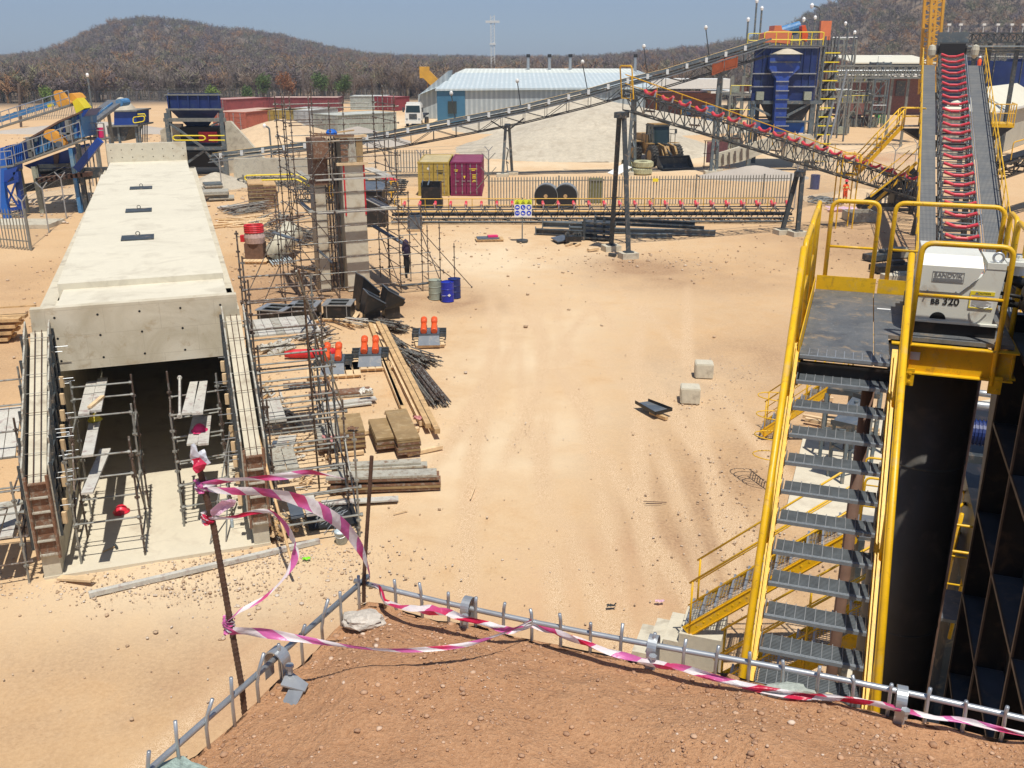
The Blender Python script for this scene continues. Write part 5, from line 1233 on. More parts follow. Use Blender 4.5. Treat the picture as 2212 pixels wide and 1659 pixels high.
for a in (p0+dT*.05,p0+dT*.42,p0+dT*.84,p0+dT*1.2,p0+dT*1.2+FF*1.1,p0+dT*1.2+FF*2.1): q.tube(a,a+UZ*1.1,.035,6)
q.tube(p0+UZ*1.1,p0+dT*1.2+UZ*1.1,.035,6); q.tube(p0+UZ*.6,p0+dT*1.2+UZ*.6,.025,6); q.tube(p0+dT*1.2+UZ*1.1,p0+dT*1.2+FF*2.1+UZ*1.1,.035,6); q.build('guard_rail','yellow',rl,w=True)
q=B(); q.prism([p0-UZ*.2,p0+dT*1.2-UZ*.2,p0-UZ*1.2],FF*.2); q.build('bracket','steel_black',rl,w=True)
# ---- B: descending conveyor on two A-frames ----
TA=Vector((6.0,53.0,0)); TB=Vector((17.2,58.9,0)); dB=(TB-TA).normalized(); sB=dB.cross(UZ)
cb_=thing('belt_conveyor','slim dark conveyor truss with red trough rollers sloping down right on two A-frames','conveyor',TA)
p0=PL(1356,238,TA,TB); p1=PL(1985,432,TA,TB)
H_=1.0; truss(cb_,p0+UZ*.0,p1,.95,H_,34,.075,.04)
L=(p1-p0).length; dd=(p1-p0).normalized()
for i in range(19): idler(cb_,p0+UZ*(H_+.04)+dd*(1.4+i*1.22),dd,1.0,True,.09,2)
q=B(); q.tube(p0+UZ*(H_+.9)+sB*-.9+dd*.4,p1+UZ*(H_+.55)+sB*-.9,.03,6)
for i in range(14): a=p0+dd*(.8+i*1.8)+sB*-.9; q.tube(a+UZ*(H_-.4),a+UZ*(H_+.88),.022,5)
q.tube(p0+UZ*(H_+.45)+sB*-.9+dd*.4,p1+UZ*(H_+.1)+sB*-.9,.02,6); q.build('handrail','yellow_far',cb_,w=True)
q=B(); q.path(bend([p0+sB*.5+UZ*.6,p0+sB*.5+UZ*2.2-dd*.2,p0-sB*.6+UZ*2.2-dd*.2,p0-sB*.6+UZ*.6],.15),.04,6,True); q.build('end_guard','yellow_far',cb_,w=True)
for i in range(7): q=B(); c_=p0+dd*(1.5+3.2*i)+UZ*.3; q.tube(c_-sB*.45,c_+sB*.45,.05,8); q.build('return_roller','rib_edge',cb_,w=True)
for T_,f0,f1,cap in ((TA,G(1320,540),G(1357,556),PL(1343,248,TA,TB)),(TB,G(1690,505),G(1722,509),PL(1728,375,TA,TB))):
    tr_=[]
    for f_,nm in ((f0,-.22),(f1,.22)):
        q=B(); e=cap+sB*nm; q.ibeam(Vector((f_.x,f_.y,.3)),e,.26,.24,.03); q.build('leg','steel_dark',cb_,w=True)
        q=B(); q.box((f_.x,f_.y,.12),(.95,.75,.32),.3); q.build('concrete_foot','conc',cb_,w=True)
        q=B(); q.box((f_.x,f_.y,.31),(.5,.45,.06),.3); q.build('base_plate','steel_dark',cb_,w=True)
    q=B(); q.box(cap,(.55,.9,.3),-.45); q.build('cap_beam','steel_dark',cb_,w=True)

# ---- C: conveyor at ground level ----
C0=G(846,484);C1=G(1712,482); cc_=thing('belt_conveyor','long level conveyor frame with red topped rollers just above the ground before the palisade fence','conveyor',C0)
C0=Vector((C0.x,C0.y+.1,.12));C1=Vector((C1.x,C1.y+.1,.12)); dC=(C1-C0).normalized()
truss(cc_,C0+Vector((0,.55,0)),C1+Vector((0,.55,0)),1.05,.8,26,.07,.045,'steel_dark','truss',None,'V')
q=B(); q.bar(C0+Vector((0,.55,.42)),C1+Vector((0,.55,.42)),.8,.12); q.build('return_belt','black',cc_,w=True)
q=B()
for k in range(110): a=lerp(C0,C1,k/109); q.bar(a+Vector((0,-.25,0)),a+Vector((0,-.25,.32)),.03)
q.tube(C0+Vector((0,-.25,.05)),C1+Vector((0,-.25,.05)),.04,6); q.tube(C0+Vector((0,-.3,.3)),C1+Vector((0,-.3,.3)),.03,6); q.build('walkway_frame','steel_mid',cc_,w=True)
for i in range(26): idler(cc_,C0+dC*(.8+i*(C1-C0).length/26)+Vector((0,.55,.86)),dC,1.0,True,.09,2)
for (x0,x1) in ((.0,.335),(.343,.655),(.662,.97)):
    gr=thing('guard_railing','orange yellow railing behind the level conveyor, %s'%('left section' if x0==0 else 'middle section' if x0<.5 else 'right section'),'railing',lerp(C0,C1,x0)+Vector((0,1.9,0)),0,'railings behind the level conveyor')
    a=lerp(C0,C1,x0)+Vector((0,1.9,0));b_=lerp(C0,C1,x1)+Vector((0,1.9,0)); a.z=b_.z=0
    q=B(); q.path(roundrect(a+UZ*.5,a+UZ*1.35,b_+UZ*1.35,b_+UZ*.5,.12),.03,6,True); q.tube(a+UZ*.92,b_+UZ*.92,.018,5); q.build('rail','yellow_far',gr,w=True)
    for k in range(6): q=B(); c_=lerp(a,b_,(k+.3)/5.6); q.tube(c_,c_+UZ*1.33,.025,6); q.build('post','yellow_far',gr,w=True)
# ---- A: long inclined conveyor to the blue bin ----
AA=Vector((-27,86,0));AB=Vector((27,92.2,0)); sA=(AB-AA).normalized().cross(UZ)
ca=thing('belt_conveyor','very long dark inclined conveyor with pale roller brackets rising to the blue bin','conveyor',AA)
pt=[(455,335),(588,318),(700,307),(838,286),(985,258),(1132,229),(1274,194),(1352,172),(1435,153),(1567,113),(1660,84)]
PP_=[PL(x,y,AA,AB) for x,y in pt]
for a,b_ in zip(PP_[1:],PP_[2:]):
    n=max(2,int((b_-a).length/1.9)); truss(ca,a-UZ*1.45,b_-UZ*1.45,1.3,.95,n,.09,.05)
for a,b_ in zip(PP_,PP_[1:]):
    q=B(); 
    for s_ in (-1,1): q.bar(a+sA*.75*s_,b_+sA*.75*s_,.08,.16)
    q.bar(a-UZ*.32+sA*.7,b_-UZ*.32+sA*.7,.07,.1); q.bar(a-UZ*.32-sA*.7,b_-UZ*.32-sA*.7,.07,.1); q.build('stringer','steel_mid',ca,w=True)
    q=B(); q.bar(a-UZ*.05,b_-UZ*.05,1.25,.05); q.build('belt','black',ca,w=True)
    q=B(); q.bar(a+sA*1.25-UZ*.5,b_+sA*1.25-UZ*.5,.55,.05); q.build('walkway','grating',ca,w=True)
    q=B(); q.tube(a-sA*1.0+UZ*.05,b_-sA*1.0+UZ*.05,.035,5); q.tube(a-sA*1.0-UZ*.35,b_-sA*1.0-UZ*.35,.03,5); q.build('guard_pipe','yellow_far',ca,w=True)
cum=[0]
for a,b_ in zip(PP_,PP_[1:]): cum.append(cum[-1]+(b_-a).length)
def at_len(s,P,c):
    for i in range(len(P)-1):
        if s<=c[i+1]: return lerp(P[i],P[i+1],(s-c[i])/(c[i+1]-c[i])),(P[i+1]-P[i]).normalized()
    return P[-1],(P[-1]-P[-2]).normalized()
i=0;s_=1.0; 
while s_<cum[-1]-2:
    c_,d_=at_len(s_,PP_,cum); q=B(); q.bar(c_+sA*.82-UZ*.3,c_+sA*.82+UZ*.12,.24,.12); q.bar(c_+sA*.82-UZ*.3,c_-sA*.82-UZ*.3,.12,.08); q.build('idler_bracket','white',ca,w=True); s_+=1.83
for px,py,f0,f1 in ((1096,268,0,0),(1370,208,0,0),(1556,152,0,0)):
    cpt=PL(px,py,AA,AB); dA=(AB-AA).normalized(); q=B(); base=Vector((cpt.x,cpt.y,0))
    for s2 in (-1,1):
        q=B(); a=base+sA*.7*s2-dA*.52*s2; q.ibeam(a,cpt+sA*.5*s2-dA*.2*s2,.28,.26,.03); q.build('leg','steel_mid',ca,w=True)
        q=B(); q.box((a.x,a.y,.1),(1.1,.9,.35)); q.build('concrete_foot','conc',ca,w=True)
    q=B(); z=1.2; k=1
    while z<cpt.z-1.2: q.bar(base+sA*.88*k+UZ*(z-1.1),base-sA*.8*k+UZ*z,.08); q.bar(base-sA*.85+UZ*z,base+sA*.85+UZ*z,.07); z+=1.2;k=-k
    q.bar(base-sA*.75+UZ*(cpt.z-.15),base+sA*.75+UZ*(cpt.z-.15),.35,.3); q.bar(base+UZ*(cpt.z-.6),base+UZ*(cpt.z+.5)+dA*1.5,.12); q.bar(base+UZ*(cpt.z-.6),base+UZ*(cpt.z+.3)-dA*1.5,.12); q.build('bracing','steel_mid',ca,w=True)
for x0,y0,x1,y1 in ((976,205,985,260),(1120,178,1128,232),(1262,137,1273,196),(1396,103,1404,165),(1531,62,1538,120)):
    a=PL(x1,y1,AA,AB)-sA*.85; b_=PL(x0,y0,AA,AB)-sA*.85; lt=thing('conveyor_lamp','white lamp on a leaning pole on the long inclined conveyor, %s from the left'%{976:'first',1120:'second',1262:'third',1396:'fourth',1531:'fifth'}[x0],'lamp',a,0,'lamps on poles along the long inclined conveyor')
    q=B(); q.tube(a,b_,.045,6); q.build('pole','steel_dark',lt,w=True); q=B(); q.lathe(b_,[(.01,-.08),(.12,-.04),(.17,.08),(.15,.22),(.06,.3),(.01,.32)],10); q.build('lamp_head','white',lt,w=True)
cv=thing('conveyor_cover','two mesh guard boxes in rusty orange on the underside of the inclined conveyor','guard',PL(1556,140,AA,AB)); 
for x0,x1,y0,y1 in ((1540,1562,150,141),(1567,1592,140,133)):
    a=PL(x0,y0,AA-sA*1.2,AB-sA*1.2);b_=PL(x1,y1,AA-sA*1.2,AB-sA*1.2) if False else PL(x1,y1,AA+sA*.9,AB+sA*.9); a=PL(x0,y0,AA+sA*.9,AB+sA*.9)
    q=B(); q.bar(a+UZ*.5,b_+UZ*.5,.08,.12); q.bar(a-UZ*.45,b_-UZ*.45,.08,.12); q.bar(a-UZ*.5,a+UZ*.55,.1,.12,Vector((1,0,0))); q.bar(b_-UZ*.5,b_+UZ*.55,.1,.12,Vector((1,0,0))); q.bar(a+sA*-.03,b_+sA*-.03,.03,.7); q.build('guard_box','orange_cover',cv,w=True)
# ================= YARD: FENCES, CONTAINERS, LOADER, SIGN =================
def palisade(name,label,pts,h,sp,mt='galv_dull',posts_every=24,grp=None,w_=.065):
    P=[Vector(p) for p in pts]; th=thing(name,label,'fence',P[0],0,grp); q=B(); n=0; pp=[]
    for a,b_ in zip(P,P[1:]):
        L=(b_-a).length; k=int(L/sp); d=(b_-a).normalized()
        for i in range(k):
            c_=a+d*(i*sp+.1); q.bar(c_+UZ*.05,c_+UZ*(h-.08),w_,.02,Vector((d.y,-d.x,0))); q.add([c_+d*-w_/2+UZ*(h-.08),c_+d*w_/2+UZ*(h-.08),c_+UZ*(h+.02)],[(0,1,2)]); n+=1
            if n%posts_every==1: pp.append(c_)
    q.build('pales',mt,th,w=True)
    for a,b_ in zip(P,P[1:]):
        for z in (h*.22,h*.86): q=B(); nrm=Vector((-(b_-a).y,(b_-a).x,0)).normalized()*.04; q.bar(a+nrm+UZ*z,b_+nrm+UZ*z,.05,.06); q.build('rail',mt,th,w=True)
    for c_ in pp+[P[-1]]: q=B(); q.bar(c_+Vector((.0,.08,0)),c_+Vector((.0,.08,h+.05)),.11); q.build('post',mt,th,w=True)
    return th
fz=palisade('palisade_fence','long grey steel palisade fence between the level conveyor and the sand heap',[G(1054,447),G(1704,440)],2.15,.212,w_=.075)
palisade('palisade_fence','short square enclosure of steel palisade pales left behind the two containers',[G(840,372),G(852,373),G(930,373)],2.1,.27,w_=.09)
palisade('palisade_fence','steel palisade fence section at the left picture edge below the blue plant',[G(-60,530),G(66,541)],2.3,.24)
sg_=thing('fence_tag','small yellow tag wired to the palisade fence','tag',G(1420,440)+UZ*2); q=B(); q.box(V(1416,389,70.9),(.42,.03,.24)); q.build('plate','caution',sg_,w=True)
def ypost(label,p,h,grp=None,mt='galv_dull',arm=.5):
    th=thing('fence_post',label,'fence post',p,0,grp); q=B(); q.tube(p,p+UZ*h,.055,7); q.build('post',mt,th,w=True)
    q=B(); a=p+UZ*h; q.bar(a,a+Vector((-arm,0,arm)),.06,.05); q.bar(a,a+Vector((arm,0,arm)),.06,.05); q.build('barbed_wire_arms',mt,th,w=True); return th
yp=ypost('tall Y-topped galvanised corner post beside the two shipping containers',G(1056,449),3.4)
q=B(); p=G(1056,449); q.bar(p+UZ*2.3+Vector((0,0,0)),p+Vector((.55,0,2.9)),.06,.05); q.bar(p+UZ*2.3,p+Vector((-.55,0,2.9)),.06,.05); q.bar(p+UZ*2.4,p+Vector((-.95,.6,1.2)),.05); q.build('stay','galv_dull',yp,w=True)
def net_mat():
    m,nt,b=new_mat('chain_link'); v=coord(nt)
    sx=nt.nodes.new('ShaderNodeSeparateXYZ'); nt.links.new(v,sx.inputs[0]); fs=[]
    hx=N(nt,'ShaderNodeMath',operation='ADD'); nt.links.new(sx.outputs[0],hx.inputs[0]); nt.links.new(sx.outputs[1],hx.inputs[1])
    for sgn in (1,-1):
        a=N(nt,'ShaderNodeMath',operation='MULTIPLY_ADD'); nt.links.new(sx.outputs[2],a.inputs[0]); a.inputs[1].default_value=sgn; nt.links.new(hx.outputs[0],a.inputs[2])
        b1=N(nt,'ShaderNodeMath',operation='MULTIPLY'); nt.links.new(a.outputs[0],b1.inputs[0]); b1.inputs[1].default_value=9.
        c1=N(nt,'ShaderNodeMath',operation='FRACT'); nt.links.new(b1.outputs[0],c1.inputs[0]); d1=N(nt,'ShaderNodeMath',operation='LESS_THAN'); nt.links.new(c1.outputs[0],d1.inputs[0]); d1.inputs[1].default_value=.09; fs.append(d1)
    mx=N(nt,'ShaderNodeMath',operation='MAXIMUM'); nt.links.new(fs[0].outputs[0],mx.inputs[0]); nt.links.new(fs[1].outputs[0],mx.inputs[1])
    nt.links.new(mx.outputs[0],b.inputs['Alpha']); b.inputs['Base Color'].default_value=(.33,.33,.31,1); b.inputs['Roughness'].default_value=.5; return m
M['net']=net_mat()
def netfence(label,pts,h,step=None,grp=None):
    P=[Vector(p) for p in pts]; th=thing('chain_link_fence',label,'fence',P[0],0,grp); q=B()
    for a,b_ in zip(P,P[1:]): q.add([a,b_,b_+UZ*h,a+UZ*h],[(0,1,2,3)])
    q.build('mesh_panel','net',th,w=True); q=B()
    for a,b_ in zip(P,P[1:]):
        for k in (1.0,1.12,1.22): q.tube(a+UZ*h*k,b_+UZ*h*k,.01,4)
    q.build('wires','galv_dull',th,w=True)
    for a in P: q=B(); q.tube(a,a+UZ*h,.045,6); q.bar(a+UZ*h,a+Vector((-.35,0,h+.4)),.05,.06); q.bar(a+UZ*h,a+Vector((.35,0,h+.4)),.05,.06); q.build('post','galv',th,w=True)
    return th
netfence('chain link fence with Y-topped posts running away left of the concrete tunnel',[G(64,538),G(106,502),G(144,472),G(181,443),G(204,417)],2.7)
netfence('chain link fence crossing behind the tunnel under the inclined conveyor',[G(480,415),G(680,408),G(745,402),G(910,402),G(1056,392)],2.6)
netfence('chain link fence right of the palisade, in front of the blue drum',[G(1715,452),G(1845,425),G(1925,405),G(1972,385)],3.0)
netfence('long low boundary fence at the edge of the woodland',[G(x,218+abs(x-900)*.004) for x in range(-60,960,85)],2.4)
netfence('fence line at the foot of the right hand hill',[G(x,190) for x in range(1380,1620,60)],2.6)
# ---- shipping containers ----
def corr(name,c): return stripes(name,c,tuple(x*.55 for x in c),0,.28,bmp=.8)
def corry(name,c): return stripes(name,c,tuple(x*.55 for x in c),1,.28,bmp=.8)
def container(label,p,yaw,L,colr,doors=True,h=2.59,roof=None,mark=None):
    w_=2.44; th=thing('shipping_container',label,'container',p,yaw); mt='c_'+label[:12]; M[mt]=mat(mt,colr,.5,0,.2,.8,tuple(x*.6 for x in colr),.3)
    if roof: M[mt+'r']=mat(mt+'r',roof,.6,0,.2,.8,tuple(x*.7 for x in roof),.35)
    q=B(); 
    def cw(y,n):   # corrugated long wall (x across = width; container long axis = +y)
        pass
    for sx_ in (-1,1):
        n=int(L/.28); pr=[]
        for i in range(n*4+1):
            o=(0,.035,.035,0)[i%4]; pr.append((sx_*(w_/2-.03-o),.08+i*(L-.16)/(n*4)))
        vs=[(x,y,z) for z in (.15,h-.12) for x,y in pr]; k=len(pr); q.add(vs,[(i,i+1,i+1+k,i+k) for i in range(k-1)])
    pr=[]; n=8
    for i in range(n*4+1): o=(0,.035,.035,0)[i%4]; pr.append((-w_/2+.08+i*(w_-.16)/(n*4),L-.03-o))
    vs=[(x,y,z) for z in (.15,h-.12) for x,y in pr]; k=len(pr); q.add(vs,[(i,i+1,i+1+k,i+k) for i in range(k-1)])
    q.build('walls',mt,th)
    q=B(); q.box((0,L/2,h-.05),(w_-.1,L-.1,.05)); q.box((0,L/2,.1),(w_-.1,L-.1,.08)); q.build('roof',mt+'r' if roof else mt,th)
    q=B()
    for x in (-1,1):
        for y in (.05,L-.05): q.box((x*(w_/2-.06),y,h/2),(.12,.12,h))
        for z in (.07,h-.05): q.box((x*(w_/2-.05),L/2,z),(.1,L-.2,.12))
    for y in (.05,L-.05):
        for z in (.07,h-.05): q.box((0,y,z),(w_-.22,.1,.12))
    for x in (-1,1):
        for y in (.06,L-.06):
            for z in (.06,h-.05): q.box((x*(w_/2-.07),y,z),(.18,.18,.13))
    q.build('frame',mt,th)
    for s_ in (-1,1):
        q=B(); 
        q.box((s_*.56,.05,h/2),(1.08,.04,h-.28))
        for z in (.42,.95,1.5,2.05): q.box((s_*.56,.022,z),(.95,.03,.34 if z<2 else .4))
        d_=q.build('door',mt,th)
        q=B()
        for x in (.32,.82): 
            q.tube((s_*x,-.02,.12),(s_*x,-.02,h-.12),.02,6)
            for z in (.3,.9,1.7,2.3): q.box((s_*x,-.015,z),(.1,.05,.05))
            q.box((s_*(x-.1),-.03,1.15),(.3,.03,.04))
        q.build('lock_rods','galv',d_)
    return th
cy=container('mustard yellow shipping container with double doors left of the maroon container',G(904,423)+Vector((1.22,0,0)),0,6.06,(.43,.31,.06),roof=(.52,.42,.22))
cm_=container('maroon shipping container with pale lock rods beside the mustard yellow container',G(904,423)+Vector((3.78,0,0)),0,6.06,(.2,.015,.07),roof=(.24,.05,.1))
q=B(); q.lathe((-.4,-.004,2.1),[(0,0),(.1,0)],16,(0,-1,0)); q.build('round_mark','white',cy)
for dx,z,t_ in ((-.55,.0,0),):
    q=B(); 
    for k in range(3): q.box((.5,-.002,1.95-.12*k),(.55-.1*k,.006,.05))
    q.build('door_lettering','ink',cy)
q=B()
for k,(x,z,w2) in enumerate(((-.78,2.0,.28),(-.78,1.9,.2),(.55,2.08,.62),(.55,1.97,.25),(.62,1.62,.3),(.62,1.5,.25),(.62,1.38,.3),(.62,1.2,.22),(.62,1.1,.3))): q.box((x,-.002,z),(w2,.006,.055))
q.build('door_lettering','caution',cm_)
q=B(); q.prism([(-.22,-.004,1.55),(-.06,-.004,1.55),(-.14,-.004,1.3)],(0,-.005,0)); q.build('flame_mark','caution',cm_)
far=[((433,604-0),None)]
def farc(label,pL,pR,yaw_flip,colr,hh=2.59,roof=None,depth=6.06):
    """container with its long side between two ground pixels"""
    a=G(*pL);b_=G(*pR); d=(b_-a); L=d.length; yaw=math.atan2(d.y,d.x)-PI/2
    n=Vector((-d.y,d.x,0)).normalized(); c_=a+n*1.22 if n.y>0 else a-n*1.22
    t=container(label,c_,yaw,max(3,L),colr,h=hh,roof=roof); t.scale=(2.3 if L<14 else 1.5,1,1); return t
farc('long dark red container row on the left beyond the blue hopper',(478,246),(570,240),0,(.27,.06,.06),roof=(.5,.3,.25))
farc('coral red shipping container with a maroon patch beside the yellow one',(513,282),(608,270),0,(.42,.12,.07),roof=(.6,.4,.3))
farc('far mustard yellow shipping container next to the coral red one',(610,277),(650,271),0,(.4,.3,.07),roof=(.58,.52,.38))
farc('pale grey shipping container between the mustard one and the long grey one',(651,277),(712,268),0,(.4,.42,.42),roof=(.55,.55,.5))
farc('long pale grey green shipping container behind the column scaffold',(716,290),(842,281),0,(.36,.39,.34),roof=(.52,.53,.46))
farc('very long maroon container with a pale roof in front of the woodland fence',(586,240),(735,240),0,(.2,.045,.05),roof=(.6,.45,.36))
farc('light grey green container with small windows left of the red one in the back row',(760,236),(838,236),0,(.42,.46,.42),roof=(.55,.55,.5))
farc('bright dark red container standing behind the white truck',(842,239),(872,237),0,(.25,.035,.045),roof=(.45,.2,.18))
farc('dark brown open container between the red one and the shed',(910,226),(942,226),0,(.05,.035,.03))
# ---- sign board ----
sb=thing('safety_sign','square site safety sign with yellow triangles over six blue circles on a post','sign',G(1128,522))
q=B(); p=G(1128,522); q.tube(p,p+UZ*2.6,.035,8); q.build('post','steel_mid',sb,w=True)
q=B(); q.cyl(p,.35,.12,10); q.build('foot','steel_dark',sb,w=True)
y_=p.y-.05; c_=V(1130,450,y_); W_=1.0
q=B(); q.box(c_,(1.02,.02,1.02)); q.build('panel','paper',sb,w=True)
q=B(); q.box(c_+Vector((0,-.012,.37)),(1.02,.004,.28)); q.build('yellow_band','sign_yellow',sb,w=True)
for k in range(3):
    x=c_.x-.34+.34*k; q=B(); q.prism([(x-.13,c_.y-.018,c_.z+.27),(x+.13,c_.y-.018,c_.z+.27),(x,c_.y-.018,c_.z+.48)],(0,-.003,0)); tr=q.build('warning_triangle','ink',sb,w=True)
    q=B(); q.prism([(x-.09,c_.y-.023,c_.z+.292),(x+.09,c_.y-.023,c_.z+.292),(x,c_.y-.023,c_.z+.445)],(0,-.002,0)); q.build('triangle_field','sign_yellow',tr,w=True)
    q=B(); q.bar((x-.045,c_.y-.028,c_.z+.305),(x+.03,c_.y-.028,c_.z+.345+.02*k),.01,.03); q.bar((x-.03,c_.y-.028,c_.z+.37-.02*k),(x+.04,c_.y-.028,c_.z+.32),.01,.025); q.build('pictogram','ink',tr,w=True)
    for j in range(2):
        z=c_.z+.06-.34*j; q=B(); q.lathe((x,c_.y-.014,z),[(0,.003),(.145,.003),(.145,0)],24,(0,-1,0)); dsk=q.build('blue_disc','sign_blue',sb,w=True)
        q=B(); 
        if (j,k)==(0,0): q.prism([(x+math.cos(a)*.085,c_.y-.019,z-.02+math.sin(a)*.075) for a in [i*PI/8 for i in range(9)]],(0,-.002,0)); q.box((x,c_.y-.02,z-.03),(.22,.002,.02))
        elif (j,k)==(0,1): q.box((x-.03,c_.y-.02,z+.01),(.05,.002,.12)); q.box((x+.02,c_.y-.02,z-.05),(.11,.002,.04))
        elif (j,k)==(0,2): q.prism([(x-.09,c_.y-.019,z+.06),(x+.09,c_.y-.019,z+.06),(x+.05,c_.y-.019,z-.08),(x-.05,c_.y-.019,z-.08)],(0,-.002,0))
        elif (j,k)==(1,0): 
            for s2 in (-1,1): q.lathe((x+s2*.05,c_.y-.018,z),[(.025,.002),(.045,.002)],12,(0,-1,0))
            q.box((x,c_.y-.02,z),(.02,.002,.012))
        elif (j,k)==(1,1): q.prism([(x-.08,c_.y-.019,z+.04),(x-.02,c_.y-.019,z+.04),(x+.09,c_.y-.019,z-.03),(x+.09,c_.y-.019,z-.06),(x-.08,c_.y-.019,z-.06)],(0,-.002,0))
        else: q.lathe((x,c_.y-.018,z),[(0,.002),(.06,.002)],12,(0,-1,0)); q.box((x,c_.y-.022,z-.05),(.16,.002,.02))
        q.build('pictogram','white',dsk,w=True)
# back of a white sign board on post right
s2=thing('notice_board','back of a pale tilted notice board on a post behind the palisade fence','sign',G(1576,440)) if False else thing('notice_board','pale tilted notice board on a post between the A-frame and the old tyres','sign',G(1352,430))
p=G(1352,430); q=B(); q.tube(p,p+UZ*3.3,.05,6); q.build('post','galv_dull',s2,w=True); q=B(); q.prism([V(1312,374,p.y-.2),V(1332,380,p.y-.5),V(1365,362,p.y+.2),V(1345,355,p.y+.6)],UZ*.04); q.build('board','white',s2,w=True)
# ---- wheel loader ----
LO=G(1446,362); wl=thing('wheel_loader','dusty yellow front loader with its bucket lowered, facing the palisade fence','loader',LO,R(17)); wl.scale=(1.08,1.08,1.12)
q=B(); q.prism([(-.8,3.0,1.3),(-.8,6.2,1.3),(-.8,6.3,2.3),(-.8,5.8,2.6),(-.8,3.2,2.6)],(1.6,0,0)); q.prism([(-.55,.6,1.0),(-.55,3.0,1.0),(-.55,3.0,1.7),(-.55,1.2,1.8)],(1.1,0,0)); q.box((0,3.7,1.05),(1.3,4.6,.5)); q.build('body','cat',wl)
q=B(); q.prism([(-.75,1.9,1.9),(-.75,3.6,1.9),(-.75,3.6,3.35),(-.75,2.15,3.35)],(1.5,0,0)); q.build('cab','glass',wl)
q=B(); q.box((0,2.85,3.42),(1.65,1.75,.13)); 
for x in (-.76,.76):
    q.bar((x,1.9,1.9),(x,2.15,3.35),.09); q.bar((x,3.6,1.9),(x,3.6,3.35),.1); q.bar((x,2.75,1.9),(x,2.75,3.35),.05)
q.build('cab_frame','steel_dark',wl)
q=B(); q.box((0,2.85,3.53),(1.5,1.6,.08)); q.build('cab_roof','cat',wl)
def wheel(th,c,r,w_,rim='cat',mt='tyre',axis=(1,0,0)):
    c=Vector(c); A=Vector(axis); q=B(); q.lathe(c,[(r*.55,-w_/2),(r*.9,-w_/2),(r,-w_*.38),(r,w_*.38),(r*.9,w_/2),(r*.55,w_/2)],24,A)
    u,v_=perp(A)
    for k in range(22):
        a=k*2*PI/22
        for s_ in(-1,1): e=(u*math.cos(a+.07*s_)+v_*math.sin(a+.07*s_)); q.bar(c+e*r*1.01+A*s_*w_*.05,c+(u*math.cos(a+.16*s_)+v_*math.sin(a+.16*s_))*r*1.01+A*s_*w_*.46,.07*r*2,.05)
    wq=q.build('wheel',mt,th); q=B(); q.lathe(c,[(0,-w_*.3),(r*.3,-w_*.35),(r*.55,-w_*.46),(r*.58,-w_*.46),(r*.58,w_*.46),(r*.3,w_*.3),(0,w_*.25)],18,A); q.build('rim',rim,wq); return wq
for x in (-1.15,1.15):
    for y in (1.2,4.9): wheel(wl,(x*1.06,y,.92),.92,.6)
q=B(); 
for x in (-.5,.5): q.prism([(x-.1,.9,1.9),(x-.1,1.5,2.0),(x-.1,.4,1.5),(x-.1,-.55,.55),(x-.1,-.6,.95),(x-.1,.1,1.8)],(.2,0,0))
q.build('lift_arms','cat',wl); q=B(); q.bar((0,1.2,1.6),(0,-.3,1.0),.16,.22); q.tube((0,1.5,1.9),(0,.3,1.9),.1,8); q.build('tilt_linkage','steel_dark',wl)
q=B(); W=1.55
q.prism([(-W,-1.9,.05),(-W,-.75,.05),(-W,-.5,.3),(-W,-.55,.95),(-W,-.75,1.1),(-W,-.78,1.02),(-W,-.65,.88),(-W,-.62,.4),(-W,-.85,.14),(-W,-1.9,.12)],(2*W,0,0))
for x in (-W,W-.06): q.prism([(x,-1.9,.05),(x,-.75,.05),(x,-.5,.3),(x,-.55,.95),(x,-.75,1.1)],(.06,0,0))
q.build('bucket','steel_dark',wl)
q=B()
for x in (-1.25,1.25): q.box((x,1.7,1.95),(.6,.8,.06)); q.box((x,4.9,1.95),(.6,1.9,.07))
q.build('fender','cat',wl)
q=B()
for x in (-1.25,1.25):
    for y in (1.7,2.6,3.5): q.tube((x,y,1.8),(x,y,2.7),.03,5)
    q.tube((x,1.7,2.7),(x,3.5,2.7),.03,5); q.tube((x*.65,2.0,3.1),(x,1.6,3.1),.03,5); q.box((x,1.6,2.95),(.22,.05,.4))
q.build('side_rails','steel_dark',wl)
# old tyres
for k,(px,py,dz) in enumerate(((1386,376,0),(1388,376,.62))):
    p=G(px,py)+UZ*dz; q=B(); q.lathe(p,[(.42,.05),(.8,.0),(.92,.12),(.93,.48),(.8,.6),(.42,.55)],26)
    for j in range(26): a=j*2*PI/26; q.bar(p+Vector((math.cos(a)*.93,math.sin(a)*.93,.1)),p+Vector((math.cos(a+.12)*.93,math.sin(a+.12)*.93,.5)),.07,.07)
    o=q.build('old_tyre','tyre_dust'); tag(o,'dusty olive old tyre, %s of the stacked pair beside the loader'%('bottom' if k==0 else 'top'),'tyre')
q=B(); p=G(1361,372); q.tube(p+Vector((-.8,0,.6)),p+Vector((.7,.0,.6)),.55,16); o=q.build('olive_tank','olive'); tag(o,'olive drum lying on its side behind the conveyor leg and tyres','tank')
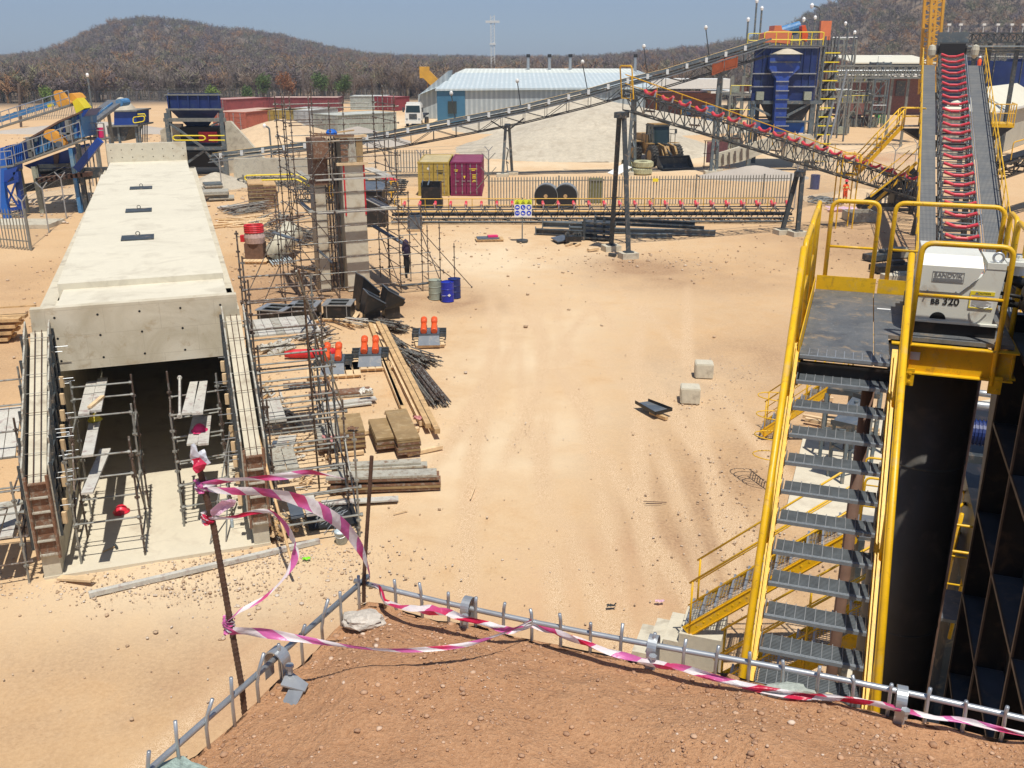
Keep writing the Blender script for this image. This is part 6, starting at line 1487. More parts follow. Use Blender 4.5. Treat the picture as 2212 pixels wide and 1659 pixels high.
# drums
def drum(label,p,col,h=.88,r=.29,grp=None,lid=True,tilt=0):
    th=thing('oil_drum',label,'drum',p,0,grp); q=B(); q.lathe((0,0,0),[(0,0),(r,.0),(r,.02),(r*.98,.03),(r*.98,h*.33),(r*1.03,h*.345),(r*.98,h*.36),(r*.98,h*.64),(r*1.03,h*.655),(r*.98,h*.67),(r*.98,h-.03),(r*1.02,h),(r*.97,h),(r*.95,h-.03),(0,h-.03)],24); q.build('shell',col,th)
    q=B(); q.cyl((r*.5,0,h-.03),.04,.02,8); q.build('bung','steel_dark',th); return th
drum('grey green oil drum, left of the two blue drums by the column scaffold',G(940,645),'grey_drum')
drum('bright blue oil drum with a white emblem, front one beside the grey drum',G(967,650),'blue_drum')
drum('dark blue oil drum standing behind the bright blue drum',G(982,642),'dark_blue_drum')
dd_=bpy.data.objects['oil_drum.001']; q=B(); q.prism([(.1+.0,-.292,.40),(.17,-.262,.33),(.1,-.292,.26),(.02,-.3,.33)],(0,-.004,0)); q.build('emblem','white',dd_)
q=B(); q.box((-.1,-.283,.3),(.22,.012,.012)); q.build('emblem_line','white',dd_)
drum('dark blue drum behind the chain link fence right of the palisade',G(1759,408),'dark_blue_drum',1.15,.38)
# big conveyor pulleys
for k,(px,nm) in enumerate(((1180,'left'),(1222,'right'))):
    c_=G(px,447)+Vector((0,0,.85)); th=thing('belt_pulley','large dark %s belt roll lying behind the level conveyor'%nm,'belt roll',(c_.x,c_.y,0)); q=B(); q.lathe(c_,[(.0,-.55),(.78,-.55),(.82,-.5),(.82,.5),(.78,.55),(0,.55)],28,Vector((.12,1,0))); q.build('roll','black',th,w=True)
    q=B(); q.lathe(c_,[(.83,-.45),(.86,-.45),(.86,.45),(.83,.45)],28,Vector((.12,1,0))); q.build('wrap','galv',th,w=True); q=B(); q.lathe(c_+Vector((-.07,-.56,0)),[(0,-.02),(.14,-.02),(.14,.02)],14,Vector((.12,1,0))); q.build('core','wood',th,w=True)
q=B(); p=G(1286,437); q.box(p+UZ*.9,(1.0,.9,1.75)); q.box(p+Vector((0,-.46,1.72)),(1.15,.1,.12)); o=q.build('dark_cabinet','olive'); tag(o,'dark green cabinet behind the palisade fence','cabinet')
bk=thing('machine_crate','black open steel chute box standing in front of the yellow container','box',G(932,448))
p=G(932,448); q=B(); 
for dx in (-.68,.68): q.box(p+Vector((dx,.5,1.15)),(.05,1.3,1.2))
q.box(p+Vector((0,1.1,1.15)),(1.4,.05,1.2)); q.box(p+Vector((0,-.12,1.0)),(1.4,.05,.95)); q.build('upper_box','steel_black',bk,w=True); q=B(); q.box(p+Vector((0,.3,.3)),(1.6,1.2,.55)); q.build('lower_box','black',bk,w=True)
q=B(); q.bar(p+Vector((-.68,-.12,1.52)),p+Vector((-.68,1.1,1.8)),.1,.04); q.bar(p+Vector((-.2,-.12,1.62)),p+Vector((-.2,1.1,1.8)),.1,.04); q.build('rim','steel_blue_grey',bk,w=True)
# small grey skip on pallet
def pallet(label,p,yaw,L=1.2,W=1.0,mt='wood_pale'):
    th=thing('pallet',label,'pallet',p,yaw)
    for y in (-.42,0,.42): q=B(); q.box((0,y*W,.045),(L,.09,.09)); q.build('runner',mt,th)
    q=B()
    for k in range(7): q.box((-L/2+.07+k*(L-.14)/6,0,.105),(L/7.6,W,.022))
    q.build('deck_boards',mt,th); return th
p=G(897,497); pallet('small pallet under the grey open steel box near the level conveyor',p,.05,1.05,.8)
q=B(); 
for dx,dy,sx,sy in ((-.42,0,.04,.7),(.42,0,.04,.7),(0,-.33,.8,.04),(0,.33,.8,.04)): q.box(p+Vector((dx,dy,.5)),(sx,sy,.75))
q.box(p+Vector((0,0,.16)),(.8,.6,.04)); q.bar(p+Vector((-.42,.1,.88)),p+Vector((.42,.1,.93)),.1,.04); o=q.build('steel_box','steel_blue_grey'); tag(o,'open blue grey steel box on a small pallet by the column scaffold','box')
p=G(1057,519); pallet('dark pallet lying alone on the sand left of the safety sign',p,.12,1.6,1.0,'wood'); q=B(); q.box(p+Vector((-.1,.0,.15)),(1.3,.8,.06),.12); o=q.build('steel_plate','steel_blue_grey'); tag(o,'grey steel plate lying on the lone pallet','plate'); q=B(); q.box(p+Vector((.2,.1,.24)),(.6,.35,.1),.2); o=q.build('pink_package','pink' if False else 'magenta'); tag(o,'pink wrapped package on the plate of the lone pallet','package')
# person in orange
pp0=G(1823,441)
def person(p,yaw,label):
    th=thing('person',label,'person',p,yaw)
    bm=bmesh.new(); J={'pel':(0,0,.93,.15),'che':(0,-.02,1.28,.17),'nek':(0,-.02,1.48,.065),'hd1':(0,-.03,1.56,.085),'hd2':(0,-.03,1.66,.105),'hd3':(0,-.02,1.75,.07),
     'sl':(-.2,0,1.40,.075),'el':(-.27,-.02,1.13,.052),'wl':(-.22,-.2,.98,.038),'sr':(.2,0,1.40,.075),'er':(.27,-.04,1.13,.052),'wr':(.2,-.24,1.05,.038),
     'hl':(-.1,0,.88,.105),'kl':(-.13,-.03,.5,.075),'al':(-.16,.03,.1,.055),'fl':(-.17,-.14,.05,.045),'hr':(.1,0,.88,.105),'kr':(.14,-.03,.5,.075),'ar':(.18,.03,.1,.055),'fr':(.2,-.14,.05,.045),'hal':(-.2,-.28,.97,.04),'har':(.18,-.32,1.05,.04)}
    E=[('pel','che'),('che','nek'),('nek','hd1'),('hd1','hd2'),('hd2','hd3'),('che','sl'),('sl','el'),('el','wl'),('wl','hal'),('che','sr'),('sr','er'),('er','wr'),('wr','har'),('pel','hl'),('hl','kl'),('kl','al'),('al','fl'),('pel','hr'),('hr','kr'),('kr','ar'),('ar','fr')]
    ks=list(J); me=bpy.data.meshes.new('person_body'); me.from_pydata([J[k][:3] for k in ks],[(ks.index(a),ks.index(b_)) for a,b_ in E],[])
    o=bpy.data.objects.new('body',me); COL.objects.link(o); md=o.modifiers.new('skin','SKIN'); 
    for i,k in enumerate(ks): r=J[k][3]; me.skin_vertices[0].data[i].radius=(r,r)
    me.skin_vertices[0].data[0].use_root=True
    sd=o.modifiers.new('sub','SUBSURF'); sd.levels=1; sd.render_levels=1
    dg=bpy.context.evaluated_depsgraph_get(); m2=bpy.data.meshes.new_from_object(o.evaluated_get(dg)); bpy.data.objects.remove(o)
    for mm in ('hi_vis','skin','boot','reflective'): m2.materials.append(M[mm])
    for f in m2.polygons:
        c_=f.center; f.use_smooth=True
        if c_.z<.13: f.material_index=2
        elif c_.z>1.47 or (abs(c_.x)>.12 and c_.y<-.23 and c_.z>.8): f.material_index=1
        elif .42<c_.z<.5 or 1.2<c_.z<1.27: f.material_index=3
    o=bpy.data.objects.new('body',m2); COL.objects.link(o); o.parent=th
    q=B(); q.lathe((0,-.02,1.7),[(.02,.13),(.08,.115),(.115,.05),(.125,-.02),(.15,-.03),(.12,-.03)],14); q.build('helmet','red_helmet',th,True); return th
person(pp0,.5,'person in orange work clothes standing under the lower end of the sloping conveyor')
# ================= BLUE BIN, PLANT, SAND HEAP, SHED, LEFT PLANT =================
def heap(name,label,c,rx,ry,h,m,seed,peak=(0,0),cat='heap',kind=None):
    n=64; vs=[];a_=Vector(c)
    for j in range(n+1):
        for i in range(n+1):
            x=-1+2*i/n;y=-1+2*j/n; r=math.hypot(x-peak[0]*(1-math.hypot(x,y)),y-peak[1]*(1-math.hypot(x,y)))
            ang=math.atan2(y,x); rr=r*(1+.12*mn.noise(Vector((math.cos(ang)*1.5,math.sin(ang)*1.5,seed))))
            z=max(0,1-rr); z=z if z<.85 else .85+(z-.85)*.6
            z=z*h+(.045*h*mn.noise(Vector((x*4,y*4,seed)))+.02*h*mn.noise(Vector((x*12,y*12,seed))) if z>0 else -.15)
            vs.append((a_.x+x*rx,a_.y+y*ry,z))
    idx=np.arange((n+1)*(n+1)).reshape(n+1,n+1); fs=np.stack([idx[:-1,:-1],idx[:-1,1:],idx[1:,1:],idx[1:,:-1]],-1).reshape(-1,4)
    o=npmesh(name,np.array(vs),fs,M[m],True); tag(o,label,cat,kind=kind); return o
M['sand']=mat('heap_sand',(.5,.44,.335),.95,0,.16,.25,(.4,.34,.25),.4,.5,3,.6)
M['sand_o']=mat('orange_sand',(.6,.44,.27),.95,0,.12,.2,(.5,.36,.22),.3,.3,4,.4)
M['sand_g']=mat('grey_sand',(.42,.37,.31),.95,0,.12,.2)
# big heap: peak at px (1245,235), base from 960..1600
hp=G(1245,345); heap('sand_heap','huge pale conical sand heap behind the palisade fence',(V(1262,330,114).x,114,0),15.5,13.5,5.0,'sand',1,(.05,.0))
heap('sand_heap','long pale sand ridge just behind the huge conical heap',(V(1290,330,146).x,146,0),22,13,5.4,'sand',2,(-.2,0))
heap('sand_heap','orange sand heap below the coral red container',(G(700,300).x-3,118,0),11,8,3.4,'sand_o',3)
heap('sand_heap','small grey gravel heap right of the orange sand heap',(G(790,300).x,122,0),7,6,2.2,'sand_g',4)
heap('sand_heap','small grey brown heap in front of the ramp wall of the blue bin',(V(1630,375,88).x,88,0),5,3,1.1,'sand_g',5)
heap('sand_heap','orange sand mound on the far right behind the sloping conveyor',(G(2160,330).x+1,88,0),9,7,2.2,'sand_o',6)
heap('spoil_heap','low brown spoil heap beside the person in orange',(G(1800,430).x+2,74,0),4.5,3,.9,'sand_o',8)
heap('spoil_heap','low sandy heap at the left edge behind the fence',(G(150,440).x,76,0),5.5,4,.8,'sand_o',9)
heap('spoil_heap','pale rubble heap by the end of the tunnel roof',(G(480,402).x-.5,82,0),3,3,1.2,'sand',10)
# ---- blue bin ----
BY=94.0; bl=V(1630,110,BY);br_=V(1766,110,BY); Wb=(br_.x-bl.x); cx=(bl.x+br_.x)/2
zt=V(1700,103,BY).z; zb=V(1700,233,BY).z; zm=V(1700,187,BY).z
sb2=thing('surge_bin','tall dark blue steel surge bin with a ribbed chute down its front','bin',(cx,BY,0))
DV=Vector((1.9,5.7,0)); zlo=V(1700,219,BY).z
q=B(); q.prism([(cx-Wb/2,BY,zlo),(cx+Wb/2,BY,zlo),(cx+Wb/2,BY,zt),(cx-Wb/2,BY,zt)],DV); q.build('bin_wall','blue',sb2,w=True)
for px in (1630,1647,1662,1735,1750,1766): q=B(); x=V(px,150,BY).x; q.box((x,BY-.06,(zt+zm)/2),(.09,.12,zt-zm)); q.build('stiffener','blue',sb2,w=True)
for py in (103,159,187): q=B(); q.box((cx,BY-.1,V(1700,py,BY).z),(Wb+.1,.2,.1)); q.build('flange','galv',sb2,w=True)
def vp(x,y,Y=None): return V(x,y,Y or BY)
q=B(); a=[vp(1640,219),vp(1758,219),vp(1730,265),vp(1662,265)]; q.prism(a,DV*.85); q.build('hopper_cone','steel_black',sb2,w=True)
# front chute: wide top, neck, long strip
ch=[(1664,116),(1728,116),(1727,148),(1704,170),(1700,230),(1696,288),(1671,288),(1674,230),(1677,170),(1662,148)]
q=B(); q.prism([V(x,y,BY-.9) for x,y in ch],Vector((0,.85,0))); cw=q.build('front_chute','blue',sb2,w=True); M['blue_mid']=mat('chute_blue',(.02,.06,.3),.45,0,.2,.6,(.1,.13,.25),.3); cw.data.materials[0]=M['blue_mid']
for py in (117,134,156,176,196,215,234,253,272):
    hw_=[(664,728)] ; xs=(1664,1728) if py<140 else ((1662,1722) if py<150 else (1677,1703) if py>170 else (1668,1712)); q=B(); q.bar(V(xs[0]-1,py,BY-.95),V(xs[1]+1,py,BY-.95),.12,.1); q.build('chute_flange','steel_mid' if py%4 else 'galv',sb2,w=True)
q=B(); q.box(V(1684,300,BY-.9),(1.3,1.0,1.3)); q.build('outlet','rib_edge',sb2,w=True)
heapc=B(); heapc.lathe(V(1700,117,BY-.2),[(1.5,0),(.9,.25),(.4,.45),(0,.5)],12); heapc.build('spilled_sand','sand',sb2,True,w=True)
for px in (1670,1716): 
    q=B(); q.box(V(px+28 if px>1700 else px-29,207,BY-.25),(.7,.4,.75)); q.build('vibrator_box','grey_drum',sb2,w=True)
for px,pyb in ((1624,300),(1752,300)):
    for dy in (0,5.8): q=B(); x=V(px,250,BY).x+dy*.33; q.ibeam((x,BY+dy,0),(x,BY+dy,V(px,219,BY).z),.35,.35,.04); q.build('leg','steel_mid',sb2,w=True)
q=B(); x0=V(1622,220,BY).x;x1=V(1775,220,BY).x; z=V(1700,221,BY).z
for dy in (-.15,6.1): q.bar((x0,BY+dy,z),(x1,BY+dy,z),.3,.3); q.bar((x0,BY+dy,V(1700,262,BY).z),(x1-1,BY+dy,V(1700,262,BY).z),.16,.16)
q.bar((x0,BY-.1,z-.3),V(1665,250,BY-.1),.2); q.bar(V(1752,222,BY-.1),V(1700,250,BY-.1),.2); q.build('support_frame','steel_mid',sb2,w=True)
q=B(); q.box(((V(1645,275,BY).x+V(1740,275,BY).x)/2,BY+2,V(1700,275,BY).z),(V(1740,275,BY).x-V(1645,275,BY).x,3,V(1700,262,BY).z-V(1700,288,BY).z)); q.build('feeder_tarp','blue_bright',sb2,w=True)
# top deck with railings and orange drive
zt2=zt+.1
q=B(); q.prism([(cx-Wb/2-.2,BY-.3,zt2),(cx+Wb/2+.6,BY-.3,zt2),(cx+Wb/2+.6,BY-.3,zt2+.1),(cx-Wb/2-.2,BY-.3,zt2+.1)],DV*1.08); q.build('top_deck','grating',sb2,w=True)
for y_ in (BY-.3,BY+6.2):
    q=B(); a=(V(1648,100,BY).x,y_,zt2+.1); b2=(V(1775,100,BY).x,y_,zt2+.1); a=Vector(a);b2=Vector(b2); q.path(roundrect(a+UZ*.5,a+UZ*1.15,b2+UZ*1.15,b2+UZ*.5,.2),.045,6,True)
    for k in range(6): c_=lerp(a,b2,k/5); q.tube(c_,c_+UZ*1.15,.04,5)
    q.build('guard_rail','caution',sb2,w=True)
q=B(); q.prism([V(1650,92,BY+1),V(1652,72,BY+1),V(1672,66,BY+1),V(1674,55,BY+1),V(1688,55,BY+1),V(1690,64,BY+1),V(1712,68,BY+1),V(1706,95,BY+1),V(1680,92,BY+1)],Vector((0,2,0))); q.build('belt_head_cover','orange_cover',sb2,w=True)
q=B(); q.tube(V(1688,70,BY+3),V(1728,58,BY+3),.55,14); q.build('drive','blue_light',sb2,w=True)
q=B(); q.prism([V(1733,56,BY+1),V(1740,54,BY+1),V(1746,75,BY+1),V(1743,90,BY+1),V(1733,84,BY+1)],Vector((0,1,0))); q.build('belt_guard','orange',sb2,w=True)
q=B(); q.box(V(1782,66,BY+2),(1.0,.5,1.7)); q.build('orange_cover_plate','orange_cover',sb2,w=True)
# ramp walls in front
rw=thing('ramp_wall','pale concrete ramp walls with dark buttress strips at the foot of the blue bin','wall',G(1640,360))
YW=93.0
for sx,pts_ in (('l',[(1540,362),(1540,335),(1680,292),(1686,292),(1686,318),(1600,350)]),('r',[(1690,292),(1752,290),(1800,345),(1800,350),(1690,340)])):
    q=B(); P=[V(x,y,YW-1.0 if sx=='l' else YW) for x,y in pts_]; P=[Vector((p.x,p.y,max(p.z,-.2))) for p in P]; q.prism(P,Vector((0,.5,0))); q.build('wall','conc',rw,w=True)
for px,y0,y1 in ((1562,333,356),(1575,329,354),(1588,326,350),(1602,321,346),(1616,316,343),(1722,297,318),(1738,297,322),(1760,312,326),(1777,322,334)):
    q=B(); a=V(px,y0,YW-1.15 if px<1700 else YW-.15);b2=V(px,y1,YW-1.15 if px<1700 else YW-.15); q.bar(a,b2,.16,.1); q.build('buttress','rib_edge',rw,w=True)
cg=thing('mesh_cage','rusty mesh cage with a pinkish cover left of the ramp wall','cage',G(1540,350)); q=B()
for x in (1521,1540,1576):
    a=V(x,352,95); q.bar(Vector((a.x,95,0)),Vector((a.x,95,2.6)),.08)
for z in (.2,1.4,2.6): q.bar(V(1521,300,95)*1 if False else Vector((V(1521,300,95).x,95,z)),Vector((V(1576,300,95).x,95,z)),.06)
q.build('frame','rust',cg,w=True); q=B(); q.box(((V(1530,300,95).x+V(1575,300,95).x)/2,95.4,1.5),(V(1575,300,95).x-V(1530,300,95).x,.1,2.0)); q.build('cover','pink',cg,w=True)
# stair tower with yellow cages right of the bin
stw=thing('stair_tower','tall grey stair tower with yellow rungs beside the blue bin','stair tower',(V(1790,200,BY).x,BY,0))
for k,(px,dy) in enumerate(((1772,0),(1800,0),(1790,3),(1815,3))):
    x=V(px,200,BY).x; q=B(); q.bar((x,BY+dy,0),(x,BY+dy,zt+1.0),.14); q.build('mast','steel_mid',stw,w=True)
for k in range(13):
    z=.8+k*.82; x0=V(1773,200,BY).x+.0; q=B(); q.bar((x0,BY-.1,z),(x0+1.4,BY-.1,z),.06,.1); q.build('yellow_rung','caution',stw,w=True)
q=B()
for k in range(6): x0=V(1777,200,BY).x; q.bar((x0+.3*(k%3),BY-.05,1),(x0+.3*(k%3)+.05,BY-.05,zt+1),.04); q.bar((x0,BY+1,1+1.6*k),(x0+1.4,BY+1,2.4+1.6*k),.1,.25)
q.build('flights','steel_black',stw,w=True)
q=B(); q.bar(V(1794,300,BY-.8),V(1830,150,BY+1),.12); q.bar(V(1780,302,BY-.6),V(1800,220,BY),.15); q.build('inclined_rail','galv',stw,w=True)
# ---- pipe rack and steelwork field behind ----
def rack(name,label,px0,px1,Y,zt_,nx,levels,seed,mt='galv_dull',depth=5,cat='steel structure',clutter=14):
    th=thing(name,label,cat,(V(px0,200,Y).x,Y,0)); x0=V(px0,200,Y).x;x1=V(px1,200,Y).x; r=random.Random(seed)
    for i in range(nx+1):
        x=x0+(x1-x0)*i/nx
        for y in (Y,Y+depth): q=B(); q.bar((x,y,0),(x,y,zt_),.22,.22); q.build('column',mt,th,w=True)
    for z in levels:
        q=B(); 
        for y in (Y,Y+depth): q.bar((x0,y,z),(x1,y,z),.2,.25)
        for i in range(nx+1): x=x0+(x1-x0)*i/nx; q.bar((x,Y,z),(x,Y+depth,z),.15,.2)
        q.build('beam',mt,th,w=True)
    q=B()
    for i in range(nx):
        xa=x0+(x1-x0)*i/nx;xb=x0+(x1-x0)*(i+1)/nx; lv=[0]+list(levels)
        for z0,z1 in zip(lv,lv[1:]): q.bar((xa,Y,z0),(xb,Y,z1),.1) if r.random()<.6 else q.bar((xb,Y,z0),(xa,Y,z1),.1)
    q.build('bracing',mt,th,w=True)
    for k in range(clutter):
        x=r.uniform(x0,x1); z=r.choice(list(levels)) if r.random()<.5 else 0; y=Y+r.uniform(.5,depth-.5); q=B(); t=r.random()
        mt2=r.choice(['steel_dark','rust','galv_dull','brick_wall','grey_drum','steel_mid'])
        if t<.35: q.cyl((x,y,z),r.uniform(.25,.8),r.uniform(.8,2.2),12); nm='vessel'
        elif t<.7: q.box((x,y,z+.6),(r.uniform(.5,1.8),1,r.uniform(.6,1.6))); nm='unit'
        else: zz=z+r.uniform(.3,1.6); q.tube((x0+r.uniform(0,2),y,zz),(x1-r.uniform(0,2),y,zz),.09,6); nm='pipe'
        q.build(nm,mt2,th,w=True)
    q=B()
    for z in levels[-1:]+levels[:1]: 
        q.tube((x0,Y-.1,z+1.0),(x1,Y-.1,z+1.0),.035,5)
        for k in range(int((x1-x0)/1.5)): q.tube((x0+k*1.5,Y-.1,z),(x0+k*1.5,Y-.1,z+1.0),.03,4)
    q.build('railing','caution' if seed%2 else 'galv',th,w=True)
    return th
rack('process_frame','cluttered grey steel frame with vessels between the blue bin and the green drums',1800,1912,150,8.4,4,[3.6,6.6],3,'galv_dull',7,clutter=44)
rack('process_frame','open lattice pipe tower standing right of the cluttered steel frame',1888,1917,148,9.4,1,[2.3,4.6,7,9.2],4,'steel_mid',3,clutter=3)
rack('process_frame','tall pale steel frame with platforms behind the stair tower',1786,1838,135,12.3,2,[5,8.5,11.6],6,'galv_dull',5,clutter=16)
rack('process_frame','low steel frame with pinkish tanks left of the blue bin',1578,1628,112,8.2,2,[3.6,6.2],7,'galv_dull',5,clutter=20)
pr=thing('pipe_rack','long elevated truss pipe rack running right to the near conveyor','pipe rack',(V(1800,180,118).x,118,0))
a=V(1806,168,118);b2=V(2005,168,118); truss(pr,Vector((a.x,118,a.z)),Vector((b2.x,118,a.z)),1.6,V(1900,142,118).z-a.z,14,.16,.1,'galv_dull')
for k in range(3): q=B(); q.tube((a.x,117.4+.4*k,a.z+.3+.5*k),(b2.x,117.4+.4*k,a.z+.3+.5*k),.1,6); q.build('pipe','galv' if k else 'white',pr,w=True)
for px in (1925,1960): q=B(); x=V(px,200,118).x; q.bar((x,118,0),(x,118,a.z),.25); q.build('column','galv_dull',pr,w=True)
pr2=thing('pipe_bridge','dark high pipe bridge with lamps crossing above the blue tanks at far right','pipe bridge',(V(2040,90,105).x,105,0))
a=V(2042,92,105);b2=V(2330,92,105); truss(pr2,Vector((a.x,105,a.z)),Vector((b2.x,105,a.z)),1.5,.9,18,.14,.08,'steel_dark')
for k in range(3): q=B(); q.tube((a.x+1,104.2+.4*k,a.z-.4-.25*k),(b2.x,104.2+.4*k,a.z-.4-.25*k),.11,6); q.build('pipe','steel_mid',pr2,w=True)
for px in (2110,2140,2200,2290): q=B(); x=V(px,90,105).x; q.bar((x,105,0),(x,105,a.z),.35); q.build('column','steel_dark',pr2,w=True)
for px in (2045,2070,2120,2150,2180,2205): q=B(); x=V(px,90,105).x; q.tube((x,105,a.z+.9),(x,105,a.z+1.7),.04,5); q.box((x,105,a.z+1.75),(.35,.2,.2)); q.build('lamp','white',pr2,w=True)
# big blue tanks at the right edge
for k,(px,Y,r_,zt_,nm) in enumerate(((2165,128,8,9.6,'left'),(2345,124,10,9.9,'right'))):
    x=V(px,180,Y+r_).x; th=thing('storage_tank','huge dark blue round tank behind the cream shed, %s one'%nm,'tank',(x,Y+r_,0)); q=B(); q.lathe((0,0,0),[(r_,0),(r_,zt_),(r_*.97,zt_),(r_*.97,zt_-.3),(0,zt_-.3)],48); q.build('shell','blue',th); q=B()
    for j in range(40): a_=j*2*PI/40; q.tube((math.cos(a_)*r_,math.sin(a_)*r_,zt_),(math.cos(a_)*r_,math.sin(a_)*r_,zt_+1.1),.04,4)
    for z in (.6,1.1): q.path([(math.cos(j*PI/20)*r_,math.sin(j*PI/20)*r_,zt_+z) for j in range(40)],.04,4,True)
    q.build('railing','galv_dull',th)
    q=B(); 
    for a_ in (3.6,4.1,4.5,4.9): q.bar((math.cos(a_)*(r_+.05),math.sin(a_)*(r_+.05),0),(math.cos(a_)*(r_+.05),math.sin(a_)*(r_+.05),zt_+1.5),.1)
    q.build('uprights','steel_dark',th)
tp=thing('person','person in red with a white helmet on the walkway above the blue tanks','person',V(2116,133,100)); q=B(); q.lathe((0,0,-.6),[(.12,0),(.17,.2),(.2,.7),(.1,.85),(.06,.95)],10); q.build('body','hi_vis',tp,True); q=B(); q.lathe((0,0,.38),[(.02,.16),(.1,.1),(.13,0)],10); q.build('helmet','white_bright',tp,True)
# cream shed on the right
M['cream_roof']=mat('cream_roof_sheet',(.74,.70,.55),.5,0,.04,.5)
M['cream_wall']=stripes('cream_wall_sheet',(.55,.53,.42),(.4,.39,.32),1,.35,bmp=.5)
sh=thing('cream_shed','large cream corrugated shed with a hipped roof at the right edge','shed',G(2138,342))
Yn,Yf=62,84
A=V(2148,347,Yn+8);Bx=V(2330,380,Yn-6)
p1=Vector((V(2128,300,82).x,82,0));p2=Vector((V(2150,300,70).x,70,0)); p3=Vector((p2.x+16,62,0)); p4=Vector((p1.x+22,78,0))
he=V(2128,222,82).z; he2=V(2150,262,70).z
hh=4.6
hh=4.8; a0=Vector((V(2138,245,103).x,103,0)); wd=(Vector((V(2212,230,118).x,118,0))-a0).normalized(); wn=Vector((-wd.y,wd.x,0)); P=[a0+wn*4.5,a0,a0+wd*34,a0+wd*34+wn*4.5]
q=B(); q.prism([P[0]+UZ*0,P[1],P[2],P[3]],UZ*hh); q.build('walls','cream_wall',sh,w=True)
rdg=[V(2142,190,86)*1,Vector((P[2].x+2,70,hh+2.6))]; r0=a0+wn*3+wd*3+UZ*(hh+2.2); r1=a0+wn*3+wd*34+UZ*(hh+2.2)
q=B(); q.add([P[0]+UZ*(hh+.05)+wn*.3-wd*.4,P[1]+UZ*(hh+.05)-wn*.4-wd*.4,P[2]+UZ*(hh+.05)-wn*.4,P[3]+UZ*(hh+.05)+wn*.3,r0,r1],[(0,1,4),(1,2,5,4),(2,3,5),(3,0,4,5)]); q.build('roof','cream_roof',sh,w=True)
q=B(); q.bar(P[1]+UZ*(hh-.08)-wn*.45,P[2]+UZ*(hh-.08)-wn*.45,.2,.2); q.build('gutter','white',sh,w=True)
# dark conveyor with yellow rails at the right edge below the shed
ce=thing('belt_conveyor','dark conveyor with yellow stair rails leaving the picture at the right below the shed','conveyor',V(2140,400,50)); a=V(2142,385,62);b2=V(2320,325,72); truss(ce,a,b2,1.2,.9,8,.12,.08,'steel_black')
q=B(); q.bar(a+UZ*1.0,b2+UZ*1.0,.9,.1); q.build('belt','black',ce,w=True)
for k in range(5): c_=lerp(a,b2,.12+.2*k)+UZ*1.0; q=B(); q.path(bend([c_-Vector((0,.7,0)),c_+UZ*1.1-Vector((0,.7,0)),c_+UZ*1.35+Vector((.9,-.7,0)),c_+UZ*.2+Vector((.9,-.7,0))],.15),.04,6); q.build('guard_rail','yellow_far',ce,w=True)
q=B()
for k in range(9): q.lathe(lerp(a,b2,.05+.1*k)+UZ*.7,[(0,-.5),(.12,-.5),(.12,.5),(0,.5)],10,Vector((0,1,0)))
q.build('return_rollers','steel_mid',ce,w=True)
# green drums
for k,(px,py) in enumerate(((1927,239),(1936,240),(1945,239),(1954,238),(1963,238),(1974,236),(1931,236),(1949,235),(1968,234))):
    drum('green oil drum in the cluster by the slatted wall, %s'%('front leftmost','second of the front row','third of the front row','fourth of the front row','fifth of the front row','rightmost and farthest','behind the leftmost two','middle of the back row','right end of the back row')[k],G(px,py*1.0),'green_drum',1.3,.44,'cluster of green drums')
drum('bright green drum standing alone, left of a lone pair by the lattice tower',G(1893,266),'green_drum',1.3,.42); drum('bright green drum standing alone, right of a lone pair by the lattice tower',G(1906,266),'green_drum',1.3,.42); drum('pale grey drum left of the lone pair of green drums',G(1876,264),'grey_drum',1.5,.5)
# slatted wall and long cream roof behind
wl2=thing('long_shed','long low shed with a cream roof and dark doorways behind the pipe rack','shed',(V(1840,200,180).x,180,0))
x0=V(1840,200,180).x;x1=V(2010,200,180).x; q=B(); q.box(((x0+x1)/2,186,3.4),(x1-x0,10,6.8)); q.build('walls','brick_wall',wl2,w=True)
zr=V(1900,135,180).z; zr2=V(1900,119,192).z; q=B(); q.prism([(x0-.5,179,zr),(x0-.5,192,zr2),(x0-.5,192,zr2-.2),(x0-.5,179,zr-.2)],Vector((x1-x0+1,0,0))); q.build('roof','cream_roof',wl2,w=True)
q=B(); q.box(((x0+x1)/2,181.5,7.9),(x1-x0,.3,zr-7)); q.build('dark_wall','steel_dark',wl2,w=True); q=B(); q.box(((x0+x1)/2+2,179.5,6.9),(x1-x0-4,3,.5)); q.build('awning','white',wl2,w=True)  # dark steel panel between roof and awning
for k in range(5): q=B(); q.box((x0+9+k*4.6,180.8,4.6),(1.6,.2,2.6)); q.build('door','tarp' if k%2 else 'steel_dark',wl2,w=True)
sw=thing('slatted_wall','grey green slatted wall behind the cluster of green drums','wall',G(1900,255)); q=B(); a=G(1912,232);b2=G(1992,229)
for k in range(12): q.bar(a+UZ*(.3+.42*k)+Vector((0,3,0)),b2+UZ*(.3+.42*k)+Vector((0,3,0)),.1,.36)
q.build('slats','grey_drum',sw,w=True)
# yellow lattice crane mast
ym=thing('crane_mast','tall yellow lattice crane mast rising out of the top of the picture','crane',(V(2010,160,122).x,122,0))
b0=[V(2000,205,122),V(2020,205,122)]; t0=[V(2014,-30,122),V(2041,-30,122)]; q=B()
for dy in (0,2.0):
    for a_,t_ in zip(b0,t0): q.bar(a_+Vector((0,dy,0)),t_+Vector((0,dy,0)),.3)
for k in range(16):
    for dy in (0,2):
        o=Vector((0,dy,0)); l0=lerp(b0[0],t0[0],k/16)+o;l1=lerp(b0[0],t0[0],(k+1)/16)+o;r0_=lerp(b0[1],t0[1],k/16)+o;r1_=lerp(b0[1],t0[1],(k+1)/16)+o
        q.bar(l0 if k%2 else r0_,r1_ if k%2 else l1,.13); q.bar(l1,r1_,.13)
q.build('lattice','crane',ym,w=True)
